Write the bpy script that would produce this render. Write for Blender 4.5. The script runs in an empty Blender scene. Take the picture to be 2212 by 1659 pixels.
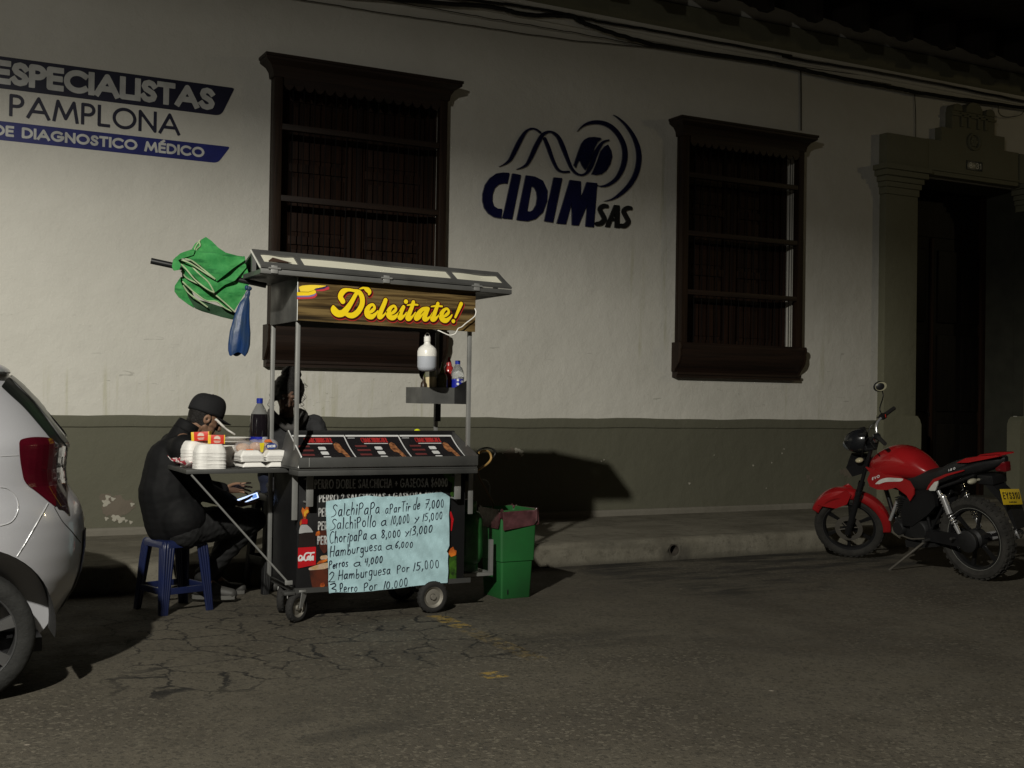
import bpy, bmesh, math, random
import numpy as np
from mathutils import Vector, Matrix, Euler
from mathutils.bvhtree import BVHTree
R = math.radians
random.seed(7)
scene = bpy.context.scene
COL = scene.collection

# ------------------------------------------------------------------ camera
# world: x runs along the facade, y into it (wall face at y = 10.02), z up, road at z = 0
FPX, CXP, CYP, EYE = 2560.0, 1106.0, 829.5, 1.33
_v = np.array([4874, -106.5, 2560.]); _v /= np.linalg.norm(_v)
_u = np.array([.0155, 1, .0121]); _u -= _v * (_u @ _v); _u /= np.linalg.norm(_u)
_y = -np.cross(_u, _v)
if _y[2] < 0: _y = -_y
CM = np.array([_v, _y, _u])
cam_d = bpy.data.cameras.new('camera'); cam = bpy.data.objects.new('camera', cam_d); COL.objects.link(cam)
rt, up, fw = CM @ [1, 0, 0], CM @ [0, 1, 0], CM @ [0, 0, 1]
cam.matrix_world = Matrix(((rt[0], up[0], -fw[0], 0), (rt[1], up[1], -fw[1], 0), (rt[2], up[2], -fw[2], EYE), (0, 0, 0, 1)))
cam_d.sensor_width = 36; cam_d.lens = 36 * FPX / 2212; cam_d.clip_end = 500; cam_d.clip_start = .05
scene.camera = cam

# ------------------------------------------------------------------ world: night sky
w = bpy.data.worlds.new('World'); scene.world = w; w.use_nodes = True
nt = w.node_tree; bg = nt.nodes['Background']
bg.inputs['Color'].default_value = (.62, .72, 1.0, 1); bg.inputs['Strength'].default_value = .003
scene.view_settings.view_transform = 'Standard'; scene.view_settings.look = 'None'
scene.view_settings.exposure = 0; scene.view_settings.gamma = 1
try: scene.view_settings.use_curve_mapping = False
except Exception: pass

# ------------------------------------------------------------------ street light sources (luminaires stand outside the frame)
def luminaire_light(name, loc, energy, color, radius, stops):
    """point source with the downward-throwing photometric profile of a street lantern"""
    l = bpy.data.lights.new(name, 'POINT'); l.energy = energy; l.color = color; l.shadow_soft_size = radius
    l.use_nodes = True; t = l.node_tree; n = t.nodes
    em = n['Emission']
    geo = n.new('ShaderNodeNewGeometry'); sep = n.new('ShaderNodeSeparateXYZ')
    ab = n.new('ShaderNodeMath'); ab.operation = 'MULTIPLY'; ab.inputs[1].default_value = -1
    cr = n.new('ShaderNodeValToRGB'); el = cr.color_ramp.elements
    while len(el) > 1: el.remove(el[-1])
    el[0].position = stops[0][0]; el[0].color = (stops[0][1],) * 3 + (1,)
    for p, v in stops[1:]:
        e = el.new(p); e.color = (v, v, v, 1)
    t.links.new(geo.outputs['Incoming'], sep.inputs[0]); t.links.new(sep.outputs['Z'], ab.inputs[0])
    t.links.new(ab.outputs[0], cr.inputs[0]); t.links.new(cr.outputs[0], em.inputs['Strength'])
    o = bpy.data.objects.new(name, l); COL.objects.link(o); o.location = loc
    return o
LAMP1 = (-1.9, .9, 4.8); LAMP2 = (18.5, 2.0, 6.0)
key_light = luminaire_light('lamp_light', LAMP1, 3050, (1.0, .97, .865), .07,
    [(0, .055), (.04, .11), (.1, .125), (.15, .38), (.2, .70), (.28, .96), (.32, 1), (.4, 1), (.6, .8), (.8, .6), (1, .5)])
far_light = luminaire_light('lamp_light', LAMP2, 170, (1.0, .82, .45), .1,
    [(0, .35), (.1, .8), (.3, 1), (1, 1)])

# ------------------------------------------------------------------ helpers
def px(x, y, axis, val):
    """pixel of the 2212 px wide photo -> point of the plane (axis = val)"""
    d = CM @ np.array([(x - CXP) / FPX, -(y - CYP) / FPX, 1.]); c = np.array([0, 0, EYE])
    return c + d * ((val - c[axis]) / d[axis])
def crop(x0, y0, s): return lambda x, y: ((x0 + x / s) / 1.8228, (y0 + y / s) / 1.8228)
def uv(k, pts, Y): return [(lambda p: (p[0], p[2]))(px(*k(*q[:2]), 1, Y)) for q in pts]

def empty(name, loc=(0, 0, 0), label=None, cat=None, group=None, rot=(0, 0, 0)):
    o = bpy.data.objects.new(name, None); COL.objects.link(o); o.location = loc; o.rotation_euler = rot
    o.empty_display_size = .1
    return tag(o, label, cat, group)
def tag(o, label=None, cat=None, group=None, kind=None):
    if label: o['label'] = label
    if cat: o['category'] = cat
    if group: o['group'] = group
    if kind: o['kind'] = kind
    return o
def copy_tree(o, parent=None):
    c = o.copy(); COL.objects.link(c)
    if parent: c.parent = parent
    for ch in o.children: copy_tree(ch, c)
    return c
def place(o, loc=None, rot=None):
    if loc is not None: o.location = loc
    if rot is not None: o.rotation_euler = rot
    return o

class MB:
    """collects shapes, then links them as one mesh object"""
    def __init__(s): s.bm = bmesh.new()
    def box(s, x0, x1, y0, y1, z0, z1, b=0, M=None, seg=2):
        r = bmesh.ops.create_cube(s.bm, size=1)
        for v in r['verts']:
            v.co = Vector(((x0 + x1) / 2 + v.co.x * (x1 - x0), (y0 + y1) / 2 + v.co.y * (y1 - y0), (z0 + z1) / 2 + v.co.z * (z1 - z0)))
        if b:
            es = list({e for v in r['verts'] for e in v.link_edges})
            g = bmesh.ops.bevel(s.bm, geom=es, offset=b, segments=seg, affect='EDGES', profile=.6)
            vs = g['verts']
        else: vs = r['verts']
        if M is not None:
            for v in set(vs): v.co = M @ v.co
        return s
    def cyl(s, p0, p1, r0, r1=None, n=16, cap=True):
        r1 = r0 if r1 is None else r1
        p0, p1 = Vector(p0), Vector(p1); d = p1 - p0
        q = Vector((0, 0, 1)).rotation_difference(d.normalized())
        rings = []
        for p, r in ((p0, r0), (p1, r1)):
            rings.append([s.bm.verts.new(p + q @ Vector((r * math.cos(2 * math.pi * i / n), r * math.sin(2 * math.pi * i / n), 0))) for i in range(n)])
        for i in range(n):
            s.bm.faces.new((rings[0][i], rings[0][(i + 1) % n], rings[1][(i + 1) % n], rings[1][i]))
        if cap:
            s.bm.faces.new(rings[0][::-1]); s.bm.faces.new(rings[1])
        return s
    def tube(s, pts, r, n=8, closed=False, cap=True, flat=1.0):
        pts = [Vector(p) for p in pts]; N = len(pts); rr = r if hasattr(r, '__len__') else [r] * N
        rings = []; prev = None
        for i, p in enumerate(pts):
            a = pts[(i - 1) % N] if (i > 0 or closed) else p; c = pts[(i + 1) % N] if (i < N - 1 or closed) else p
            t = (c - a).normalized()
            if prev is None:
                ref = Vector((0, 0, 1)) if abs(t.z) < .9 else Vector((1, 0, 0)); nn = t.cross(ref).normalized()
            else:
                nn = (prev - t * prev.dot(t)); nn = nn.normalized() if nn.length > 1e-6 else t.orthogonal().normalized()
            prev = nn; b = t.cross(nn)
            rings.append([s.bm.verts.new(p + nn * (rr[i] * math.cos(2 * math.pi * k / n)) + b * (flat * rr[i] * math.sin(2 * math.pi * k / n))) for k in range(n)])
        for i in range(N - (0 if closed else 1)):
            A, B = rings[i], rings[(i + 1) % N]
            for k in range(n): s.bm.faces.new((A[k], A[(k + 1) % n], B[(k + 1) % n], B[k]))
        if cap and not closed: s.bm.faces.new(rings[0][::-1]); s.bm.faces.new(rings[-1])
        return s
    def lathe(s, prof, c=(0, 0, 0), n=24, M=None, cap=False, arc=None):
        """profile [(radius, height)] round local z"""
        c = Vector(c); M = M or Matrix.Identity(4); rings = []
        for r, z in prof:
            rings.append([s.bm.verts.new(M @ Vector((r * math.cos(2 * math.pi * i / n), r * math.sin(2 * math.pi * i / n), z)) + c) for i in range(n)])
        for A, B in zip(rings, rings[1:]):
            for i in range(n): s.bm.faces.new((A[i], A[(i + 1) % n], B[(i + 1) % n], B[i]))
        if cap:
            s.bm.faces.new(rings[0][::-1]); s.bm.faces.new(rings[-1])
        return s
    def prism(s, poly, f0, f1):
        """polygon (u, v) swept between maps f0 and f1 (uv -> xyz)"""
        A = [s.bm.verts.new(f0(*p)) for p in poly]; B = [s.bm.verts.new(f1(*p)) for p in poly]; n = len(poly)
        s.bm.faces.new(A); s.bm.faces.new(B[::-1])
        for i in range(n): s.bm.faces.new((A[(i + 1) % n], A[i], B[i], B[(i + 1) % n]))
        return s
    def sweep(s, prof, p0, p1, axis='x'):
        """profile [(y, z)] run along x from p0 to p1 (caps closed)"""
        if axis == 'x': return s.prism(prof, lambda u, v: (p0, u, v), lambda u, v: (p1, u, v))
        return s.prism(prof, lambda u, v: (u, p0, v), lambda u, v: (u, p1, v))
    def ball(s, c, r, M=None, seg=16, ring=10):
        rr = bmesh.ops.create_uvsphere(s.bm, u_segments=seg, v_segments=ring, radius=1)
        r = (r, r, r) if not hasattr(r, '__len__') else r
        for v in rr['verts']:
            p = Vector((v.co.x * r[0], v.co.y * r[1], v.co.z * r[2]))
            if M is not None: p = M @ p
            v.co = p + Vector(c)
        return s
    def grid(s, f, nu, nv, closed_u=False):
        V = [[s.bm.verts.new(f(i / nu, j / nv)) for j in range(nv + 1)] for i in range(nu + (0 if closed_u else 1))]
        for i in range(nu):
            for j in range(nv):
                a = V[i][j]; b = V[(i + 1) % len(V)][j]; c = V[(i + 1) % len(V)][j + 1]; d = V[i][j + 1]
                s.bm.faces.new((a, b, c, d))
        return s
    def build(s, name, mat, parent=None, smooth=35, fix=True, M=None):
        if fix: bmesh.ops.recalc_face_normals(s.bm, faces=s.bm.faces)
        me = bpy.data.meshes.new(name); s.bm.to_mesh(me); s.bm.free()
        if M is not None: me.transform(M)
        return finish(name, me, mat, parent, smooth)
def finish(name, me, mat, parent=None, smooth=35):
    if smooth:
        me.polygons.foreach_set('use_smooth', [True] * len(me.polygons))
        try: me.set_sharp_from_angle(angle=R(smooth))
        except Exception: pass
    o = bpy.data.objects.new(name, me); COL.objects.link(o)
    for m in (mat if isinstance(mat, (list, tuple)) else [mat]): me.materials.append(m)
    if parent: o.parent = parent
    return o
def apply_mods(o):
    dg = bpy.context.evaluated_depsgraph_get(); dg.update()
    me = bpy.data.meshes.new_from_object(o.evaluated_get(dg)); old = o.data
    o.modifiers.clear(); o.data = me; me.name = o.name
    return o

def smooth_pts(pts, sub=6):
    """Catmull-Rom through points of any dimension"""
    P = [np.array(p, float) for p in pts]
    if len(P) < 3: return [tuple(p) for p in P]
    P = [2 * P[0] - P[1]] + P + [2 * P[-1] - P[-2]]; out = []
    for i in range(1, len(P) - 2):
        a, b, c, d = P[i - 1:i + 3]
        for k in range(sub):
            t = k / sub
            out.append(tuple(.5 * (2 * b + (c - a) * t + (2 * a - 5 * b + 4 * c - d) * t * t + (3 * b - a - 3 * c + d) * t ** 3)))
    out.append(tuple(P[-2])); return out

# flat ink: strokes and polygons united through a distance field, meshed by marching squares
def ink_mesh(prims, cell, off=0.0):
    xs, ys = [], []
    for p in prims:
        q = np.array([a[:2] for a in p[1]], float); m = (max(p[2]) if p[0] == 's' and hasattr(p[2], '__len__') else (p[2] if p[0] == 's' else 0)) + off + 2 * cell
        xs += [q[:, 0].min() - m, q[:, 0].max() + m]; ys += [q[:, 1].min() - m, q[:, 1].max() + m]
    x0, y0 = min(xs), min(ys); nx = int((max(xs) - x0) / cell) + 2; ny = int((max(ys) - y0) / cell) + 2
    D = np.full((nx, ny), 1e3)
    def win(q, m):
        i0 = max(0, int((q[:, 0].min() - m - x0) / cell)); i1 = min(nx, int((q[:, 0].max() + m - x0) / cell) + 2)
        j0 = max(0, int((q[:, 1].min() - m - y0) / cell)); j1 = min(ny, int((q[:, 1].max() + m - y0) / cell) + 2)
        X, Y = np.meshgrid(x0 + np.arange(i0, i1) * cell, y0 + np.arange(j0, j1) * cell, indexing='ij')
        return (slice(i0, i1), slice(j0, j1)), X, Y
    for p in prims:
        q = np.array([a[:2] for a in p[1]], float); n = len(q)
        if p[0] == 's':
            r = np.array(p[2], float) if hasattr(p[2], '__len__') else np.full(n, float(p[2])); cap = p[3] if len(p) > 3 else 'r'
            for i in range(n - 1):
                a, b = q[i], q[i + 1]; d = b - a; L = np.hypot(*d)
                if L < 1e-9: continue
                m = max(r[i], r[i + 1]) * 1.5 + off + 2 * cell
                sl, X, Y = win(q[i:i + 2], m); t = d / L
                U = (X - a[0]) * t[0] + (Y - a[1]) * t[1]; V = np.abs(-(X - a[0]) * t[1] + (Y - a[1]) * t[0])
                if cap == 'b' and (i == 0 or i == n - 2):
                    ea = r[0] if i == 0 else 0; eb = r[-1] if i == n - 2 else 0
                    if len(p) > 4: ea *= p[4]; eb *= p[4]
                    du = np.maximum(-ea - U, U - L - eb); dv = V - r[i]
                    dd = np.maximum(du, dv)
                    if i > 0: dd = np.minimum(dd, np.hypot(X - a[0], Y - a[1]) - r[i])
                    if i < n - 2: dd = np.minimum(dd, np.hypot(X - b[0], Y - b[1]) - r[i])
                else:
                    T = np.clip(U / L, 0, 1); dd = np.hypot(U - T * L, V) - (r[i] + (r[i + 1] - r[i]) * T)
                D[sl] = np.minimum(D[sl], dd)
        else:
            loops = [q] + [np.array(h, float) for h in (p[2] if len(p) > 2 else [])]
            sl, X, Y = win(q, off + 3 * cell); dist = np.full(X.shape, 1e3); ins = np.zeros(X.shape, bool)
            for lp in loops:
                for i in range(len(lp)):
                    a, b = lp[i], lp[(i + 1) % len(lp)]; d = b - a; L2 = d @ d
                    if L2 < 1e-14: continue
                    T = np.clip(((X - a[0]) * d[0] + (Y - a[1]) * d[1]) / L2, 0, 1)
                    dist = np.minimum(dist, np.hypot(X - a[0] - T * d[0], Y - a[1] - T * d[1]))
                    c = (a[1] > Y) != (b[1] > Y)
                    if a[1] != b[1]: ins ^= c & (X < a[0] + (Y - a[1]) / (b[1] - a[1]) * d[0])
            D[sl] = np.minimum(D[sl], np.where(ins, -dist, dist))
    D -= off
    D[np.abs(D) < cell * 1e-3] = cell * 1e-3
    V, F, key = [], [], {}
    def cv(i, j):
        k = (i, j)
        if k not in key: key[k] = len(V); V.append((x0 + i * cell, y0 + j * cell))
        return key[k]
    def ev(i, j, a, b):
        k = (min((i, j), (a, b)), max((i, j), (a, b)), 'e')
        if k not in key:
            t = D[i, j] / (D[i, j] - D[a, b]); key[k] = len(V); V.append((x0 + (i + (a - i) * t) * cell, y0 + (j + (b - j) * t) * cell))
        return key[k]
    I = D < 0; act = I[:-1, :-1] | I[1:, :-1] | I[1:, 1:] | I[:-1, 1:]
    for i, j in zip(*np.nonzero(act)):
        c = [(i, j), (i + 1, j), (i + 1, j + 1), (i, j + 1)]; f = []
        for k in range(4):
            a, b = c[k], c[(k + 1) % 4]
            if I[a]: f.append(cv(*a))
            if I[a] != I[b]: f.append(ev(*a, *b))
        if len(f) > 2: F.append(f)
    return V, F
def ink(name, prims, mat, mapf, cell=.002, off=0.0, thick=0, parent=None, smooth=0):
    """mapf(u, v, depth) -> xyz; thick gives the ink real depth behind its face"""
    V, F = ink_mesh(prims, cell, off); P = [tuple(mapf(a, b, 0)) for a, b in V]
    if thick:
        cnt = {}
        for f in F:
            for a, b in zip(f, f[1:] + f[:1]): cnt[(a, b)] = 1
        n = len(P); P += [tuple(mapf(a, b, thick)) for a, b in V]
        side = [[b, a, a + n, b + n] for (a, b) in cnt if (b, a) not in cnt]
        F = F + side
    me = bpy.data.meshes.new(name); me.from_pydata(P, [], F); me.update()
    return finish(name, me, mat, parent, smooth)
def plane_y(Y): return lambda u, v, d: (u, Y + d, v)

# stroke capitals (unit cap height): arcs as ('a', cx, cy, rx, ry, from, to)
def _arc(cx, cy, rx, ry, a, b, n=14): return [(cx + rx * math.cos(R(a + (b - a) * i / n)), cy + ry * math.sin(R(a + (b - a) * i / n))) for i in range(n + 1)]
GL = {
 'A': (.92, [[(0, 0), (.46, 1), (.92, 0)], [(.17, .3), (.75, .3)]]),
 'B': (.55, [[(0, 0), (0, 1), (.28, 1)] + _arc(.28, .76, .24, .24, 90, -90, 8) + [(.0, .52)], [(0, .52), (.28, .52)] + _arc(.28, .26, .27, .26, 90, -90, 8) + [(0, 0)]]),
 'C': (.86, [_arc(.5, .5, .5, .5, 48, 312, 20)]),
 'D': (.76, [[(0, .5), (0, 1), (.26, 1)] + _arc(.26, .5, .5, .5, 90, -90, 16) + [(0, 0), (0, .5)]]),
 'E': (.5, [[(.5, 1), (0, 1), (0, 0), (.5, 0)], [(0, .52), (.45, .52)]]),
 'F': (.5, [[(.5, 1), (0, 1), (0, 0)], [(0, .52), (.45, .52)]]),
 'G': (.98, [_arc(.5, .5, .5, .5, 48, 355, 20) + [(.98, .46), (.58, .46)]]),
 'H': (.66, [[(0, 0), (0, 1)], [(.66, 0), (.66, 1)], [(0, .52), (.66, .52)]]),
 'I': (.0, [[(0, 0), (0, 1)]]),
 'L': (.45, [[(0, 1), (0, 0), (.45, 0)]]),
 'M': (1.06, [[(0, 0), (.16, 1), (.53, .12), (.9, 1), (1.06, 0)]]),
 'N': (.74, [[(0, 0), (0, 1), (.74, 0), (.74, 1)]]),
 'O': (1.0, [_arc(.5, .5, .5, .5, 0, 360, 28)]),
 'P': (.52, [[(0, 0), (0, 1), (.25, 1)] + _arc(.25, .73, .27, .27, 90, -90, 8) + [(0, .46)]]),
 'R': (.56, [[(0, 0), (0, 1), (.25, 1)] + _arc(.25, .73, .27, .27, 90, -90, 8) + [(0, .46)], [(.25, .46), (.56, 0)]]),
 'S': (.52, [[(.5, .84), (.42, .95), (.27, 1), (.1, .93), (.04, .76), (.12, .6), (.28, .51), (.44, .41), (.52, .26), (.46, .08), (.27, 0), (.1, .04), (0, .18)]]),
 'T': (.62, [[(0, 1), (.62, 1)], [(.31, 1), (.31, 0)]]),
 'U': (.66, [[(0, 1), (0, .33)] + _arc(.33, .33, .33, .33, 180, 360, 10) + [(.66, 1)]]),
 'V': (.8, [[(0, 1), (.4, 0), (.8, 1)]]),
 'Y': (.76, [[(0, 1), (.38, .48), (.76, 1)], [(.38, .48), (.38, 0)]]),
 'X': (.7, [[(0, 1), (.7, 0)], [(0, 0), (.7, 1)]]),
 'É': (.5, [[(.5, 1), (0, 1), (0, 0), (.5, 0)], [(0, .52), (.45, .52)], [(.2, 1.22), (.4, 1.4)]]),
 '+': (.5, [[(0, .45), (.5, .45)], [(.25, .2), (.25, .7)]]), '-': (.35, [[(0, .48), (.35, .48)]]),
 '.': (.02, [[(0, 0), (.02, 0)]]),
 '$': (.52, [[(.5, .84), (.42, .95), (.27, 1), (.1, .93), (.04, .76), (.12, .6), (.28, .51), (.44, .41), (.52, .26), (.46, .08), (.27, 0), (.1, .04), (0, .18)], [(.26, 1.12), (.26, -.12)]]),
 '0': (.6, [_arc(.3, .5, .3, .5, 0, 360, 22)]),
 '1': (.2, [[(0, .8), (.2, 1), (.2, 0)]]),
 '2': (.56, [_arc(.28, .73, .27, .27, 170, -30, 10) + [(0, 0), (.56, 0)]]),
 '3': (.55, [_arc(.27, .75, .25, .25, 150, -90, 10), _arc(.27, .27, .28, .27, 90, -150, 10)]),
 '5': (.55, [[(.5, 1), (.1, 1), (.04, .55)] + _arc(.26, .32, .29, .32, 110, -150, 12)]),
 '6': (.58, [[(.45, 1), (.08, .5)] + _arc(.29, .3, .29, .3, 150, -210, 16)]),
 '8': (.54, [_arc(.27, .75, .23, .25, 0, 360, 16), _arc(.27, .26, .27, .26, 0, 360, 16)]),
 '9': (.58, [_arc(.29, .7, .29, .3, -30, 330, 16) + [(.13, 0)]]),
}
def lettering(txt, u0, u1, v0, v1, t, gap=.24, space=.45, shear=0, sx=1.0):
    """prims for a line of capitals filling the box; t = stroke width"""
    H = v1 - v0; adv = []
    x = 0
    for ch in txt:
        if ch == ' ': x += space; adv.append(None); continue
        wd, st = GL[ch]; adv.append(x); x += wd + gap + (.0 if wd else .0)
    tot = x - gap; W = (u1 - u0) - t; out = []
    for ch, a in zip(txt, adv):
        if a is None: continue
        for st in GL[ch][1]:
            pts = [(u0 + t / 2 + (a + q[0]) / tot * W + shear * q[1] * H, v0 + t / 2 + q[1] * (H - t)) for q in st]
            out.append(('s', pts, t / 2, 'b'))
    return out

# ------------------------------------------------------------------ materials
def newmat(name):
    m = bpy.data.materials.new(name); m.use_nodes = True
    return m, m.node_tree, m.node_tree.nodes['Principled BSDF']
def mat(name, col, rough=.6, metal=0.0, spec=.5, var=.15, vscale=6, col2=None, bump=0, bscale=40, coat=0, emit=None, estr=1, trans=0, rvar=0, stretch=None, alpha=1, sheen=0, ior=1.45):
    m, t, b = newmat(name); n = t.nodes; L = t.links
    b.inputs['Roughness'].default_value = rough; b.inputs['Metallic'].default_value = metal
    b.inputs['Specular IOR Level'].default_value = spec; b.inputs['Coat Weight'].default_value = coat
    b.inputs['Transmission Weight'].default_value = trans; b.inputs['Alpha'].default_value = alpha; b.inputs['IOR'].default_value = ior
    tc = n.new('ShaderNodeTexCoord'); mp = n.new('ShaderNodeMapping'); L.new(tc.outputs['Object'], mp.inputs[0])
    if stretch: mp.inputs['Scale'].default_value = stretch
    ns = n.new('ShaderNodeTexNoise'); ns.inputs['Scale'].default_value = vscale; ns.inputs['Detail'].default_value = 6; L.new(mp.outputs[0], ns.inputs['Vector'])
    mx = n.new('ShaderNodeMix'); mx.data_type = 'RGBA'
    c2 = col2 or tuple(c * (1 - var * 2) for c in col)
    mr = n.new('ShaderNodeMapRange'); mr.inputs['From Min'].default_value = .35; mr.inputs['From Max'].default_value = .7; L.new(ns.outputs['Fac'], mr.inputs[0])
    L.new(mr.outputs[0], mx.inputs['Factor']); mx.inputs['A'].default_value = (*col, 1); mx.inputs['B'].default_value = (*c2, 1)
    L.new(mx.outputs['Result'], b.inputs['Base Color'])
    if rvar:
        r2 = n.new('ShaderNodeMapRange'); r2.inputs['To Min'].default_value = rough; r2.inputs['To Max'].default_value = rough + rvar; L.new(mr.outputs[0], r2.inputs[0]); L.new(r2.outputs[0], b.inputs['Roughness'])
    if bump:
        nb = n.new('ShaderNodeTexNoise'); nb.inputs['Scale'].default_value = bscale; nb.inputs['Detail'].default_value = 4; L.new(mp.outputs[0], nb.inputs['Vector'])
        bp = n.new('ShaderNodeBump'); bp.inputs['Strength'].default_value = bump; bp.inputs['Distance'].default_value = .01; L.new(nb.outputs['Fac'], bp.inputs['Height']); L.new(bp.outputs[0], b.inputs['Normal'])
    if emit:
        b.inputs['Emission Color'].default_value = (*emit, 1); b.inputs['Emission Strength'].default_value = estr
    return m
# ------------------------------------------------------------------ surface materials laid out in world space
class NG:
    def __init__(s, name):
        s.m, s.t, s.b = newmat(name); s.n = s.t.nodes; s.L = s.t.links
        g = s.n.new('ShaderNodeNewGeometry'); s.pos = g.outputs['Position']
        sp = s.n.new('ShaderNodeSeparateXYZ'); s.L.new(s.pos, sp.inputs[0]); s.x, s.y, s.z = sp.outputs
    def put(s, inp, v):
        if hasattr(v, 'is_output'): s.L.new(v, inp)
        elif isinstance(v, tuple) and len(v) == 3 and inp.type == 'RGBA': inp.default_value = (*v, 1)
        else: inp.default_value = v
    def math(s, op, a, b=0.0, c=0.0):
        q = s.n.new('ShaderNodeMath'); q.operation = op; s.put(q.inputs[0], a); s.put(q.inputs[1], b); s.put(q.inputs[2], c); return q.outputs[0]
    def scale(s, v, sc):
        q = s.n.new('ShaderNodeMapping'); s.L.new(v, q.inputs[0]); q.inputs['Scale'].default_value = sc; return q.outputs[0]
    def noise(s, sc, detail=5, rough=.55, vec=None, dist=0):
        q = s.n.new('ShaderNodeTexNoise'); s.L.new(vec or s.pos, q.inputs['Vector']); q.inputs['Scale'].default_value = sc
        q.inputs['Detail'].default_value = detail; q.inputs['Roughness'].default_value = rough; q.inputs['Distortion'].default_value = dist; return q.outputs['Fac']
    def voro(s, sc, feat='F1', vec=None, out='Distance', rnd=1):
        q = s.n.new('ShaderNodeTexVoronoi'); q.feature = feat; s.L.new(vec or s.pos, q.inputs['Vector']); q.inputs['Scale'].default_value = sc
        q.inputs['Randomness'].default_value = rnd; return q.outputs[out]
    def ramp(s, v, a, b, lo=0.0, hi=1.0, smooth=True):
        q = s.n.new('ShaderNodeMapRange'); q.interpolation_type = 'SMOOTHSTEP' if smooth else 'LINEAR'
        s.put(q.inputs[0], v); q.inputs[1].default_value = a; q.inputs[2].default_value = b; q.inputs[3].default_value = lo; q.inputs[4].default_value = hi; return q.outputs[0]
    def mix(s, f, a, b):
        q = s.n.new('ShaderNodeMix'); q.data_type = 'RGBA'; s.put(q.inputs['Factor'], f); s.put(q.inputs['A'], a); s.put(q.inputs['B'], b); return q.outputs['Result']
    def bump(s, h, st, d=.01, nrm=None):
        q = s.n.new('ShaderNodeBump'); q.inputs['Strength'].default_value = st; q.inputs['Distance'].default_value = d; s.L.new(h, q.inputs['Height'])
        if nrm: s.L.new(nrm, q.inputs['Normal'])
        return q.outputs[0]
    def box(s, x0, x1, a, b, ax='y', soft=.05, wob=None):
        """soft mask of a rectangle in x and (y or z)"""
        v = s.y if ax == 'y' else s.z; X = s.x
        if wob is not None: X = s.math('ADD', X, wob); v = s.math('ADD', v, wob)
        m = s.math('MULTIPLY', s.ramp(X, x0 - soft, x0 + soft), s.ramp(X, x1 - soft, x1 + soft, 1, 0))
        return s.math('MULTIPLY', m, s.math('MULTIPLY', s.ramp(v, a - soft, a + soft), s.ramp(v, b - soft, b + soft, 1, 0)))
    def out(s, col, rough=.8, nrm=None, spec=.3):
        s.put(s.b.inputs['Base Color'], col); s.put(s.b.inputs['Roughness'], rough); s.b.inputs['Specular IOR Level'].default_value = spec
        if nrm: s.L.new(nrm, s.b.inputs['Normal'])
        return s.m

def plaster(name, base, dirt, drip=True):
    g = NG(name)
    big = g.ramp(g.noise(.7, 5), .35, .7); med = g.ramp(g.noise(4.5, 6, .65), .35, .75)
    c = g.mix(g.math('MULTIPLY', big, .35), base, dirt); c = g.mix(g.math('MULTIPLY', med, .12), c, dirt)
    if drip:
        st = g.ramp(g.noise(1, 5, .6, g.scale(g.pos, (14, 14, .8))), .52, .72)
        for b in ((2.85, 4.5, .95, 1.56), (6.55, 7.2, 1.8, 3.9), (8.6, 9.2, 1.1, 3), (-1, 3, 1.0, 1.5)):
            c = g.mix(g.math('MULTIPLY', g.math('MULTIPLY', st, g.box(*b, 'z', .12)), .5), c, tuple(d * .62 for d in base[:2]) + (base[2] * .42,))
        sp = g.ramp(g.noise(22, 3, .6), .66, .74)
        c = g.mix(g.math('MULTIPLY', g.math('MULTIPLY', sp, g.box(2.85, 4.4, 1.1, 1.5, 'z', .1)), .5), c, (.25, .26, .15))
        scr = g.ramp(g.noise(1, 3, .5, g.scale(g.pos, (5, 5, 26)), 1.5), .70, .73)
        c = g.mix(g.math('MULTIPLY', g.math('MULTIPLY', scr, g.box(-2, 10, 1.15, 2.0, 'z', .2)), .35), c, (.2, .19, .16))
    n1 = g.bump(g.noise(2.2, 5), .85, .035); n2 = g.bump(g.noise(75, 3, .7), .6, .005, n1); n3 = g.bump(g.noise(18, 4), .25, .008, n2)
    return g.out(c, .82, n3, .2)
M_WALL = plaster('white_plaster', (.66, .64, .585), (.50, .485, .43))
M_DADO = plaster('olive_paint', (.128, .125, .092), (.098, .094, .070), False)
M_TRIM = plaster('olive_trim', (.20, .195, .135), (.15, .145, .10), False)
M_PLINTH = plaster('plinth_cement', (.20, .185, .155), (.13, .12, .095), False)
M_PATCH = plaster('bare_render', (.17, .145, .115), (.075, .058, .045), False)
M_PATCHW = plaster('flaked_lime', (.42, .40, .34), (.25, .225, .185), False)

def concrete(name, a, b, stain):
    g = NG(name)
    c = g.mix(g.ramp(g.noise(1.6, 6, .65), .35, .68), a, b); c = g.mix(g.ramp(g.noise(9, 6, .7), .5, .75), c, stain)
    c = g.mix(g.math('MULTIPLY', g.ramp(g.noise(60, 3, .7), .55, .7), .6), c, tuple(v * .45 for v in a))
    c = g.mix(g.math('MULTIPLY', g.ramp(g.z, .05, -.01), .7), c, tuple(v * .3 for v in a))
    c = g.mix(g.math('MULTIPLY', g.box(5.74, 6.02, -.1, .14, 'z', .04, g.math('MULTIPLY', g.noise(12), .06)), .6), c, (.045, .042, .036))
    c = g.mix(g.math('MULTIPLY', g.ramp(g.noise(1, 5, .6, g.scale(g.pos, (.9, 5, 5)), .5), .52, .62), .45), c, tuple(v * .5 for v in a))
    return g.out(c, .9, g.bump(g.noise(55, 4, .7), .5, .006, g.bump(g.noise(7, 5), .6, .02)), .2)
M_WALK = concrete('worn_concrete', (.19, .175, .14), (.13, .118, .092), (.085, .077, .06))

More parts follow.
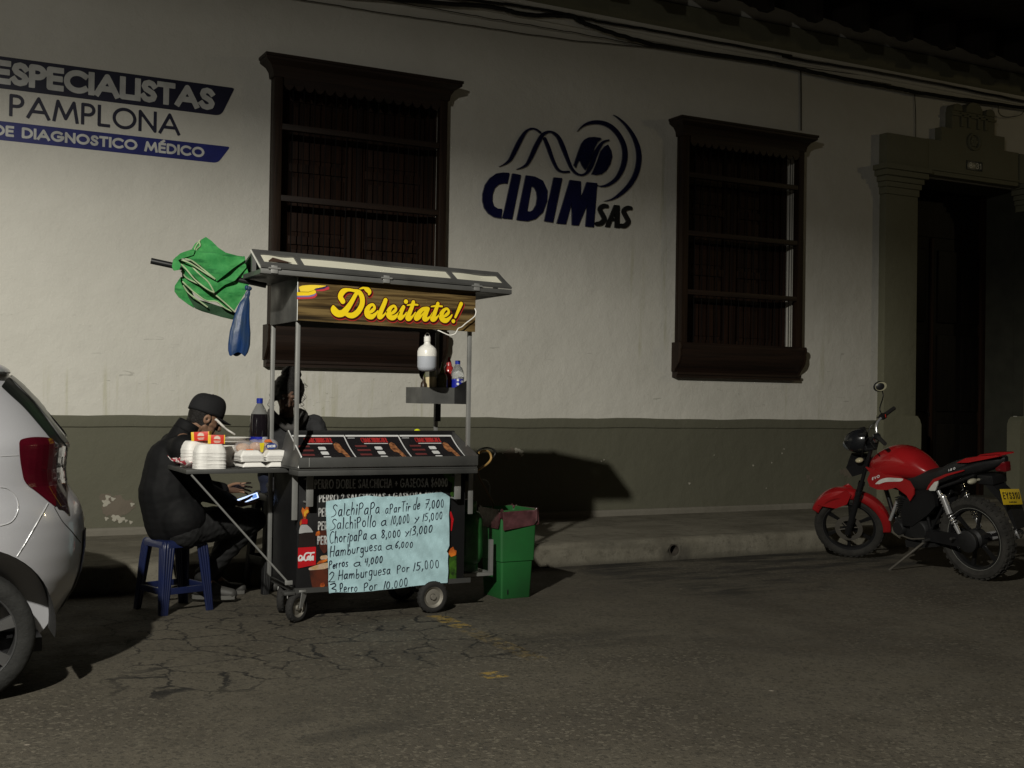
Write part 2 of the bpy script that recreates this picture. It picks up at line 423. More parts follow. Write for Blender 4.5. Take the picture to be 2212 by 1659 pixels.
def asphalt():
    g = NG('asphalt')
    c = g.mix(g.ramp(g.noise(1.1, 6, .6), .35, .7), (.088, .077, .058), (.058, .050, .038))
    c = g.mix(g.math('MULTIPLY', g.ramp(g.noise(6, 6, .7), .45, .75), .5), c, (.054, .048, .037))
    # aggregate: pale and dark chips
    v = g.voro(70, out='Color'); q = g.n.new('ShaderNodeSeparateColor'); g.L.new(v, q.inputs[0])
    rough_zone = g.ramp(g.noise(.55, 4, .6), .42, .62)
    c = g.mix(g.math('MULTIPLY', g.ramp(q.outputs[0], .84, .9), g.math('MULTIPLY_ADD', rough_zone, .35, .12)), c, (.19, .17, .13))
    c = g.mix(g.math('MULTIPLY', g.ramp(q.outputs[1], .78, .84), .55), c, (.03, .027, .021))
    c = g.mix(g.ramp(g.voro(2.3), .035, .02), c, (.24, .21, .17))          # odd stones and litter specks
    # wet/oily stains along the gutter
    wob = g.math('MULTIPLY', g.noise(3.5, 5), .5)
    for b, k in (((5.0, 8.1, 7.35, 8.35), .85), ((5.2, 6.4, 6.75, 7.25), .85), ((3.4, 8.2, 8.1, 8.5), .8), ((3.0, 4.6, 5.6, 6.1), .4), ((1.6, 2.2, 4.6, 5.0), .5)):
        m = g.math('MULTIPLY', g.box(*b, 'y', .15, wob), g.ramp(g.noise(1, 6, .65, g.scale(g.pos, (1.3, 6, 1))), .42, .62))
        c = g.mix(g.math('MULTIPLY', m, k), c, (.016, .015, .013))
    # alligator cracking beside the cart
    wv = g.n.new('ShaderNodeTexNoise'); wv.inputs['Scale'].default_value = 5; wv.inputs['Detail'].default_value = 8; wv.inputs['Roughness'].default_value = .7; g.L.new(g.pos, wv.inputs['Vector'])
    vm = g.n.new('ShaderNodeVectorMath'); vm.operation = 'MULTIPLY_ADD'; g.L.new(wv.outputs['Color'], vm.inputs[0]); vm.inputs[1].default_value = (.24, .24, 0); g.L.new(g.pos, vm.inputs[2])
    cr = g.voro(3.6, 'DISTANCE_TO_EDGE', g.scale(vm.outputs[0], (1, 1, 0)))
    reg = g.box(1.0, 3.1, 5.35, 7.3, 'y', .18, g.math('MULTIPLY', g.math('SUBTRACT', g.noise(1.6, 3), .5), 1.1))
    line = g.math('MULTIPLY', g.ramp(cr, .010, .028, 1, 0), reg)
    line = g.math('MULTIPLY', line, g.ramp(g.noise(5, 3), .34, .5))
    c = g.mix(g.math('MULTIPLY', line, .95), c, (.010, .009, .008))
    # worn yellow line
    wear = g.ramp(g.noise(16, 6, .75), .47, .55)
    lx = g.math('SUBTRACT', g.x, g.math('MULTIPLY_ADD', g.y, .02, 0))
    for (xa, xb, ya, yb, k) in ((2.91, 3.03, 6.2, 6.62, .5), (2.90, 3.02, 5.3, 6.16, .14), (2.53, 2.65, 5.03, 5.15, .6), (-.9, .16, 5.36, 5.44, .8)):
        c = g.mix(g.math('MULTIPLY', g.math('MULTIPLY', g.box(xa, xb, ya, yb, 'y', .012), wear), k), c, (.42, .27, .035))
    h = g.math('ADD', g.math('MULTIPLY', g.voro(95), .6), g.noise(140, 2)); h = g.math('SUBTRACT', h, g.math('MULTIPLY', line, 2.5))
    return g.out(c, g.ramp(g.noise(4), .3, .7, .72, .95), g.bump(h, .55, .006, g.bump(g.noise(3, 5), .4, .02)), .35)
M_ROAD = asphalt()
def wood(name, a, b, rough=.5, sc=(30, 30, 1.2), spec=.4):
    g = NG(name); gr = g.noise(1, 6, .65, g.scale(g.pos, sc), .6)
    c = g.mix(g.ramp(gr, .35, .68), a, b)
    return g.out(c, rough, g.bump(gr, .35, .006), spec)
M_WOOD = wood('dark_wood', (.027, .015, .009), (.014, .008, .005), .55, spec=.22)
M_WOODH = wood('dark_wood_board', (.023, .0115, .007), (.011, .006, .004), .55, (1.2, 30, 30))
M_SHUT = wood('shutter_wood', (.026, .012, .007), (.010, .0055, .004), .6, spec=.15)
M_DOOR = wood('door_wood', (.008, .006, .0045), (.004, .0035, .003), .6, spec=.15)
M_RAFT = wood('rafter_wood', (.016, .012, .009), (.009, .007, .006), .8)
M_IRON = mat('iron_bar', (.006, .005, .0045), .8, spec=.2)
M_TILE = mat('roof_tile', (.02, .011, .009), .9, bump=.4)
M_CABLE = mat('cable_black', (.012, .012, .011), .6)
M_CABLEG = mat('cable_grey', (.09, .085, .07), .7)
M_VOID = mat('room_dark', (.01, .009, .008), .9)

# ------------------------------------------------------------------ setting
YW = 10.02
mb = MB(); mb.bm.faces.new([mb.bm.verts.new(p) for p in ((-40, -30, 0), (60, -30, 0), (60, 8.6, 0), (-40, 8.6, 0))])
tag(mb.build('road', M_ROAD, smooth=0), kind='structure')
# pavement with kerb: profile swept along x, kerb edge chipped
mb = MB(); rnd = random.Random(3)
prof = [(8.40, -.2), (8.152, -.2), (8.146, -.02), (8.146, .06), (8.148, .135), (8.155, .165), (8.178, .181), (8.25, .183), (8.7, .180), (9.3, .175), (10.3, .172), (10.3, -.2)]
xs = [-40, -6] + [i * .05 for i in range(-20, 280)] + [20, 60]
rows = []
nz = [[rnd.gauss(0, 1) for _ in xs] for _ in prof]
for j in range(len(prof)):
    nz[j] = [sum(nz[j][max(0, i - 2):i + 3]) / 5 for i in range(len(xs))]
for i, x in enumerate(xs):
    rows.append([mb.bm.verts.new((x, y + (nz[j][i] * .007 if 1 < j < 8 else 0), z + (nz[j][i] * .005 if 4 < j < 9 else 0))) for j, (y, z) in enumerate(prof)])
for A, B in zip(rows, rows[1:]):
    for j in range(len(prof)): k = (j + 1) % len(prof); mb.bm.faces.new((A[j], A[k], B[k], B[j]))
mb.bm.faces.new(rows[0][::-1]); mb.bm.faces.new(rows[-1])
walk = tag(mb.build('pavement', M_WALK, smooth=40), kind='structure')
cut = MB().cyl((5.83, 8.0, .085), (5.83, 8.38, .085), .047, n=24).build('cutter', M_WALK)
bo = walk.modifiers.new('hole', 'BOOLEAN'); bo.operation = 'DIFFERENCE'; bo.object = cut; bo.solver = 'EXACT'
apply_mods(walk); bpy.data.objects.remove(cut)
mb = MB(); mb.lathe([(.040, 0), (.047, 0), (.047, .2), (.040, .2), (.040, 0)], (5.83, 8.143, .085), 24, Matrix.Rotation(R(-90), 4, 'X'))
tag(mb.build('drain_pipe', mat('old_clay_pipe', (.06, .05, .04), .8)), 'short drain pipe opening through the kerb between bin and motorcycle', 'pipe')

# ------------------------------------------------------------------ the building
bld = empty('building', (6, YW, .17), 'long white colonial house with olive dado, dark wooden window grilles and a stone doorway', 'building')
BO = Vector((6, YW, .17))
def part(mb, name, m, parent=bld, **k):
    o = mb.build(name, m, None, **k); o.data.transform(Matrix.Translation(-BO)); o.parent = parent
    return o
W1, W2 = (2.93, 4.484), (7.20, 8.697)
DR = (10.465, 12.286)
X0, X1, ZT = -7.0, 15.5, 6.1
mb = MB()
def wallbox(x0, x1, z0, z1, y0=YW, y1=YW + .62): mb.box(x0, x1, y0, y1, z0, z1)
wallbox(X0, W1[0], .1, ZT); wallbox(W1[1], W2[0], .1, ZT); wallbox(W2[1], DR[0], .1, ZT); wallbox(DR[1], X1, .1, ZT)
for a, b in (W1, W2): wallbox(a, b, .1, 1.9); wallbox(a, b, 4.08, ZT)
wallbox(DR[0], DR[1], 4.0, ZT)
part(mb, 'wall', M_WALL, smooth=0)
# olive dado with rounded, slightly wavy top band
mb = MB(); rnd = random.Random(5)
for a, b in ((X0, 9.955), (12.80, X1)):
    n = int((b - a) / .12); rows = []
    for i in range(n + 1):
        x = a + (b - a) * i / n; q = .004 * math.sin(x * 3.1) + .003 * math.sin(x * 7.7 + 1) + rnd.uniform(-.0015, .0015)
        rows.append([mb.bm.verts.new(p) for p in ((x, YW + .02, .1), (x, YW - .018, .1), (x, YW - .018, 1.045 + q * .6), (x, YW - .03, 1.055 + q * .6), (x, YW - .03, 1.13 + q), (x, YW - .022, 1.144 + q), (x, YW + .02, 1.146 + q))])
    for A, B in zip(rows, rows[1:]):
        for j in range(6): mb.bm.faces.new((A[j], A[j + 1], B[j + 1], B[j]))
part(mb, 'dado', M_DADO, smooth=30)
mb = MB(); mb.sweep([(YW + .01, .1), (YW - .045, .1), (YW - .045, .215), (YW - .03, .232), (YW + .01, .238)], X0, 9.95)
mb.sweep([(YW + .01, .1), (YW - .045, .1), (YW - .045, .235), (YW + .01, .25)], 12.82, X1)
part(mb, 'plinth', M_PLINTH, smooth=30)
# cornice: olive band on pale mouldings
mb = MB(); mb.sweep([(YW + .01, 4.985), (YW - .03, 4.985), (YW - .03, 5.03), (YW - .045, 5.04), (YW - .045, 5.085), (YW - .065, 5.095), (YW - .065, 5.135), (YW + .01, 5.135)], X0, X1)
part(mb, 'cornice_moulding', M_WALL, smooth=30)
mb = MB(); mb.sweep([(YW + .01, 5.137), (YW - .06, 5.137), (YW - .085, 5.17), (YW - .085, 5.39), (YW - .06, 5.41), (YW + .01, 5.41)], X0, X1)
part(mb, 'cornice_band', M_TRIM, smooth=30)
# eaves: rafters, boards and tiles
for i in range(34):
    x = 7.70 + (i - 21) * .636
    if x > X1 - .2: break
    mb = MB(); pr = [(YW, 5.80), (YW, 5.62), (9.62, 5.42), (9.50, 5.335), (9.43, 5.32), (9.36, 5.25), (9.25, 5.25), (9.25, 5.36), (9.25, 5.66)]
    mb.prism(pr, lambda u, v: (x - .055, u, v), lambda u, v: (x + .055, u, v)); part(mb, 'rafter', M_RAFT)
mb = MB(); mb.prism([(YW, 5.83), (8.0, 5.42), (8.0, 5.45), (YW, 5.86)], lambda u, v: (X0, u, v), lambda u, v: (X1, u, v))
part(mb, 'eave_board', M_RAFT)
mb = MB(); nx = int((X1 - X0) / .19)
for i in range(nx):
    x = X0 + .1 + i * .19
    p0, p1 = Vector((x, 7.94 + .01 * math.sin(i * 7), 5.49)), Vector((x, YW + .6, 6.03))
    mb.cyl(p0, p1, .085, .085, 8)
part(mb, 'roof_tiles', M_TILE)

# ---- window grilles
def window(cfg, name):
    a, b, op, rails, z0 = cfg       # grille outer x range, wall opening, rail heights, bottom of grille
    e = empty(name, (0, 0, 0)); e.parent = bld
    YF, YB = YW - .125, YW - .012
    def P(mb, nm, m, **k): return part(mb, nm, m, e, **k)
    for x in (a, b - .075):
        P(MB().box(x, x + .075, YF, YF + .07, z0, 4.07, .006), 'post', M_WOOD)
    P(MB().box(a + .003, a + .04, YB - .03, YB + .01, z0, 4.06, .004), 'post', M_WOOD)
    P(MB().box(b - .04, b - .003, YB - .03, YB + .01, z0, 4.06, .004), 'post', M_WOOD)
    for z in rails:
        mb = MB(); mb.box(a + .076, b - .076, YF + .006, YF + .058, z - .026, z + .026, .004)
        for x in (a + .012, b - .05): mb.box(x, x + .038, YF + .071, YB - .031, z - .022, z + .022)
        P(mb, 'rail', M_WOODH)
    mb = MB(); n = 15
    for i in range(1, n):
        x = a + .075 + (b - a - .15) * i / n; mb.cyl((x, YF + .03, z0), (x, YF + .03, 4.07), .0045, n=8)
    P(mb, 'grille_bars', M_IRON)
    # cornice with swept side profile and scalloped valance
    pr = [(0, 4.05), (.012, 4.05), (.02, 4.10), (.045, 4.14), (.085, 4.165), (.098, 4.175), (.098, 4.195), (.108, 4.20), (.108, 4.222), (0, 4.235)]
    mb = MB(); rings = []
    for o, z in pr:
        x0, x1, y = a - o, b + o, YF - o; rings.append([mb.bm.verts.new(p) for p in ((x0, YW + .02, z), (x0, y, z), (x1, y, z), (x1, YW + .02, z))])
    for A, B in zip(rings, rings[1:]):
        for j in range(3): mb.bm.faces.new((A[j], A[j + 1], B[j + 1], B[j]))
    mb.bm.faces.new(rings[0][::-1]); mb.bm.faces.new(rings[-1])
    P(mb, 'cornice', M_WOODH, smooth=25)
    def scal(x0, x1, n, f):
        m2 = MB(); pts = [(x0, 4.06), (x1, 4.06), (x1, 3.985)]; wd = (x1 - x0) / n
        for i in range(n - 1, -1, -1):
            c = x0 + (i + .5) * wd
            for k in range(7):
                t = k / 6; pts.append((c + wd * (.46 - .92 * t), 3.985 - .038 * math.sin(math.pi * t) ** .7))
            if i: pts.append((x0 + i * wd, 4.0))
        pts.append((x0, 3.985)); m2.prism(pts, lambda u, v: f(u, v, 0), lambda u, v: f(u, v, .014)); return m2
    P(scal(a + .08, b - .08, 16, lambda u, v, d: (u, YF - .008 + d, v)), 'valance', M_WOODH, smooth=0)
    # console below: bulging board with scrolled ends, bottom moulding
    zt = z0
    pr = [(YW + .01, zt), (YF - .015, zt), (YF - .03, zt - .02), (YF - .03, zt - .05), (YF - .018, zt - .075), (YF - .02, zt - .13), (YF + .0, zt - .19), (YF + .035, zt - .235), (YF + .07, zt - .27), (YF + .085, zt - .30), (YW + .01, zt - .30)]
    mb = MB(); mb.sweep(pr, a - .01, b + .012); P(mb, 'console', M_WOODH, smooth=30)
    for x in (a - .03, b + .014): P(MB().sweep([(u - (.012 if u < YW else 0), v) for u, v in pr], x, x + .018), 'scroll', M_WOOD, smooth=30)
    P(MB().sweep([(YW + .01, zt - .303), (YF + .03, zt - .303), (YF + .03, zt - .325), (YF + .045, zt - .335), (YF + .045, zt - .36), (YW + .01, zt - .36)], a - .02, b + .02), 'sill', M_WOODH, smooth=30)
    # shutters inside the opening
    x0, x1 = op; YS = YW + .14; mid = (x0 + x1) / 2
    P(MB().box(x0 - .05, x1 + .05, YS + .06, YS + .08, 1.85, 4.12), 'backing', M_VOID)
    fr = MB(); fr.box(x0, x0 + .07, YS - .03, YS + .05, 1.9, 4.08); fr.box(x1 - .07, x1, YS - .03, YS + .05, 1.9, 4.08); fr.box(x0 + .07, x1 - .07, YS - .03, YS + .05, 4.0, 4.08)
    P(fr, 'window_frame', M_SHUT)
    for l0, l1 in ((x0 + .073, mid - .004), (mid + .004, x1 - .073)):
        s = MB(); s.box(l0, l1, YS + .012, YS + .028, 1.9, 3.997)
        for u0, u1 in ((l0, l0 + .075), (l1 - .075, l1)): s.box(u0, u1, YS - .01, YS + .010, 1.9, 3.997, .004)
        for z in (1.905, 2.66, 3.30, 3.92): s.box(l0 + .077, l1 - .077, YS - .01, YS + .010, z, z + .075, .004)
        for za, zb in ((1.99, 2.65), (2.745, 3.29), (3.385, 3.91)): s.box(l0 + .11, l1 - .11, YS, YS + .011, za + .03, zb - .03, .006)
        for u in (l0 + .088, l1 - .094): s.box(u, u + .005, YS - .008, YS + .011, 1.985, 3.915)
        P(s, 'shutter', M_SHUT)
    return e
tag(window((2.862, 4.488, W1, (3.632, 3.018, 2.45), 1.93), 'window'), 'barred window with scalloped cornice above the food cart')
tag(window((7.138, 8.738, W2, (3.655, 3.055, 2.45), 1.93), 'window'), 'barred window with scalloped cornice right of the blue logo')

# ---- stone doorway
def trim(nm, boxes, b=.006, m=M_TRIM, par=bld, **k):
    mb = MB()
    for q in boxes: mb.box(*q, b)
    return part(mb, nm, m, par, **k)
DYF = YW - .10
for s in (0, 1):
    fx = (lambda x: x) if s == 0 else (lambda x: 22.751 - x)
    def bx(x0, x1, y0, y1, z0, z1): a, b = sorted((fx(x0), fx(x1))); return (a, b, y0, y1, z0, z1)
    trim('pilaster', [bx(9.965, 10.463, DYF, YW + .05, 1.16, 3.72)])
    e = part(MB().prism([(fx(9.955), .17), (fx(10.545), .17), (fx(10.545), 1.10), (fx(10.52), 1.16), (fx(10.48), 1.20), (fx(9.955), 1.20)], lambda u, v: (u, DYF - .012, v), lambda u, v: (u, YW + .08, v)), 'pilaster_base', M_TRIM, smooth=0)
    mb = MB()
    for i, (o, za, zb) in enumerate(((.012, 3.722, 3.80), (.03, 3.802, 3.86), (.05, 3.862, 3.92), (.085, 3.922, 3.985), (.11, 3.987, 4.045))):
        mb.box(*bx(9.965 - o, 10.463 + o, DYF - o, YW + .05, za, zb), .005)
    part(mb, 'capital', M_TRIM)
    trim('entablature_block', [bx(9.95, 10.60, DYF - .02, YW + .05, 4.048, 4.41)])
mb = MB(); pts = [(10.603, 4.003), (12.148, 4.003), (12.148, 4.40), (11.89, 4.40), (11.89, 4.585), (11.705, 4.585), (11.705, 4.70), (11.045, 4.70), (11.045, 4.70), (10.86, 4.70), (10.86, 4.53), (10.603, 4.53)]
pts = [(10.603, 4.003), (12.148, 4.003), (12.148, 4.42), (11.895, 4.42), (11.895, 4.585), (11.72, 4.585), (11.72, 4.80), (11.0, 4.80), (11.0, 4.585), (10.83, 4.585), (10.83, 4.42), (10.603, 4.42)]
mb.prism(pts, lambda u, v: (u, DYF, v), lambda u, v: (u, YW + .03, v)); ped = part(mb, 'pediment', M_TRIM, smooth=0)
trim('lintel_moulding', [(10.605, 12.146, DYF - .018, DYF - .002, 4.06, 4.085), (10.605, 12.146, DYF - .018, DYF - .002, 4.004, 4.03)])
mb = MB()
for x, r, zc in ((11.085, .075, 4.80), (11.36, .135, 4.80), (11.635, .075, 4.80)):
    pr_ = [(x - r, zc + .002)] + [(x + r * math.cos(R(180 - t)), zc + .03 + r * .75 * math.sin(R(t))) for t in range(0, 181, 12)] + [(x + r, zc + .002)]
    mb.prism(pr_, lambda u, v: (u, DYF - .012, v), lambda u, v: (u, YW + .02, v))
for x in (11.16, 11.28, 11.44, 11.56): mb.box(x - .022, x + .022, DYF - .02, DYF - .002, 4.62, 4.79, .006)
mb.box(10.99, 11.73, DYF - .02, DYF - .002, 4.74, 4.765, .004)
part(mb, 'crest', M_TRIM)
mb = MB(); I = Matrix.Rotation(R(90), 4, 'X')
mb.lathe([(.075, 0), (.105, 0), (.105, .02), (.095, .028), (.08, .02), (.075, 0)], (11.36, DYF - .003, 4.465), 28, I)
for k in range(6): q = k * math.pi / 3; mb.ball((11.36 + .04 * math.cos(q), DYF - .008, 4.465 + .04 * math.sin(q)), (.024, .014, .024), seg=10, ring=6)
mb.ball((11.36, DYF - .012, 4.465), (.02, .016, .02), seg=10, ring=6)
part(mb, 'rosette', M_TRIM)
plate = part(MB().box(11.245, 11.505, DYF - .012, DYF - .003, 4.125, 4.235, .003), 'number_plate', mat('enamel_dark', (.012, .02, .03), .35))
o = ink('numerals', lettering('8-31', 11.275, 11.48, 4.145, 4.215, .011), mat('enamel_white', (.6, .6, .55), .5), plane_y(DYF - .014), .003); o.data.transform(Matrix.Translation(-BO)); o.parent = plate
part(MB().box(DR[1] - .012, DR[1] + .0015, DYF + .004, YW + .052, 1.21, 3.72).box(DR[1] - .012, DR[1] + .002, YW + .055, YW + .535, .2, 3.99).box(DR[0] - .002, DR[0] + .012, YW + .055, YW + .535, .2, 3.99).box(DR[0] + .013, DR[1] - .013, YW + .055, YW + .535, 3.988, 4.002), 'door_reveal', mat('reveal_shade_olive', (.045, .045, .032), .8), smooth=0)  # dark olive panels, one over the pilaster side: shade put into the colour
door = empty('door', (0, 0, 0)); door.parent = bld
YD = YW + .54
mb = MB()
for l0, l1 in ((10.42, 11.37), (11.38, 12.33)):
    mb.box(l0, l1, YD, YD + .05, .18, 3.40, .004)
    for za, zb in ((.35, 1.1), (1.25, 2.2), (2.35, 3.25)):
        for u0, u1 in ((l0 + .1, (l0 + l1) / 2 - .04), ((l0 + l1) / 2 + .04, l1 - .1)):
            mb.box(u0, u1, YD - .022, YD - .002, za, zb, .016)
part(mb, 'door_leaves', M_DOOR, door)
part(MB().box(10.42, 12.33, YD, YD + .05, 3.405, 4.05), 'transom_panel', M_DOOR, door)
part(MB().box(11.355, 11.395, YD - .03, YD - .001, .2, 3.39, .004), 'astragal', M_SHUT, door)
part(MB().box(12.20, 12.284, YD - .06, YD - .002, .175, 4.0, .006), 'door_frame', M_SHUT, door)
mb = MB(); mb.lathe([(.028, 0), (.034, .006), (.028, .012), (.012, .014)], (11.31, YD - .003, 1.25), 16, I); mb.tube([(11.31, YD - .02, 1.25), (11.31, YD - .045, 1.24), (11.31, YD - .05, 1.20)], .006)
part(mb, 'handle', M_IRON, door)
part(MB().box(DR[0], DR[1], YW - .05, YW + .6, .10, .20, .01), 'doorstep', M_WALK)

# peeled patches of plaster (raised flakes over bare render)
def patch(kc, blobs, m, thick, seed, Y):
    rnd = random.Random(seed); pr = []
    for x, y, r in blobs:
        c = px(*kc(x, y), 1, Y); n = 15; rr = r / 1.8228 / (2560 / 10.2) / kc.s
        pts = []
        for i in range(n * 2):
            t = 2 * math.pi * i / (n * 2); q = rr * (1 + .32 * math.sin(3 * t + rnd.random() * 1.2) + rnd.uniform(-.22, .22)); pts.append((c[0] + q * math.cos(t) * 1.1, c[2] + q * math.sin(t)))
        pr.append(('p', pts))
    o = ink('peeled_patch', pr, m, plane_y(Y), .006, thick=.003); o.data.transform(Matrix.Translation(-BO)); o.parent = bld
def kc(x0, y0, s):
    f = crop(x0, y0, s); g = lambda x, y: f(x, y); g.s = s; return g
Kp = kc(0, 1300, 1.037); YD1 = YW - .0215
patch(Kp, [(450, 700, 34), (480, 735, 34), (510, 715, 28), (440, 735, 20), (530, 725, 14)], M_PATCH, .002, 1, YD1)
patch(Kp, [(432, 705, 12), (440, 682, 9), (470, 765, 12), (492, 773, 12), (540, 712, 7), (435, 770, 6), (515, 778, 5), (535, 785, 6), (462, 690, 7)], M_PATCHW, .002, 2, YD1 - .003)
K7 = kc(1900, 1700, 1.4747)
patch(K7, [(160, 130, 30), (190, 125, 32), (215, 140, 24), (140, 128, 18)], M_PATCH, .002, 3, YD1)
patch(K7, [(200, 108, 16), (222, 118, 15), (230, 135, 9), (118, 125, 5), (690, 172, 5), (706, 163, 5), (1202, 300, 7), (1345, 135, 4), (1572, 196, 6), (1680, 180, 5), (1740, 125, 6), (1752, 100, 5), (1648, 328, 4)], M_PATCHW, .002, 4, YD1 - .003)
patch(K7, [(1890, 262, 13), (1905, 285, 16), (2110, 235, 26), (2130, 250, 20), (2085, 232, 16), (2155, 235, 14)], M_PATCH, .002, 6, YD1)

# cables strung along the cornice
K3 = crop(1140, 0, 1.0738); K9 = crop(2900, 0, 1.106)
def cable(pts, r, Y, m=M_CABLE, lab='', name='cable', jit=.004):
    P = []
    for q in pts: P.append(tuple(px(*q, 1, Y)))
    a, b = np.array(P[0]), np.array(P[1]); P = [tuple(a - (b - a) / np.linalg.norm(b - a) * 3)] + P if len(pts) > 3 and lab.find('upright') < 0 else P
    if len(pts) > 3 and lab.find('upright') < 0: a, b = np.array(P[-1]), np.array(P[-2]); P.append(tuple(a + (a - b) / np.linalg.norm(a - b) * 2.5))
    rnd = random.Random(len(lab)); S = smooth_pts(P, 10)
    S = [(x, y, z + rnd.uniform(-jit, jit)) for x, y, z in S]
    o = MB().tube(S, r, 6).build(name, m, smooth=60)
    return tag(o, lab, 'cable', 'cables strung along the top of the facade')
cable([K3(480, 0), K3(850, 30), K3(1000, 62), K3(1180, 68), K3(1240, 95), K3(1400, 150), K3(1600, 200), K3(2000, 260), K9(230, 290), K9(480, 345), K9(700, 385), K9(830, 410), K9(1250, 470)], .021, YW - .075, lab='thickest black cable bundle, lowest along the facade and sagging over the doorway')
cable([K3(770, 0), K3(950, 22), K3(1150, 55), K3(1300, 88), K3(1600, 140), K3(2100, 232), K9(230, 250), K9(750, 340), K9(1250, 440)], .013, YW - .085, lab='straighter black cable tight under the olive cornice band')
cable([K3(60, 0), K3(500, 70), K3(850, 120), K3(1200, 170), K3(1600, 207), K3(1900, 248)], .005, YW - .03, M_CABLEG, 'lowest thin grey wire slanting over the first window')
cable([K3(400, 0), K3(860, 80), K3(1160, 130), K3(1500, 193), K3(1800, 240)], .005, YW - .04, M_CABLEG, 'upper thin grey wire joining the bundle above the logo')
K5b = crop(1800, 300, 1.276)
cable([K5b(1726, -60), K5b(1728, 100), K5b(1728, 272)], .008, YW - .012, M_CABLEG, 'upright grey conduit dropping to the window beside the doorway', 'conduit', 0)
cable([K9(775, 405), K9(780, 500), K9(780, 606)], .005, YW - .012, M_CABLEG, 'upright thin wire dropping to the doorway block', 'cable', 0)
o = MB().tube(smooth_pts([tuple(px(*K9(x, y), 1, YW - .05)) for x, y in ((1140, 455), (1142, 490), (1165, 508), (1205, 508), (1240, 498), (1260, 470))], 6), .005, 6).build('cable', M_CABLEG)
tag(o, 'small hanging loop of wire right of the doorway crest', 'cable', 'cables strung along the top of the facade')

# ---- painted clinic sign and raised logo
M_NAVY = mat('sign_navy', (.012, .012, .035), .45); M_BLUE = mat('sign_blue', (.012, .018, .16), .45); M_SW = mat('sign_white', (.62, .62, .60), .6, bump=.2)
sg = empty('wall_sign', (1.5, YW, 3.6), 'flat clinic lettering in two dark blue bands, cut off by the left edge', 'sign')
def wp(o, par, org): o.data.transform(Matrix.Translation(-Vector(org))); o.parent = par; return o
SO = (1.5, YW, 3.6)
def rrect(x0, z0, x1t, x1b, z1, r=.03):
    c = [(x0, z0), (x1b, z0), (x1t, z1), (x0, z1)]; pts = [c[0]]
    for k in (1, 2):
        p, a, b = np.array(c[k]), np.array(c[k - 1]), np.array(c[(k + 1) % 4]); u = (a - p) / np.linalg.norm(a - p); v = (b - p) / np.linalg.norm(b - p)
        rr = r * (1.6 if k == 1 else .7); s, e = p + u * rr, p + v * rr
        pts += [tuple((1 - t) ** 2 * s + 2 * t * (1 - t) * p + t * t * e) for t in (0, .25, .5, .75, 1)]
    return pts + [c[3]]
yb = YW - .004
top = wp(ink('band', [('p', rrect(-2.2, 3.683, 2.552, 2.44, 3.933))], M_NAVY, plane_y(yb), .012, thick=.004), sg, SO)
low = wp(ink('band', [('p', rrect(-2.2, 3.280, 2.522, 2.42, 3.428, .025))], M_BLUE, plane_y(yb), .012, thick=.004), sg, SO)
wp(ink('lettering', lettering('ESPECIALISTAS', .665, 2.383, 3.717, 3.904, .046, gap=.28), M_SW, plane_y(yb - .003), .005), top, SO)
wp(ink('lettering', lettering('PAMPLONA', .785, 2.102, 3.474, 3.650, .026, gap=.26), M_NAVY, plane_y(yb), .004), sg, SO)
wp(ink('lettering', lettering('DE DIAGNOSTICO MÉDICO', .675, 2.304, 3.312, 3.398, .020, gap=.30, space=.62), M_SW, plane_y(yb - .003), .003), low, SO)

lg = empty('wall_logo', (5.8, YW, 3.6), 'raised glossy navy logo of waves, disc and arcs over clinic letters between the windows', 'sign')
LO = (5.8, YW, 3.6)
M_LOGO = mat('logo_acrylic', (.010, .011, .05), .12, coat=.6); M_LOGO2 = mat('logo_black', (.012, .012, .014), .3)
KL = crop(1860, 420, 3.16); pl = plane_y(YW - .022)
def LP(pts): return uv(KL, pts, YW - .022)
def var(pts, sub=6):
    s = smooth_pts(pts, sub); q = LP([(a, b) for a, b, _ in s]); sc = 1 / 3.16 / 1.8228 / 245
    return ('s', q, [c * sc for _, _, c in s])
def poly(pts, holes=()): return ('p', LP(pts), [LP(h) for h in holes])
def LI(nm, pr, m=M_LOGO, c=.005): wp(ink(nm, pr, m, pl, c, thick=.018), lg, LO)
LI('wave', [var([(335, 745, 3), (400, 715, 10), (470, 660, 22), (530, 550, 30), (590, 430, 30), (650, 330, 22), (700, 285, 14), (745, 272, 12), (800, 285, 13), (848, 318, 14)])])
LI('wave', [var([(555, 778, 4), (620, 755, 12), (680, 715, 20), (730, 630, 27), (790, 500, 32), (860, 370, 27), (910, 325, 20), (960, 310, 14), (1020, 330, 20), (1080, 390, 28), (1130, 500, 33), (1180, 630, 27), (1230, 750, 22), (1290, 825, 18), (1355, 850, 14), (1420, 825, 18), (1480, 740, 26), (1530, 600, 30), (1580, 500, 25), (1630, 440, 18), (1700, 415, 10)])])
LI('wave', [var([(905, 400, 24), (950, 510, 28), (1000, 650, 24), (1060, 770, 20), (1120, 810, 15), (1205, 808, 14)])])
disc1 = [(1265, 725), (1320, 560), (1360, 455), (1400, 405), (1450, 380), (1520, 376), (1590, 385), (1612, 400), (1560, 440), (1520, 510), (1480, 640), (1430, 760), (1405, 785), (1365, 725), (1338, 655), (1310, 700), (1292, 760)]
disc2 = [(1690, 470), (1650, 490), (1605, 545), (1560, 670), (1520, 770), (1485, 840), (1540, 853), (1610, 840), (1670, 795), (1720, 710), (1742, 620), (1730, 545)]
LI('disc', [poly(disc1)]); LI('disc', [poly(disc2)])
LI('arc', [var([(1308, 308, 2), (1370, 245, 12), (1450, 205, 22), (1560, 193, 28), (1680, 222, 33), (1780, 295, 36), (1860, 410, 38), (1900, 540, 40), (1895, 680, 40), (1850, 810, 34), (1780, 910, 27), (1680, 975, 20), (1600, 990, 10), (1550, 975, 3)])])
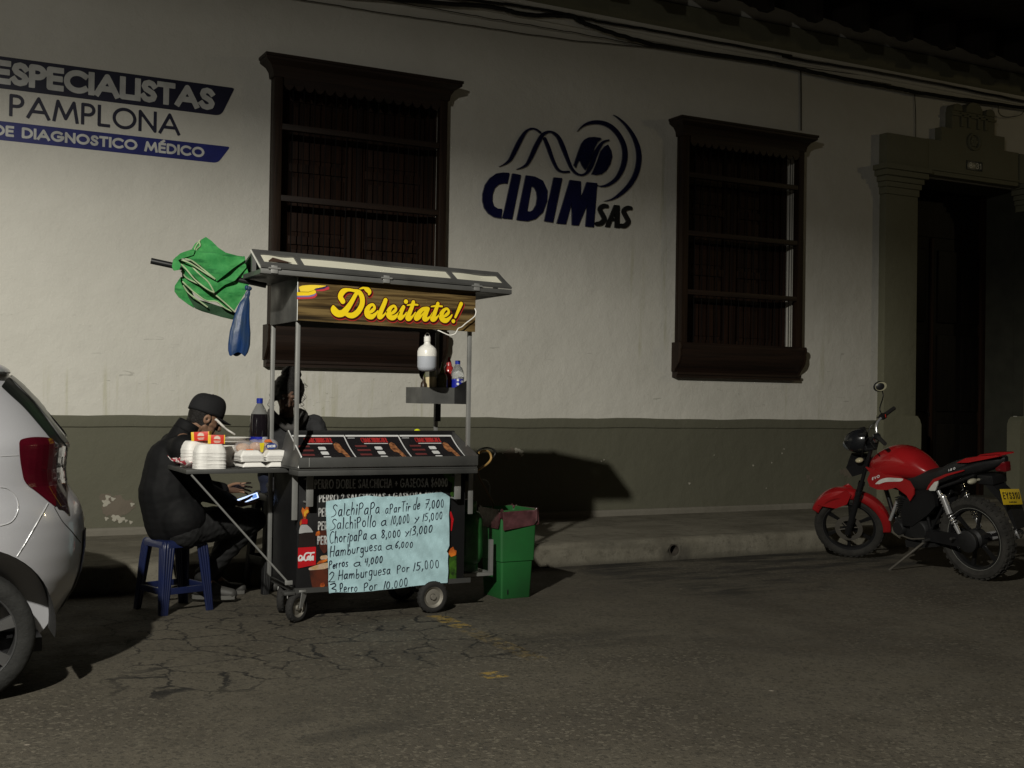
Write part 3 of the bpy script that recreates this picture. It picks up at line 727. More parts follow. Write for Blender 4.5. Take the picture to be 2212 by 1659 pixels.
LI('arc', [var([(1750, 97, 2), (1820, 140, 10), (1920, 235, 20), (2010, 370, 30), (2065, 520, 38), (2075, 670, 40), (2040, 830, 38), (1960, 970, 34), (1850, 1080, 26), (1740, 1150, 12), (1640, 1175, 2)])])
LI('letter', [poly([(463, 822), (380, 818), (300, 830), (220, 885), (160, 970), (130, 1080), (128, 1170), (150, 1260), (200, 1330), (270, 1375), (360, 1392), (372, 1270), (320, 1268), (270, 1235), (250, 1170), (252, 1090), (280, 1010), (330, 965), (385, 952), (437, 955)])])
LI('letter', [poly([(500, 828), (606, 848), (495, 1400), (378, 1388)])])
LI('letter', [poly([(668, 852), (780, 868), (880, 920), (935, 1040), (930, 1170), (880, 1310), (790, 1395), (690, 1425), (553, 1410)], [[(735, 990), (775, 1010), (800, 1060), (808, 1130), (795, 1220), (755, 1285), (720, 1303), (682, 1300)]])])
LI('letter', [poly([(1015, 878), (1120, 888), (1005, 1442), (897, 1425)])])
LI('letter', [poly([(1215, 910), (1352, 928), (1350, 1150), (1425, 937), (1555, 950), (1512, 1500), (1410, 1490), (1436, 1200), (1322, 1478), (1242, 1472), (1240, 1180), (1165, 1462), (1052, 1452)])])
LI('letter', [var([(1690, 1240, 26), (1630, 1235, 32), (1592, 1275, 34), (1625, 1345, 36), (1645, 1400, 36), (1600, 1450, 34), (1545, 1458, 30)]) + ('b', 0)], M_LOGO2)
LI('letter', [poly([(1770, 1220), (1835, 1228), (1832, 1512), (1775, 1505), (1778, 1425), (1738, 1422), (1712, 1502), (1655, 1495)], [[(1778, 1315), (1752, 1385), (1779, 1388)]])], M_LOGO2)
LI('letter', [var([(1985, 1265, 26), (1930, 1260, 32), (1888, 1300, 34), (1920, 1370, 36), (1945, 1430, 36), (1900, 1480, 34), (1842, 1480, 30)]) + ('b', 0)], M_LOGO2)
# ------------------------------------------------------------------ food cart
def steel(name, c=.30, r=.35, v=.25): return mat(name, (c, c, c * .97), r, .6, var=v, vscale=5, rvar=.25, bump=.12, bscale=7)
M_ST = steel('cart_steel', .42, .38); M_STD = steel('cart_steel_dull', .12, .45); M_STF = steel('roof_frame_steel', .19, .42)
M_BLK = mat('cart_black', (.010, .010, .011), .38, bump=.1, bscale=12, rvar=.2); M_RUB = mat('rubber', (.022, .021, .020), .85, bump=.3)
M_CREAM = mat('cream_acrylic', (.66, .64, .53), .35, var=.06, vscale=4)
CX = Vector((2.67, 6.98, 0))
cart = empty('food_cart', CX, 'steel street food cart with sloped roof, yellow script sign, fold-out tray and black printed front', 'food cart')
def cp(mb, name, m, par=cart, org=CX, **k):
    o = mb.build(name, m, None, **k); o.data.transform(Matrix.Translation(-Vector(org))); o.parent = par; return o
def cink(*a, par=cart, org=CX, **k):
    o = ink(*a, **k); o.data.transform(Matrix.Translation(-Vector(org))); o.parent = par; return o
XL, XR, YF, YK = 2.10, 3.245, 6.72, 7.245
# posts
for x, y, za, zb in ((XL, YF, .86, 1.76), (XR - .03, YF, .86, 1.76), (XL - .002, YK - .025, .20, 2.02), (XR - .03, YK - .025, .86, 2.0)):
    cp(MB().box(x, x + .025, y, y + .022, za, zb, .004), 'post', M_ST)
cp(MB().box(XL - .012, XL + .022, YF - .012, YF - .001, .60, .89, .003), 'post_sleeve', M_ST)
cp(MB().box(XR - .018, XR + .014, YF - .012, YF - .001, .60, .865, .003), 'post_sleeve', M_ST)
# body: black box with bottom edge and counter
cp(MB().box(XL + .027, XR - .032, YF + .004, YK - .028, .185, .862, .006), 'body', M_BLK)
cp(MB().box(XL + .018, XR + .01, YF - .004, YF + .003, .17, .20).box(XL + .018, XL + .0265, YF + .004, YK - .03, .17, .20), 'bottom_edge', M_STD)
cp(MB().box(2.068, 3.203, 6.532, 6.716, .868, .899, .003).box(XL + .03, XR - .035, 6.716, YK - .03, .866, .898), 'counter', M_STD)
# display case: front trough, side cheeks, sloped poster front
cp(MB().box(2.07, 3.203, 6.530, 6.542, .916, .974, .002).box(2.07, 3.203, 6.543, 6.96, .901, .912), 'display_tray', M_STD)
for x, xt in ((2.07, 2.135), (3.197, 3.23)):
    mb = MB(); pts = [(6.543, .914), (6.94, .914), (6.99, 1.105), (6.965, 1.11), (6.93, 1.10), (6.55, .978)]
    mb.prism([(u, v) for u, v in pts], lambda u, v: (x + (xt - x) * (v - .914) / .2, u, v), lambda u, v: (x + (xt - x) * (v - .914) / .2 + .005, u, v)); cp(mb, 'display_cheek', M_STD)
M_GLASS = mat('clear_acrylic', (.9, .92, .92), .04, spec=.6, trans=1, var=0, ior=1.3)
# curved poster sheet leaning back from tray to top rail
def curve(t): return (6.60 + .35 * t + .035 * math.sin(math.pi * t), .916 + .172 * t)
top_rail = cp(MB().box(2.135, XR, 6.965, 6.99, 1.085, 1.115, .003), 'display_rail', M_BLK)
M_POST = mat('menu_print_black', (.018, .016, .018), .25, coat=.4); M_RED = mat('print_red', (.42, .03, .03), .4); M_WHT = mat('print_white', (.72, .72, .72), .45)
M_FOOD = mat('print_food', (.40, .17, .07), .4, col2=(.07, .025, .015), vscale=45)
def onc(off):
    def f(u, v, d):
        t = max(0, min(1.02, v)); y, z = curve(t); return (u, y - off, z)
    return f
mb = MB(); mb.grid(lambda a, b: (2.125 + 1.09 * a,) + curve(b), 2, 14); cp(mb, 'menu_sheet', M_POST)
def cpr(pts, r): return ('s', pts, r, 'b')
for i, (a, b) in enumerate(((2.128, 2.485), (2.49, 2.845), (2.85, 3.21))):
    W = b - a
    e = cink('menu_border', [('p', [(a, .945), (b, .945), (b, 1.0), (a, 1.0)]), ('p', [(b - .008, 0), (b, 0), (b, .96), (b - .008, .96)])], M_WHT, onc(.003), cell=.006)
    pr = lettering('CHARCHBURGUER', a + .25 * W, a + .74 * W, .745, .905, .0065, gap=.45)
    pr = [(p[0], [(u, v) for u, v in p[1]], p[2] * .8, p[3]) for p in pr]
    cink('menu_title', pr, M_RED, onc(.0035), cell=.0035)
    cink('menu_rule', [('p', [(a + .28 * W, .70), (a + .72 * W, .70), (a + .72 * W, .722), (a + .28 * W, .722)]), ('p', [(a + .02 * W, .89), (a + .16 * W, .89), (a + .16 * W, .905), (a + .02 * W, .905)])], M_WHT, onc(.0035), cell=.005)
    cink('menu_lines', [('p', [(a + .09 * W, z), (a + (.30 + .03 * (q % 2)) * W, z), (a + (.30 + .03 * (q % 2)) * W, z + .055), (a + .09 * W, z + .055)]) for q, z in enumerate((.60, .47, .33, .19, .06))], mat('print_maroon', (.16, .035, .035), .5), onc(.0035), cell=.006)
    cink('menu_prices', [('p', [(a + q * W, z + h_) for q, h_ in ((.43, -.035), (.44, -.05), (.55, -.05), (.56, -.035), (.56, .035), (.55, .05), (.44, .05), (.43, .035))]) for z in (.56, .41, .26, .11)], M_WHT, onc(.0035), cell=.005)
    cink('menu_picture', [('p', [(a + q * W, v) for q, v in ((.715, .55), (.735, .70), (.79, .76), (.84, .70), (.855, .55), (.885, .40), (.905, .2), (.905, .0), (.85, .0), (.825, .25), (.80, .42), (.745, .42))])], M_FOOD, onc(.0035), cell=.007)
cp(MB().tube([(2.07, 6.540, .914), (2.088, 6.546, .978), (2.137, 6.962, 1.114)], .004, 6), 'edge_trim', mat('white_edge', (.75, .75, .75), .4))
cp(MB().tube([(2.13, 6.529, .921), (2.13, 6.5285, .972)], .002, 6), 'edge_trim', M_ST)
# sign board and side panels of the roof box
def signwood():
    g = NG('printed_planks'); v = g.scale(g.pos, (2.2, 1, 46)); n = g.noise(1, 5, .6, v, .7)
    c = g.mix(g.ramp(n, .35, .65), (.045, .026, .010), (.17, .115, .045)); c = g.mix(g.ramp(g.noise(1, 3, .5, g.scale(g.pos, (.8, 1, 16))), .5, .62), c, (.018, .012, .006))
    return g.out(c, .35, None, .5)
sign = cp(MB().prism([(2.090, 1.765), (3.238, 1.742), (3.238, 2.005), (2.090, 2.03)], lambda u, v: (u, 6.674, v), lambda u, v: (u, 6.682, v)), 'sign_board', signwood(), smooth=0)
cp(MB().box(XL - .006, XL + .002, 6.683, YK, 1.762, 2.018, .002), 'side_panel', M_STD)
cp(MB().box(XR + .002, XR + .006, 6.72, YK, 1.77, 2.0), 'side_panel', M_STD)
cp(MB().tube([(XL - .010, 6.676, 1.764), (XL - .010, 6.676, 2.02)], .003, 6), 'edge_trim', M_ST)
cp(MB().box(XL + .01, XR, YK - .01, YK, 1.76, 1.99), 'back_panel', M_STD)
# roof: front hinged frame with cream panes, gable ends
RX0, RX1 = 1.852, 3.463
def slope(t): return (6.62 + .20 * t, 2.053 + .114 * t)
def lift(m2):
    for v in m2.bm.verts: v.co.z -= .034 * (v.co.x - RX0) / (RX1 - RX0)
    return m2
mb = MB(); mb.box(RX0, RX1, 6.616, 6.640, 2.020, 2.048, .002)
cp(lift(mb), 'roof_rail', M_STF)
fr = MB()
def bar(u0, u1, t0, t1, th=.012):
    (ya, za), (yb_, zb) = slope(t0), slope(t1); n = Vector((0, -.114, .20)).normalized() * th
    fr.prism([(u0, 0), (u1, 0), (u1, 1), (u0, 1)], lambda u, v: (u, ya + (yb_ - ya) * v, za + (zb - za) * v), lambda u, v: (u, ya + (yb_ - ya) * v + n.y, za + (zb - za) * v + n.z))
bar(RX0, RX1, 0, .25); bar(RX0, RX1, .74, 1.0)
for u in (RX0, 2.09, 3.072, RX1 - .035): bar(u, u + .034, .252, .738, .0115)
cp(lift(fr), 'roof_frame', M_STF)
pn = MB(); n3 = Vector((0, -.114, .20)).normalized() * .003
for u0, u1 in ((RX0 + .036, 2.088), (2.126, 3.070), (3.108, RX1 - .037)):
    (ya, za), (yb_, zb) = slope(.252), slope(.738)
    pn.grid(lambda a, b: (u0 + (u1 - u0) * a, ya + (yb_ - ya) * b + n3.y, za + (zb - za) * b + n3.z + .003 * math.sin(a * 7)), 8, 1)
cp(lift(pn), 'roof_pane', M_CREAM)
tr = MB(); pts = [(RX0 + .06, .30), (RX0 + .10, .55), (RX0 + .2, .32)]
tr.prism(pts, lambda u, v: (u, slope(v)[0] - .004, slope(v)[1] + .012), lambda u, v: (u, slope(v)[0] - .003, slope(v)[1] + .010)); cp(lift(tr), 'torn_flap', mat('torn_brown', (.05, .025, .015), .8))
rb = MB(); rb.prism([(6.812, 2.166), (6.84, 2.166), (7.31, 2.032), (7.31, 2.02), (6.84, 2.152), (6.812, 2.152)], lambda u, v: (RX0 + .01, u, v), lambda u, v: (RX1 - .01, u, v))
cp(lift(rb), 'roof_top', M_STF)
for x in (RX0 + .002, RX1 - .026):
    e = MB(); e.box(x, x + .024, 6.806, 6.83, 2.045, 2.150); e.box(x, x + .024, 6.641, 7.30, 2.018, 2.044)
    cp(lift(e), 'roof_gable', M_STF)
cp(MB().tube([(RX0 - .003, 6.614, 2.050), (RX0 - .003, 6.818, 2.168)], .005, 6), 'roof_trim', mat('bright_edge', (.6, .6, .55), .4))
cp(lift(MB().box(RX0 + .03, RX1 - .03, 6.645, 7.28, 2.020, 2.026)), 'roof_underside', M_BLK)
for u in (1.93, 2.615, 3.215):
    h = MB(); h.cyl((u - .035, 6.608, 2.052), (u + .035, 6.608, 2.052), .006, n=8); h.box(u - .02, u + .02, 6.608, 6.6145, 2.024, 2.047, .001); h.box(u - .018, u + .018, 6.609, 6.615, 2.056, 2.068, .001)
    cp(lift(h), 'hinge', M_ST)
# handles on the front corners
for x0, ya in ((2.165, .78), (3.115, .80)):
    h = MB(); h.box(x0 - .006, x0 + .036, 6.66, 6.672, .68 + (.02 if x0 > 3 else 0), .86, .003)
    h.cyl((x0 + .0, 6.672, .84), (x0 - .0, YF + .006, .84), .006); h.cyl((x0, 6.672, .705), (x0, YF + .006, .705), .006)
    cp(h, 'handle', M_ST)
# front print: bottle, headings, flames, leaves
FY = YF - .001
def fp(k, pts): return uv(k, pts, FY)
Kf = crop(1000, 1600, 1.8433); Kb = crop(1040, 1850, 2.7195)
pf = plane_y(FY)
M_PRED = mat('label_red', (.50, .012, .018), .3); M_COLA = mat('cola_dark', (.022, .015, .014), .15, coat=.5); M_CLR = mat('bottle_clear_print', (.42, .42, .42), .35)
M_FLAME = mat('print_flame', (.75, .20, .02), .5, col2=(.18, .02, .01), vscale=22); M_LEAF = mat('print_leaf', (.05, .14, .012), .5, col2=(.012, .03, .006), vscale=28)
M_EMB = mat('print_embers', (.10, .022, .010), .5, col2=(.012, .008, .008), vscale=14); M_GREYT = mat('print_grey', (.60, .60, .59), .5, col2=(.12, .12, .12), vscale=60)
cink('print_embers', [('p', fp(Kb, [(485, 1080), (680, 1040), (684, 1290), (520, 1290), (500, 1180)])), ('p', fp(Kb, [(545, 660), (600, 650), (676, 640), (678, 870), (640, 900), (600, 840), (570, 720)]))], M_EMB, pf, cell=.006)
bot = cink('printed_bottle', [('p', fp(Kb, [(372, 685), (376, 640), (390, 595), (405, 588), (460, 588), (500, 625), (527, 668), (440, 672), (372, 685)]))], M_CLR, pf, cell=.004)
cink('bottle_cola', [('p', fp(Kb, [(374, 690), (440, 675), (528, 672), (545, 710), (553, 820), (365, 832)]))], M_COLA, plane_y(FY - .001), cell=.004)
cink('bottle_cap', [('p', fp(Kb, [(398, 580), (400, 535), (415, 522), (455, 524), (466, 535), (462, 582)]))], M_PRED, plane_y(FY - .001), cell=.003)
cink('bottle_label', [('p', fp(Kb, [(363, 834), (555, 822), (553, 1018), (470, 1032), (360, 1056)]))], M_PRED, plane_y(FY - .001), cell=.004)
cc = [[(402, 925), (385, 918), (370, 940), (372, 965), (395, 960)], [(405, 940), (398, 962), (412, 960), (420, 935), (412, 940)], [(420, 935), (418, 960), (428, 958)], [(370, 972), (400, 970)],
      [(535, 885), (500, 890), (455, 890), (432, 915), (430, 955), (445, 970), (462, 955)], [(476, 925), (462, 940), (466, 962), (478, 955), (482, 930), (476, 925)], [(500, 890), (490, 960), (498, 965)], [(520, 925), (508, 935), (508, 960), (520, 955), (524, 925), (523, 965)]]
cink('label_script', [('s', fp(Kb, smooth_pts(s, 4)), .0042) for s in cc], M_WHT, plane_y(FY - .002), cell=.002)
cink('print_flame', [('p', fp(Kb, [(418, 528), (412, 485), (398, 440), (408, 400), (436, 425), (452, 385), (478, 358), (497, 362), (492, 420), (484, 450), (458, 478), (446, 524)])), ('p', fp(Kb, [(385, 600), (380, 560), (398, 520), (404, 545), (396, 590)]))], M_FLAME, plane_y(FY - .0015), cell=.003)
for fl_ in ([(548, 700), (560, 668), (590, 650), (600, 690), (575, 715)], [(556, 1010), (590, 975), (640, 965), (676, 940), (676, 975), (620, 1000)], [(595, 1250), (605, 1215), (640, 1205), (650, 1240), (625, 1262)]): cink('print_flame', [('p', fp(Kb, fl_))], M_FLAME, plane_y(FY - .0015), cell=.003)
cink('print_flame', [('p', fp(Kf, [(1400, 1062), (1420, 1035), (1445, 1018), (1452, 1040), (1470, 1048), (1466, 1080), (1430, 1092)]))], M_FLAME, plane_y(FY - .0015), cell=.003)
cink('flame_core', [('p', fp(Kb, [(428, 500), (424, 460), (436, 440), (460, 425), (476, 430), (470, 455), (448, 470), (440, 500)]))], mat('print_flame_yellow', (.80, .42, .03), .5), plane_y(FY - .0022), cell=.003)
cink('print_bread', [('s', fp(Kb, [(490, 1060), (560, 1045), (640, 1030), (672, 1022)]), (.008, .014, .018, .016)), ('s', fp(Kb, [(620, 940), (660, 935)]), .012)], mat('print_bread', (.55, .40, .33), .5, col2=(.45, .30, .10), vscale=30), plane_y(FY - .0018), cell=.003)
cink('print_leaf', [('p', fp(Kf, [(1412, 1070), (1470, 1085), (1468, 1262), (1412, 1268)])), ('p', fp(Kf, [(1370, 480), (1490, 475), (1480, 600), (1440, 660), (1425, 640), (1440, 560), (1385, 520)]))], M_LEAF, pf, cell=.004)
cink('print_chili', [('s', fp(Kf, [(1425, 770), (1440, 820), (1432, 900)]), (.007, .009, .004))], M_PRED, pf, cell=.003)
h1 = fp(Kf, [(437, 600), (1405, 585), (437, 535), (1405, 515)])
def headline(txt, pts, t, gap=.3, sp=.4):
    """heading between two bottom corners and two top corners (on the front plane)"""
    (xa, za), (xb, zb), (xc, zc), (xd, zd) = pts; hgt = ((zc - za) + (zd - zb)) / 2
    pr = lettering(txt, xa, xb, 0, hgt, t, gap, sp); return [(p[0], [(u, v + za + (zb - za) * (u - xa) / (xb - xa)) for u, v in p[1]], p[2], p[3]) for p in pr]
cink('print_heading', headline('PERRO DOBLE SALCHICHA + GASEOSA $6000', h1, .0072, .42, .55), M_GREYT, plane_y(FY - .002), cell=.003)
h2 = fp(Kf, [(470, 697), (1360, 668), (470, 636), (1360, 612)])
cink('print_heading', headline('PERRO 2 SALCHICHAS + GASEOSA $8500', h2, .0072, .42, .55), M_GREYT, plane_y(FY - .002), cell=.003)
for (x, y) in ((466, 802), (463, 900), (458, 1005)):
    h = fp(Kf, [(x, y), (x + 130, y - 4), (x, y - 66), (x + 130, y - 68)]); cink('print_heading', headline('PERRO', h, .0075, .42), M_GREYT, plane_y(FY - .002), cell=.003)
# wheels: two swivel castors on the left, fixed wheels on the right
def wheel(nm, c, r, wd, ang, fork):
    M = Matrix.Rotation(R(ang), 4, 'Z') @ Matrix.Rotation(R(90), 4, 'X'); e = empty(nm, (0, 0, 0)); e.parent = cart
    t = MB(); h = wd / 2; t.lathe([(r * .66, -h * .8), (r * .80, -h), (r * .94, -h * .85), (r, -h * .4), (r, h * .4), (r * .94, h * .85), (r * .80, h), (r * .66, h * .8), (r * .66, -h * .8)], c, 36, M)
    for i in range(22):
        q = i * 2 * math.pi / 22
        for z in (-h * .55, h * .55):
            p = M @ Vector((r * .97 * math.cos(q), r * .97 * math.sin(q), z)) + Vector(c); t.ball(p, r * .055, seg=6, ring=4)
    cp(t, 'tyre', M_RUB, e, smooth=50)
    k = MB(); k.lathe([(0.02, -h * .3), (r * .3, -h * .35), (r * .5, -h * .2), (r * .64, -h * .75), (r * .67, -h * .75), (r * .67, h * .75), (r * .64, h * .75), (r * .5, h * .2), (r * .3, h * .35), (.02, h * .3)], c, 28, M)
    k.lathe([(.001, -h * .8), (.016, -h * .8), (.018, 0), (.016, h * .8), (.001, h * .8)], c, 14, M); cp(k, 'rim', mat('dusty_rim', (.33, .31, .27), .5, .6, rvar=.3), e)
    if fork:
        f = MB(); d = Matrix.Rotation(R(ang), 4, 'Z')
        for s in (-1, 1):
            a = Vector(c) + d @ Vector((0, s * (h + .008), 0)); b = a + d @ Vector((fork, 0, r * 1.05))
            f.prism([(-.012, 0), (.012, 0), (.028, 1), (-.028, 1)], lambda u, v: a.lerp(b, v) + d @ Vector((u, -.002, 0)), lambda u, v: a.lerp(b, v) + d @ Vector((u, .002, 0)))
        tp = Vector(c) + d @ Vector((fork, 0, r * 1.06)); f.cyl(tp, tp + Vector((0, 0, .012)), .045, n=16); f.cyl(tp, Vector((tp.x, tp.y, .19)), .016, n=10)
        cp(f, 'fork', M_ST, e)
    return e
wheel('castor', (2.135, 6.735, .086), .086, .045, 35, .035)
wheel('castor', (2.155, 7.075, .086), .086, .045, 60, .035)
wheel('wheel', (2.990, 6.705, .098), .098, .05, 2, 0)
wheel('wheel', (2.990, 7.20, .098), .098, .05, 2, 0)
cp(MB().cyl((2.99, 6.70, .098), (2.99, 7.2, .098), .009).box(2.965, 3.015, 6.74, 6.76, .10, .18).box(2.965, 3.015, 7.16, 7.18, .10, .18), 'axle', M_STD)
cp(MB().cyl((2.35, 6.78, .18), (2.352, 6.775, .135), .004, n=6), 'hanging_pin', M_STD)
# side tray and its brace
tray = cp(MB().box(1.497, 2.098, 6.80, 7.315, .872, .896, .003), 'side_tray', M_STD)
cp(MB().cyl((1.525, 6.80, .868), (2.075, 6.715, .238), .0062, n=8).box(2.055, 2.10, 6.705, 6.718, .225, .25, .003), 'brace', M_ST)
cp(MB().box(2.05, 2.115, 6.70, 6.78, .165, .184, .004), 'corner_plate', M_STD)
# gas bottle rack on the right end
rk = MB(); rk.box(3.216, 3.535, 6.96, 6.985, .165, .185); rk.box(3.511, 3.535, 6.96, 6.985, .186, .40); rk.box(3.215, 3.535, 7.30, 7.32, .165, .185); rk.box(3.511, 3.535, 6.986, 7.299, .165, .185); rk.box(3.248, 3.510, 6.986, 7.299, .160, .172)
cp(rk, 'bottle_rack', M_ST)
cp(MB().box(3.25, 3.30, 6.76, 6.99, .80, .865, .004), 'side_bracket', M_STD)
# condiment shelf between the right posts
s = MB(); z0, z1 = 1.288, 1.393
s.box(3.0, 3.33, 6.945, 6.951, z0, z1).box(3.0, 3.33, 7.20, 7.206, z0, z1).box(3.0, 3.006, 6.952, 7.199, z0, z1).box(3.324, 3.33, 6.952, 7.199, z0, z1).box(3.007, 3.323, 6.952, 7.199, z0, z0 + .006)
cp(s, 'condiment_shelf', steel('shelf_steel', .2, .4))
cp(MB().prism([(6.74, z0), (6.944, z0), (6.944, z1), (6.74, 1.445)], lambda u, v: (3.2285, u, v), lambda u, v: (3.235, u, v)), 'shelf_cheek', M_BLK)
cp(MB().box(3.205, 3.245, 7.19, 7.215, 1.17, 1.286), 'shelf_bracket', M_BLK)

# ---- script sign lettering
KS = crop(1240, 1080, 3.403); SY = 6.6725
def vs(pts, sub=6):
    q = smooth_pts(pts, sub); sc = 1 / 3.403 / 1.8228 / (2560 / 7.2); return ('s', uv(KS, q, SY), [c[2] * sc for c in q])
def blob(x, y, r): return ('s', uv(KS, [(x, y), (x + 1, y)], SY), r / 3.403 / 1.8228 / (2560 / 7.2))
D = [vs([(372, 362, 34), (340, 300, 34), (375, 232, 36), (440, 208, 22), (520, 218, 20), (590, 240, 30), (630, 310, 34), (630, 400, 34), (585, 490, 36), (520, 545, 38), (460, 550, 34), (405, 525, 24)]),
     vs([(570, 235, 22), (540, 280, 26), (490, 370, 30), (430, 460, 38), (370, 520, 44), (305, 525, 46), (255, 480, 44), (245, 430, 16)]),
     vs([(600, 195, 8), (660, 180, 18), (700, 205, 34), (728, 235, 28), (722, 270, 12)])]
def e_(x, y, s=1):
    f = lambda a, b, r: (x + a * s, y + b * s, r * s)
    return [vs([f(25, -5, 10), f(75, -40, 24), (x + 110 * s, y - 82 * s, 20 * s), f(85, -128, 17), f(35, -100, 27), f(5, -40, 36), f(15, 20, 36), f(70, 40, 34), f(125, 0, 20), f(155, -40, 10)])]
L = [vs([(945, 345, 28), (925, 400, 30), (890, 480, 31), (862, 560, 32), (880, 575, 26), (925, 545, 14), (960, 500, 8)])]
I1 = [vs([(1185, 440, 26), (1155, 500, 30), (1135, 570, 32), (1150, 585, 28), (1200, 550, 14), (1225, 510, 8)]), blob(1218, 366, 30)]
T1 = [vs([(1318, 372, 25), (1298, 440, 27), (1265, 520, 31), (1240, 585, 32), (1265, 595, 28), (1310, 560, 14), (1345, 510, 8)]), vs([(1238, 414, 9), (1310, 405, 14), (1375, 410, 12)], 3)]
A1 = [vs([(1500, 455, 22), (1440, 470, 27), (1385, 530, 32), (1355, 590, 32), (1395, 585, 20), (1445, 530, 10), (1490, 470, 8)]), vs([(1515, 462, 25), (1490, 520, 28), (1465, 590, 32), (1490, 605, 26), (1540, 570, 12), (1570, 520, 8)])]
T2 = [vs([(1646, 392, 24), (1625, 460, 26), (1595, 540, 31), (1572, 600, 32), (1600, 605, 26), (1640, 570, 14), (1665, 540, 8)]), vs([(1558, 432, 9), (1630, 425, 14), (1704, 430, 12)], 3)]
EX = [vs([(1958, 395, 27), (1930, 460, 24), (1900, 530, 19), (1880, 575, 16)]), blob(1853, 628, 27)]
glyphs = [D, e_(690, 530, .98), L, e_(980, 545, .95), I1, T1, A1, T2, e_(1688, 582, .95), EX]
allp = [q for g_ in glyphs for q in g_]
def shift(pr, dx, dz): return [(p[0], [(u + dx, v + dz) for u, v in p[1]], p[2]) for p in pr]
M_LY = mat('letter_yellow', (.85, .62, .012), .4, var=.03); M_LD = mat('letter_maroon', (.045, .004, .004), .4); M_LR = mat('letter_red', (.40, .03, .025), .4)
cink('letter_drop', shift(allp, .006, -.009), M_LR, plane_y(SY + .0005), cell=.0028, off=.0075)
cink('letter_outline', allp + shift(allp, .003, -.005), M_LD, plane_y(SY - .0006), cell=.0028, off=.0060)
for g_ in glyphs: cink('letter', g_, M_LY, plane_y(SY - .0016), cell=.0022)
# painted tricolour ribbon at the left of the sign
KR = crop(900, 1000, 5.53)
def rib(nm, pts, c, d): cink(nm, [('p', uv(KR, pts, SY))], mat(nm, c, .4, var=.05), plane_y(SY - d), cell=.0022)
rib('ribbon_red', [(1490, 940), (1560, 945), (1790, 930), (1880, 900), (1900, 860), (1925, 860), (1925, 905), (1880, 955), (1800, 975), (1490, 985)], (.50, .045, .06), .0005)
rib('ribbon_red', [(1900, 780), (2050, 765), (2150, 710), (2195, 720), (2190, 770), (2060, 810), (1920, 810)], (.50, .045, .06), .0005)
rib('ribbon_blue', [(1490, 905), (1740, 900), (1860, 870), (1905, 845), (1905, 870), (1860, 915), (1750, 940), (1490, 945)], (.20, .16, .35), .0010)
rib('ribbon_blue', [(1880, 750), (2040, 735), (2140, 695), (2170, 705), (2080, 760), (1900, 785)], (.035, .025, .10), .0010)
rib('ribbon_yellow', [(1490, 830), (1740, 835), (1840, 800), (1870, 785), (1895, 800), (1905, 845), (1860, 875), (1740, 905), (1490, 910)], (.85, .60, .02), .0015)
rib('ribbon_yellow', [(1530, 720), (1600, 690), (1760, 675), (1880, 675), (2140, 692), (2050, 720), (1890, 750), (1850, 790), (1740, 825), (1560, 820)], (.85, .62, .05), .0019)

# ---- handwritten price sheet taped over the front
KH = crop(1260, 1920, 3.7704); PYY = 6.700
def warp(u, v): return -.010 * max(0, (v - .64) / .07) ** 2 * max(0, min(1, (u - 2.75) / .25)) + .003 * math.sin(u * 31 + v * 9) + .0025 * math.sin(v * 47 + u * 12) + .0015 * math.sin(u * 90 + v * 60)
out = [(92, 205), (160, 190), (300, 175), (430, 160), (520, 150), (600, 135), (720, 117), (800, 128), (940, 138), (1030, 128), (1150, 135), (1330, 118), (1500, 95), (1700, 70), (1790, 66), (1860, 95), (1925, 140), (1918, 400), (1920, 860), (1875, 945), (1900, 980), (1898, 1415), (1700, 1425), (1400, 1460), (1100, 1500), (800, 1535), (450, 1558), (250, 1552), (160, 1560), (128, 1568), (120, 1200), (110, 800), (95, 500)]
M_PAPER = mat('pale_blue_paper', (.45, .67, .73), .75, var=.07, vscale=9, bump=.5, bscale=16)
sheet = ink('price_sheet', [('p', uv(KH, out, PYY))], M_PAPER, lambda u, v, d: (u, PYY + warp(u, v) + d, v), .007, thick=.0012, smooth=60)
tag(sheet, 'pale blue handwritten price sheet taped across the black cart front', 'price sheet')
SHO = Vector((2.7, PYY, .45)); sheet.data.transform(Matrix.Translation(-SHO)); sheet.location = SHO
M_PEN = mat('marker_ink', (.012, .014, .035), .5)
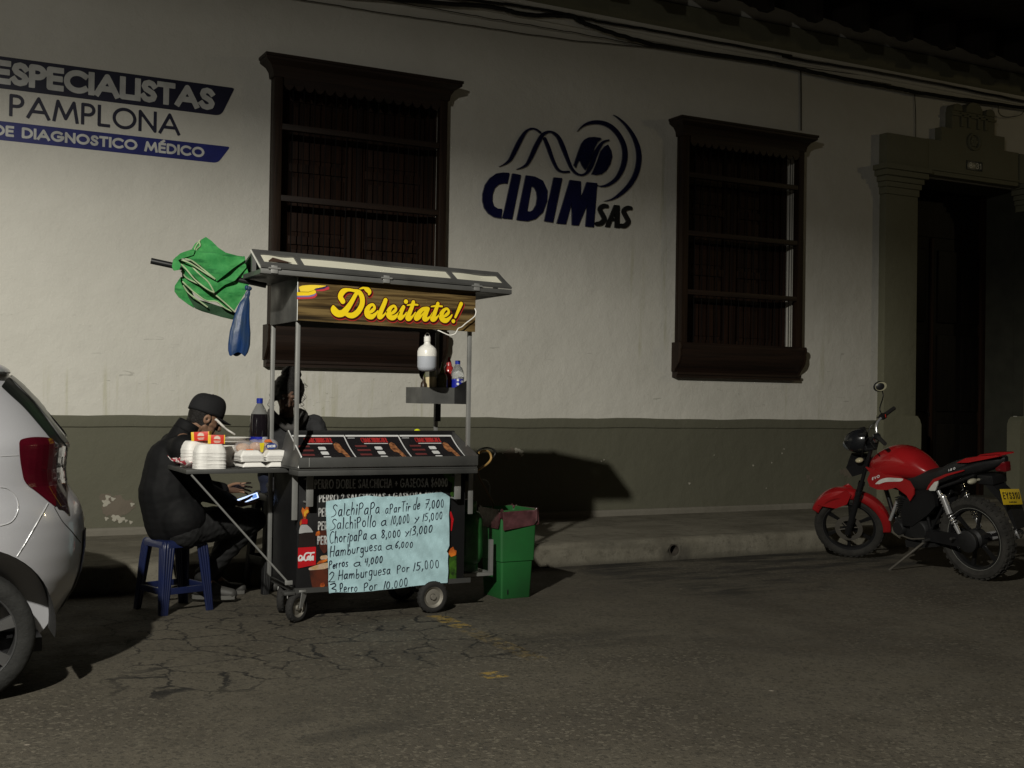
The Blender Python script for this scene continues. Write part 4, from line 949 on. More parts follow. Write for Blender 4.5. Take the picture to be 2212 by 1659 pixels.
# handwriting alphabet: strokes in a unit box, x-height .55, descenders below 0
def O_(cx, cy, rx, ry, a=60, b=420, n=12): return _arc(cx, cy, rx, ry, a, b, n)
HW = {
 'S': (.62, [smooth_pts([(.62, .88), (.42, 1.0), (.22, .9), (.2, .72), (.42, .5), (.52, .28), (.35, .05), (0, -.05)], 3)]),
 'a': (.45, [smooth_pts([(.38, .5), (.15, .5), (.02, .25), (.12, .02), (.32, .15), (.38, .5), (.38, .12), (.46, .0)], 3)]),
 'l': (.12, [[(.06, 1.0), (.05, .0)]]), 'c': (.4, [smooth_pts([(.4, .5), (.2, .52), (.04, .28), (.12, .03), (.4, .08)], 3)]),
 'h': (.42, [[(.05, 1.0), (.04, 0)], smooth_pts([(.05, .3), (.2, .52), (.34, .4), (.36, 0)], 3)]),
 'i': (.12, [[(.06, .5), (.05, 0)], O_(.07, .74, .05, .05, 0, 360, 7)]), 'P': (.5, [[(.08, .9), (.05, -.05)], smooth_pts([(.06, .88), (.3, .98), (.46, .78), (.34, .52), (.06, .45)], 3)]),
 'p': (.42, [[(.05, .5), (.04, -.42)], smooth_pts([(.05, .42), (.22, .55), (.4, .35), (.28, .05), (.06, .1)], 3)]),
 'r': (.34, [[(.05, .5), (.05, 0)], smooth_pts([(.05, .28), (.16, .5), (.34, .46)], 3)]),
 'T': (.5, [[(0, .95), (.5, 1.0)], [(.26, .97), (.22, 0)]]), 'd': (.45, [smooth_pts([(.36, .45), (.12, .48), (.02, .2), (.14, .02), (.34, .18)], 3), [(.40, 1.05), (.38, .0)]]),
 'e': (.4, [smooth_pts([(.04, .25), (.36, .32), (.28, .52), (.08, .45), (.03, .18), (.18, .0), (.4, .1)], 3)]),
 'o': (.42, [O_(.2, .26, .18, .25)]), 'y': (.4, [[(.03, .5), (.2, .15)], [(.4, .52), (.05, -.35)]]),
 'C': (.55, [smooth_pts([(.55, .92), (.3, .95), (.06, .6), (.06, .25), (.25, .0), (.55, .1)], 4)]), 'H': (.55, [[(.05, 1), (.03, 0)], [(.5, 1), (.48, 0)], [(.03, .48), (.5, .52)]]),
 'm': (.66, [[(.04, .5), (.04, 0)], smooth_pts([(.04, .3), (.18, .52), (.3, .4), (.3, 0)], 3), smooth_pts([(.3, .3), (.44, .52), (.58, .4), (.6, 0)], 3)]),
 'b': (.42, [[(.05, 1.0), (.05, .05)], smooth_pts([(.05, .3), (.25, .5), (.4, .25), (.25, .0), (.05, .06)], 3)]),
 'u': (.42, [smooth_pts([(.04, .5), (.05, .12), (.2, .0), (.36, .15), (.38, .5), (.38, .0)], 3)]), 'g': (.42, [smooth_pts([(.36, .45), (.12, .5), (.03, .25), (.14, .05), (.34, .18)], 3), smooth_pts([(.38, .5), (.36, -.2), (.2, -.42), (.0, -.34)], 3)]),
 's': (.34, [smooth_pts([(.32, .5), (.1, .5), (.1, .32), (.28, .2), (.24, .02), (.0, .02)], 3)]),
 '7': (.45, [[(0, .95), (.45, 1.0), (.2, .0)], [(.08, .5), (.42, .54)]]), '0': (.46, [O_(.22, .45, .17, .44, 70, 430, 16)]), '1': (.14, [[(.14, .95), (.02, .0)]]),
 '5': (.46, [smooth_pts([(.14, .92), (.1, .55), (.32, .52), (.4, .28), (.22, .03), (.0, .06)], 3), [(.14, .92), (.5, .95)]]), ',': (.12, [[(.1, .08), (.02, -.2)]]),
 '8': (.44, [smooth_pts([(.4, .85), (.2, .98), (.06, .8), (.2, .55), (.38, .3), (.22, .02), (.04, .2), (.2, .5), (.4, .8)], 3)]), '3': (.44, [smooth_pts([(.04, .9), (.3, .98), (.38, .75), (.14, .52), (.4, .4), (.36, .1), (.0, .0)], 3)]),
 '6': (.42, [smooth_pts([(.36, .98), (.1, .6), (.05, .2), (.2, .0), (.38, .2), (.26, .42), (.06, .25)], 3)]), '4': (.42, [[(.04, .9), (.0, .45), (.36, .5)], [(.36, .92), (.3, 0)]]), '2': (.48, [smooth_pts([(.04, .78), (.25, .98), (.42, .75), (.2, .3), (.0, .02)], 3) + [(.5, .0)]]),
}
def write(txt, x0, y0, x1, y1, h):
    """one word on the sheet: baseline from (x0,y0) to (x1,y1) in the crop, h = capital height"""
    tot = sum(HW[c][0] + .17 for c in txt) - .17; x = 0; pr = []
    for c in txt:
        wd, st = HW[c]; jy = rj.uniform(-.045, .045); sl = rj.uniform(.02, .10); gw = rj.uniform(.92, 1.08)
        for s_ in st:
            pts = []
            for u, v in s_:
                t = (x + u) / tot; pts.append((x0 + (x1 - x0) * t + sl * v * h, y0 + (y1 - y0) * t - (v * gw + jy) * h))
            lw = rj.uniform(.0024, .0034); pr.append(('s', uv(KH, pts, PYY), [lw * (1.12 - .35 * k / max(1, len(pts) - 1)) for k in range(len(pts))]))
        x += wd + .17
    return pr
rj = random.Random(4)
words = [('SalchiPaPa', 170, 425, 875, 380, 175), ('aParTir', 970, 385, 1335, 340, 145), ('de', 1385, 345, 1478, 325, 165), ('7,000', 1555, 310, 1832, 290, 140),
 ('SalchiPollo', 155, 622, 825, 578, 165), ('a', 905, 575, 985, 565, 145), ('10,000', 1055, 555, 1320, 525, 135), ('y', 1400, 500, 1465, 490, 90), ('15,000', 1525, 500, 1815, 465, 115),
 ('ChoripaPa', 140, 825, 690, 775, 165), ('a', 748, 770, 835, 762, 120), ('8,000', 905, 755, 1195, 728, 115), ('y', 1262, 695, 1320, 690, 80), ('13,000', 1330, 715, 1665, 665, 125),
 ('Hamburguesa', 148, 1030, 910, 925, 150), ('a', 975, 918, 1075, 912, 110), ('6,000', 1120, 900, 1370, 885, 95),
 ('Perros', 125, 1205, 410, 1170, 120), ('a', 495, 1170, 605, 1160, 110), ('4,000', 665, 1160, 925, 1115, 110),
 ('2', 128, 1400, 215, 1395, 145), ('Hamburguesa', 272, 1375, 1040, 1280, 150), ('Por', 1140, 1265, 1325, 1245, 120), ('15,000', 1385, 1240, 1770, 1185, 130)]
pr = []
for wd_ in words: pr += write(*wd_)
o = ink('handwriting', pr, M_PEN, lambda u, v, d: (u, PYY - .0012 + warp(u, v), v), .0021); o.data.transform(Matrix.Translation(-SHO)); o.parent = sheet
pr = write('3', 135, 1590, 235, 1585, 165) + write('Perro', 290, 1570, 550, 1545, 145) + write('Por', 645, 1545, 850, 1505, 130) + write('10,000', 945, 1515, 1300, 1455, 125)
V_, F_ = ink_mesh(pr, .0021)
def bottom(u):  # lower paper edge
    e_ = [uv(KH, [p], PYY)[0] for p in out[21:30]]; e_.sort()
    return float(np.interp(u, [a for a, b in e_], [b for a, b in e_])) + .002
F_ = [f for f in F_ if all(V_[i][1] > bottom(V_[i][0]) for i in f)]
me = bpy.data.meshes.new('handwriting'); me.from_pydata([(u, PYY - .0012 + warp(u, v), v) for u, v in V_], [], F_); o = finish('handwriting', me, M_PEN, None, 0); o.data.transform(Matrix.Translation(-SHO)); o.parent = sheet
# ------------------------------------------------------------------ things on, in and round the cart
def solo(mb, name, m, org, label, cat, group=None, **k):
    o = mb.build(name, m, None, **k); o.data.transform(Matrix.Translation(-Vector(org))); o.location = org
    return tag(o, label, cat, group)
def sub(mb, name, m, par, org, **k):
    o = mb.build(name, m, None, **k); o.data.transform(Matrix.Translation(-Vector(org))); o.parent = par; return o
# rechargeable bulb, unlit, hanging on a hook
bo = Vector((2.945, 6.745, 1.486)); bulb = empty('hanging_bulb', bo, 'white jar-shaped emergency bulb hanging unlit under the yellow script sign', 'bulb')
M_PLW = mat('white_plastic', (.74, .72, .68), .3, var=.03); M_DIF = mat('bulb_diffuser', (.40, .42, .47), .35, var=.04)
mb = MB(); mb.lathe([(.0, .0), (.03, .003), (.052, .012), (.059, .03), (.060, .095)], bo, 32); sub(mb, 'diffuser', M_DIF, bulb, bo, smooth=60)
mb = MB(); mb.lathe([(.0605, .0955), (.0605, .125), (.054, .145), (.038, .160), (.024, .168), (.019, .178), (.019, .185)], bo, 32); sub(mb, 'housing', M_PLW, bulb, bo, smooth=60)
mb = MB(); mb.lathe([(.0, .186), (.021, .186), (.021, .216), (.012, .222), (0, .222)], bo, 24); mb.tube([bo + Vector((.015 * math.cos(R(a)), 0, .220 + .022 * math.sin(R(a)))) for a in range(-10, 200, 15)], .0022, 6); sub(mb, 'cap_loop', M_PLW, bulb, bo, smooth=50)
mb = MB(); mb.tube(smooth_pts([bo + Vector((0, 0, .24)), bo + Vector((.004, 0, .255)), bo + Vector((-.003, 0, .27)), bo + Vector((0, 0, .29))], 4), .0012, 5); sub(mb, 'hook', M_STD, bulb, bo)
# white cable looping from the sign end
KC = crop(1600, 1000, 4.8087); cpts = [tuple(px(*KC(x, y), 1, yy)) for x, y, yy in ((1298, 1035, 6.66), (1318, 1090, 6.645), (1300, 1170, 6.64), (1230, 1235, 6.64), (1130, 1310, 6.64), (1050, 1380, 6.64), (985, 1410, 6.64), (950, 1470, 6.64), (915, 1515, 6.64), (820, 1538, 6.65), (720, 1500, 6.66), (610, 1450, 6.68), (510, 1420, 6.72))]
c0 = Vector(cpts[0]); solo(MB().tube(smooth_pts(cpts, 6), .0036, 8), 'power_cable', M_PLW, c0, 'thin white cable looping below the right end of the yellow script sign', 'cable', smooth=60)
# maroon cloth strips hanging at the back
mb = MB()
def cloth(u, v): x = 3.13 + .17 * u; return (x, 7.30 + .012 * math.sin(u * 19) + .006 * math.sin(v * 5 + u * 3), 1.78 - (.30 + .05 * math.sin(u * 5)) * v)
mb.grid(cloth, 24, 8); o = solo(mb, 'hanging_cloth', mat('maroon_cloth', (.055, .010, .018), .85, col2=(.03, .035, .03), vscale=9, stretch=(1, 1, .1)), (3.2, 7.3, 1.75), 'dark maroon cloth hanging at the back of the cart beside the bulb', 'cloth', smooth=60)
so = o.modifiers.new('s', 'SOLIDIFY'); so.thickness = .003; apply_mods(o)
# condiment bottles standing in the shelf box
def bottle(name, c, prof, m, label, parts=(), n=24, group=None):
    c = Vector(c)
    if not parts:
        mb = MB(); mb.lathe(prof, c, n); return solo(mb, name, m, c, label, 'bottle', group, smooth=60)
    e = empty(name, c, label, 'bottle', group); mb = MB(); mb.lathe(prof, c, n); sub(mb, 'bottle_body', m, e, c, smooth=60)
    for nm, pr, mm in parts: q = MB(); q.lathe(pr, c, n); sub(q, nm, mm, e, c, smooth=60)
    return e
zs = 1.296
bottle('sauce_bottle', (3.035, 7.0, zs), [(0, 0), (.020, 0), (.021, .10), (.018, .125), (.009, .135), (.005, .165), (0, .166)], mat('brown_sauce', (.035, .02, .012), .4), 'small dark brown squeeze bottle, leftmost in the condiment shelf')
M_CRB = mat('cream_sauce', (.62, .52, .32), .35, var=.05)
bottle('sauce_bottle', (3.095, 7.02, zs), [(0, 0), (.037, 0), (.038, .14), (.036, .16), (.03, .175), (0, .176)], M_CRB, 'squat cream coloured sauce bottle with an upper half painted shadow grey in the condiment shelf', [('neck', [(.0385, .165), (.037, .20), (.028, .225), (.012, .232), (.0, .233)], mat('shadow_grey_plastic', (.16, .16, .12), .3))])  # grey upper half: a shadow put into the bottle's colour
bottle('sauce_bottle', (3.165, 7.0, zs), [(0, 0), (.036, 0), (.037, .155), (.03, .18), (.02, .19), (0, .191)], mat('olive_sauce', (.085, .08, .02), .22, coat=.4), 'olive green sauce bottle with a pointed nozzle in the condiment shelf', [('nozzle', [(.021, .1905), (.017, .20), (.008, .24), (.005, .262), (0, .263)], mat('olive_nozzle', (.10, .11, .01), .3))])
bottle('sauce_bottle', (3.125, 7.13, zs), [(0, 0), (.035, 0), (.035, .17), (.02, .20), (.008, .26), (0, .262)], mat('green_sauce', (.07, .08, .015), .25), 'tall green bottle half hidden behind the olive and red sauce bottles')
bottle('sauce_bottle', (3.232, 7.045, zs), [(0, 0), (.033, 0), (.034, .20), (.028, .23), (.02, .24), (0, .241)], mat('red_sauce', (.30, .022, .02), .18, coat=.6), 'tall glossy red ketchup bottle in the condiment shelf', [('nozzle', [(.021, .241), (.018, .255), (.009, .285), (.006, .298), (0, .299)], mat('red_nozzle', (.32, .03, .03), .25))])
M_PET = mat('pet_plastic', (.80, .82, .84), .06, var=0, trans=.85, ior=1.2, spec=.6)
M_BLL = mat('label_blue', (.012, .02, .30), .35, var=.1); M_BLC = mat('cap_blue', (.012, .03, .30), .35)
wb = Vector((3.272, 6.995, 1.352)); 
wbt = empty('water_bottle', wb, 'clear bottle with blue cap and blue label at the right end of the condiment shelf', 'bottle')
q = MB(); q.lathe([(0, -.01), (.036, -.01), (.040, .01), (.040, .09), (.044, .105), (.041, .14), (.030, .17), (.015, .190), (.0145, .20)], wb, 28); sub(q, 'bottle_body', M_PET, wbt, wb, smooth=60)
q = MB(); q.lathe([(.0415, .035), (.0415, .102)], wb, 28); sub(q, 'label', M_BLL, wbt, wb, smooth=60)
q = MB(); q.lathe([(.017, .194), (.017, .218), (0, .219)], wb, 20); sub(q, 'cap', M_BLC, wbt, wb)
def onbottle(c, r): return lambda u, v, d: (c.x + r * math.sin(u / r), c.y - r * math.cos(u / r), c.z + v)
o = ink('label_print', [('s', [(-.016, .090), (-.015, .090)], .007), ('s', [(-.016, .066), (-.015, .066)], .008)] + lettering('CRIS', .004, .034, .075, .088, .003), M_WHT, onbottle(wb, .0422), .002); o.data.transform(Matrix.Translation(-wb)); o.parent = wbt
# lemon coloured lid peeping over the display
solo(MB().ball((3.005, 7.02, 1.108), (.022, .022, .017)), 'yellow_lid', mat('yellow_plastic', (.75, .80, .02), .4, emit=None), (3.005, 7.02, 1.10), 'round lime yellow lid peeping over the black menu display', 'lid', smooth=60)
M_YSTAND = M_STD
cp(MB().cyl((3.005, 7.02, .899), (3.005, 7.02, 1.095), .012), 'pan_handle', M_STD)
# soda bottle on the tray
sb = Vector((2.030, 7.22, .8965)); sod = empty('soda_bottle', sb, 'large dark cola bottle with blue cap and blue-white label on the fold-out tray', 'bottle')
pxs = [(0, 0), (.044, 0), (.049, .012), (.048, .05), (.050, .08), (.050, .235), (.046, .262), (.038, .265), (.025, .295), (.015, .315), (.014, .325)]
q = MB(); q.lathe(pxs[:7] , sb, 32); sub(q, 'bottle_body', mat('cola_filled', (.010, .008, .010), .06, coat=.8), sod, sb, smooth=60)
q = MB(); q.lathe([(.046, .2625), (.036, .282), (.024, .302), (.015, .318), (.014, .325)], sb, 32); sub(q, 'shoulder', mat('pet_neck', (.34, .34, .33), .08, trans=.5, ior=1.2, coat=.6), sod, sb, smooth=60)
q = MB(); q.lathe([(.0505, .055), (.0512, .08), (.0512, .145)], sb, 32); sub(q, 'label', M_BLL, sod, sb, smooth=60)
o = ink('label_panel', [('p', [(.004, .055), (.052, .055), (.052, .145), (.004, .145)])], mat('label_pale', (.55, .58, .66), .4, col2=(.4, .42, .5), vscale=60), onbottle(sb, .0517), .003); o.data.transform(Matrix.Translation(-sb)); o.parent = sod
q = MB(); q.lathe([(.0175, .318), (.0175, .342), (.015, .345), (0, .345)], sb, 20); sub(q, 'cap', M_BLC, sod, sb)

sod.scale = (1.12, 1.12, 1.19)
# foam clamshell containers: nested stacks
M_FOAM = mat('foam_white', (.80, .78, .75), .55, var=.03, bump=.15, bscale=60)
def superell(a, b, n, k=4.0):
    return [(a * abs(math.cos(t)) ** (2 / k) * (1 if math.cos(t) >= 0 else -1), b * abs(math.sin(t)) ** (2 / k) * (1 if math.sin(t) >= 0 else -1)) for t in [2 * math.pi * i / n for i in range(n)]]
def foam(levels, w, d, notch=0, n=48):
    """tray: levels = [(scale, z)]; open shell with rolled rim; notch pinches the middle of the long side"""
    mb = MB(); base = superell(w / 2, d / 2, n); rings = []
    for s, z in levels:
        ring = []
        for x, y in base:
            p = 1 - notch * math.exp(-(x / (w * .055)) ** 2) * (1 if abs(y) > d * .3 else 0)
            ring.append(mb.bm.verts.new((x * s, y * s * p, z)))
        rings.append(ring)
    for A, B in zip(rings, rings[1:]):
        for i in range(n): mb.bm.faces.new((A[i], A[(i + 1) % n], B[(i + 1) % n], B[i]))
    mb.bm.faces.new(rings[-1]); return mb
rf = random.Random(11)
def stack(x, y, z, w, d, count, pitch, top, yaw, label, group, notch=.16):
    proto = None
    for i in range(count):
        last = i == count - 1
        lab = label % ('topmost' if last else 'layer under the top lid')
        if last: o = foam([(1, 0), (1.0, .004), (.965, .010), (.93, top * .45), (.80, top * .85), (.70, top), (.5, top * .97)], w, d, notch).build('foam_box', M_FOAM, smooth=60)
        elif proto is None: o = proto = foam([(1, 0), (1.0, .004), (.965, .008), (.96, pitch * 1.05)], w, d, notch).build('foam_box', M_FOAM, smooth=60)
        else: o = proto.copy(); COL.objects.link(o)
        o.location = (x + rf.uniform(-.0015, .0015), y + rf.uniform(-.002, .002), z + i * pitch); o.rotation_euler = (0, 0, R(yaw + rf.uniform(-1, 1)))
        tag(o, lab, 'food container', group)
TZ = .897
stack(1.650, 6.90, TZ, .180, .135, 12, .0082, .052, 4, 'white foam box, %s, front stack on the tray', 'foam boxes in the front stack on the tray')
stack(1.615, 7.07, TZ, .170, .135, 13, .0082, .055, 12, 'white foam box, %s, rear left stack on the tray', 'foam boxes in the rear stack on the tray')
def clam(x, y, z, yaw, tilt, label, group):
    o = foam([(1, 0), (1.0, .003), (.97, .006), (.93, .024), (.84, .034), (.78, .036)], .19, .20, .0).build('foam_box', M_FOAM, smooth=60)
    return tag(place(o, (x, y, z), (R(tilt), 0, R(yaw))), label, 'food container', group)
def wide(x, y, z, yaw, h, label):
    """open clamshell, its two halves lying as twin domes"""
    mb = MB(); n = 44
    def f(a, b):
        u = -1 + 2 * a; v = -1 + 2 * b; q = abs(u); e = min(1, (1 - abs(v)) * 4.5); g = min(1, (1 - q) * 6, max(0, (q - .03)) * 5)
        return (u * .148, v * .088, .004 + h * (max(0, min(e, g)) ** .75))
    mb.grid(f, 60, 24)
    o = mb.build('foam_box', M_FOAM, smooth=50); so = o.modifiers.new('s', 'SOLIDIFY'); so.thickness = .003; apply_mods(o)
    return tag(place(o, (x, y, z), (0, 0, R(yaw))), label, 'food container', 'opened foam boxes beside the cart post')
wide(1.985, 6.965, TZ + .002, 1, .026, 'open white foam box lying lowest beside the left cart post')
for i in range(4):
    wide(1.975 + rf.uniform(-.002, .002), 6.975, TZ + .034 + i * .0085, 2 - i * .3, .030 if i < 3 else .038, 'open white foam box %s of four nested beside the left cart post' % (('lowest', 'second', 'third', 'topmost')[i]))
# patterned paper trays at the outer corner
mb = MB(); 
def boat(a, b):
    u = -1 + 2 * a; v = -1 + 2 * b; return (u * .075, v * .055, .003 + .026 * max(0, (abs(v) - .35) / .65) ** 1.2 + .022 * max(0, (abs(u) - .6) / .4) ** 1.3)
def checks():
    g = NG('printed_paper'); c = g.voro(55, out='Color'); q = g.n.new('ShaderNodeSeparateColor'); g.L.new(c, q.inputs[0])
    return g.out(g.mix(g.ramp(q.outputs[0], .42, .5), (.78, .70, .68), (.42, .05, .07)), .6)
mb.grid(boat, 20, 14); o = mb.build('paper_tray', checks(), smooth=60); so = o.modifiers.new('s', 'SOLIDIFY'); so.thickness = .002; apply_mods(o)
tag(place(o, (1.575, 7.0, TZ + .006), (0, 0, R(15))), 'red and white patterned paper food tray at the outer corner of the fold-out tray', 'paper tray')
o = o.copy(); COL.objects.link(o); tag(place(o, (1.565, 7.19, TZ + .014), (R(4), R(-5), R(28))), 'second red and white patterned paper tray, lying behind the foam stacks', 'paper tray')
# white tub with rim, two bowls and a spoon
tb = Vector((1.83, 7.13, TZ)); M_TUB = mat('white_tub', (.72, .70, .66), .4, var=.04)
mb = MB(); mb.lathe([(.0, .0), (.062, 0), (.066, .006), (.088, .118), (.092, .120), (.092, .126), (.086, .127), (.083, .122), (.058, .01), (0, .008)], tb, 40); solo(mb, 'tub', M_TUB, tb, 'tall white tub standing behind the clear bread bag on the tray', 'tub', smooth=50)
for i, (dz, lab) in enumerate(((.1285, 'lower white bowl nested in the tub on the tray'), (.150, 'uppermost wide white bowl, its rim nearest the cola bottle'))):
    mb = MB(); cc_ = tb + Vector((.004 + .02 * i, .004, dz)); mb.lathe([(0, 0), (.05, 0), (.070, .006), (.090, .017), (.098, .019), (.098, .022), (.088, .021), (.066, .010), (0, .004)], cc_, 40); solo(mb, 'bowl', M_TUB, cc_, lab, 'bowl', 'white bowls on the tub', smooth=50)
KT = crop(640, 1600, 4.2538)
spn = [tuple(px(*KT(x, y), 1, yy)) for x, y, yy in ((885, 215, 7.02), (930, 250, 7.02), (1000, 320, 7.02), (1080, 390, 7.03), (1160, 440, 7.03), (1205, 470, 7.04))]
mb = MB(); mb.tube(smooth_pts(spn, 4), [.0095] * 10 + [.0075] * 11, 8, flat=.8); solo(mb, 'spatula', M_TUB, spn[0], 'white plastic spoon handle leaning on the bowls', 'spoon', smooth=60)
# two tea boxes on the front stacks
def teabox(c, w, d, h, yaw, tilt, label):
    e = empty('tea_box', c, label, 'box', None, (0, R(tilt), R(yaw)))
    mr, my = mat('box_red', (.60, .035, .018), .4, var=.06), mat('box_yellow', (.75, .50, .03), .4, var=.06)
    a = MB().box(-w / 2, w / 2, -d / 2, d / 2, 0, h, .0015).build('carton', mr, e)
    b = MB().box(-w / 2 - .0006, -w / 2 + .016, -d / 2 - .0006, d / 2 + .0006, -.0002, h + .0006, .001).box(w / 2 - .005, w / 2 + .0006, -d / 2 - .0006, d / 2 + .0006, -.0002, h + .0006, .001).build('carton_edge', my, e)
    fl = ink('flower_print', [('s', [(0, .60 * h), (.34 * h * math.cos(t), .60 * h + .30 * h * math.sin(t))], .045 * h) for t in [R(a_) for a_ in range(-10, 200, 24)]] + [('s', [(-.018, .30 * h), (.018, .30 * h)], .0022), ('s', [(-.014, .16 * h), (.014, .16 * h)], .0018)], mat('print_cream', (.75, .62, .52), .5), lambda u, v, d_: (u + .004, -d / 2 - .0012, v), .0016, parent=e)
    ft = ink('top_print', [('s', [(-.026, .006), (.026, .006)], .003), ('s', [(-.018, -.008), (.018, -.008)], .0025)], mat('print_gold', (.72, .42, .22), .5), lambda u, v, d_: (u, v, h + .0012), .002, parent=e)
    return e
teabox((1.69, 6.905, TZ + .1435), .095, .062, .050, -14, 0, 'red tea box with pale flower print, nearest on the front foam stack')
teabox((1.635, 7.03, TZ + .156), .105, .065, .052, -28, -4, 'red and yellow tea box lying behind the other tea box on the foam stacks')
# packaged bread in clear plastic, lettering upside down
bb = empty('bread_bag', (1.96, 7.02, TZ + .075), 'clear plastic bag of bread rolls with blue oval print, lying on the foam boxes', 'bread bag', None, (0, R(-3), R(2)))
M_BAG = mat('clear_film', (.62, .60, .62), .12, col2=(.50, .42, .40), vscale=14, alpha=.36, coat=1, bump=1, bscale=26)
mb = MB(); n = 40
def bagf(a, b):
    t = -1 + 2 * a; ph = 2 * math.pi * b; r = (max(0, 1 - abs(t) ** 5)) ** .4; wv = 1 + .05 * math.sin(t * 14 + 3 * math.sin(ph)) + .03 * math.sin(ph * 5 + t * 9)
    return (t * .135, .050 * r * wv * math.cos(ph), .044 + .044 * r * wv * math.sin(ph))
mb.grid(bagf, n, 28); sub_ = mb.build('film', M_BAG, bb, smooth=60)
mbr = mat('bread_crust', (.50, .23, .10), .6, col2=(.62, .42, .25), vscale=20)
for i, (x, z) in enumerate(((-.08, .04), (0.0, .042), (.075, .045))): MB().ball((x, .003, z), (.045, .036, .030)).build('bread_roll', mbr, bb, smooth=60)
def onbag(u, v, d): return (u, -.0545 + .16 * ((v - .044) ** 2) / .06 - d, v)
ink('oval_print', [('p', _arc(.075, .045, .034, .019, 0, 360, 28))], mat('print_navy', (.02, .05, .25), .3, coat=.5), onbag, .002, parent=bb)
ink('oval_lettering', lettering('ENOSI', .050, .100, .037, .053, .0042, gap=.3), M_WHT, lambda u, v, d: (u, onbag(u, v, 0)[1] - .0012, v), .0016, parent=bb)
ink('yellow_print', [('p', [(.008, .012), (.024, .012), (.034, .068), (.004, .068)])], mat('print_yellow', (.75, .62, .02), .3, coat=.5), onbag, .003, parent=bb)
ink('orange_print', [('p', [(-.085, .012), (-.04, .014), (-.035, .034), (-.08, .036)]), ('p', [(.03, .072), (.085, .070), (.07, .086), (.04, .086)])], mat('print_orange', (.70, .16, .03), .3, coat=.5), onbag, .003, parent=bb)

# gas bottle with hose
go = Vector((3.395, 7.08, .187)); gas = empty('gas_cylinder', go, 'dark green gas bottle on the rack at the right end of the cart', 'gas cylinder')
M_GAS = mat('gas_green', (.03, .17, .04), .35, var=.3, vscale=9, coat=.3, rvar=.3)
q = MB(); q.lathe([(0, .03), (.05, .035), (.085, .055), (.105, .09), (.108, .13), (.108, .30), (.104, .345), (.085, .385), (.05, .405), (.0, .41)], go, 36); sub(q, 'tank', M_GAS, gas, go, smooth=60)
q = MB(); q.lathe([(.076, 0), (.08, 0), (.08, .05), (.076, .052)], go, 32); sub(q, 'foot_ring', M_GAS, gas, go)
q = MB()
q.grid(lambda a, b: (go.x + .072 * math.cos(R(20 + 290 * a)), go.y + .072 * math.sin(R(20 + 290 * a)), go.z + .375 + .085 * b - (.045 if .34 < a < .46 else 0) * b), 40, 2)
o = sub(q, 'collar', M_GAS, gas, go, smooth=60); so = o.modifiers.new('s', 'SOLIDIFY'); so.thickness = .003; apply_mods(o)
q = MB(); q.cyl(go + Vector((0, 0, .405)), go + Vector((0, 0, .45)), .014); q.lathe([(.0, 0), (.03, 0), (.032, .01), (.028, .02), (0, .022)], go + Vector((0, 0, .45)), 16); sub(q, 'valve', M_STD, gas, go)
KG = crop(1760, 1720, 2.37)
def hose(pts, r, m, lab):
    P = [tuple(px(*KG(x, y), 1, yy)) for x, y, yy in pts]; return solo(MB().tube(smooth_pts(P, 8), r, 10), 'hose', m, P[0], lab, 'hose', 'hoses on the right end of the cart', smooth=60)
M_HY = mat('hose_yellow', (.42, .26, .09), .45); M_HK = mat('hose_black', (.015, .015, .015), .4)
hose([(300, 150, 7.0), (345, 128, 7.02), (395, 145, 7.04), (412, 200, 7.04), (380, 250, 7.02), (320, 290, 6.98), (290, 310, 6.97)], .0075, M_HY, 'short yellow gas hose curling out behind the display')
hose([(275, 290, 6.99), (300, 380, 7.0), (350, 470, 7.02), (400, 560, 7.05), (430, 620, 7.1), (428, 665, 7.12), (400, 680, 7.13)], .0065, mat('hose_tan', (.14, .09, .04), .5), 'long tan hose running down to the gas bottle')
hose([(285, 135, 7.05), (330, 108, 7.06), (400, 105, 7.08), (450, 135, 7.08), (440, 180, 7.08), (400, 230, 7.06), (360, 250, 7.04)], .006, M_HK, 'black cable loop above the yellow hose')
hose([(330, 395, 7.05), (370, 410, 7.06), (398, 450, 7.08), (400, 500, 7.08), (398, 560, 7.1)], .004, mat('hose_grey', (.16, .16, .15), .4), 'thin grey tube beside the tan hose')

# litter bin with liner
bc = Vector((3.715, 7.105, 0)); bn = empty('litter_bin', bc, 'bright green square plastic bin with a brown liner, right of the cart', 'litter bin', None, (0, 0, R(2)))
M_BIN = mat('green_plastic', (.017, .12, .030), .45, var=.14, vscale=5, rvar=.2, bump=.06, bscale=5)
mb = MB(); rings = []
def rr(w, d, r=.018, n=5):
    out_ = []
    for cx_, cy_, a0 in ((w - r, d - r, 0), (-w + r, d - r, 90), (-w + r, -d + r, 180), (w - r, -d + r, 270)):
        for i in range(n): t = R(a0 + 90 * i / (n - 1)); out_.append((cx_ + r * math.cos(t), cy_ + r * math.sin(t)))
    return out_
for w_, d_, z in ((.110, .125, .0), (.113, .128, .004), (.1225, .138, .245), (.130, .146, .250), (.137, .153, .52), (.139, .155, .575), (.145, .161, .577), (.145, .161, .590), (.137, .153, .590), (.133, .150, .50), (.105, .12, .01)):
    rings.append([mb.bm.verts.new((x, y, z)) for x, y in rr(w_, d_)])
for A, B in zip(rings, rings[1:]):
    for i in range(len(A)): mb.bm.faces.new((A[i], A[(i + 1) % len(A)], B[(i + 1) % len(A)], B[i]))
mb.bm.faces.new(rings[0][::-1]); mb.bm.faces.new(rings[-1]); mb.build('bin_body', M_BIN, bn, smooth=40)
mb = MB(); pts_ = rr(.150, .166, .03, 8); N_ = len(pts_); rl = random.Random(2)
drop = [.10 + .035 * math.sin(i * .9) + rl.uniform(-.012, .012) for i in range(N_)]
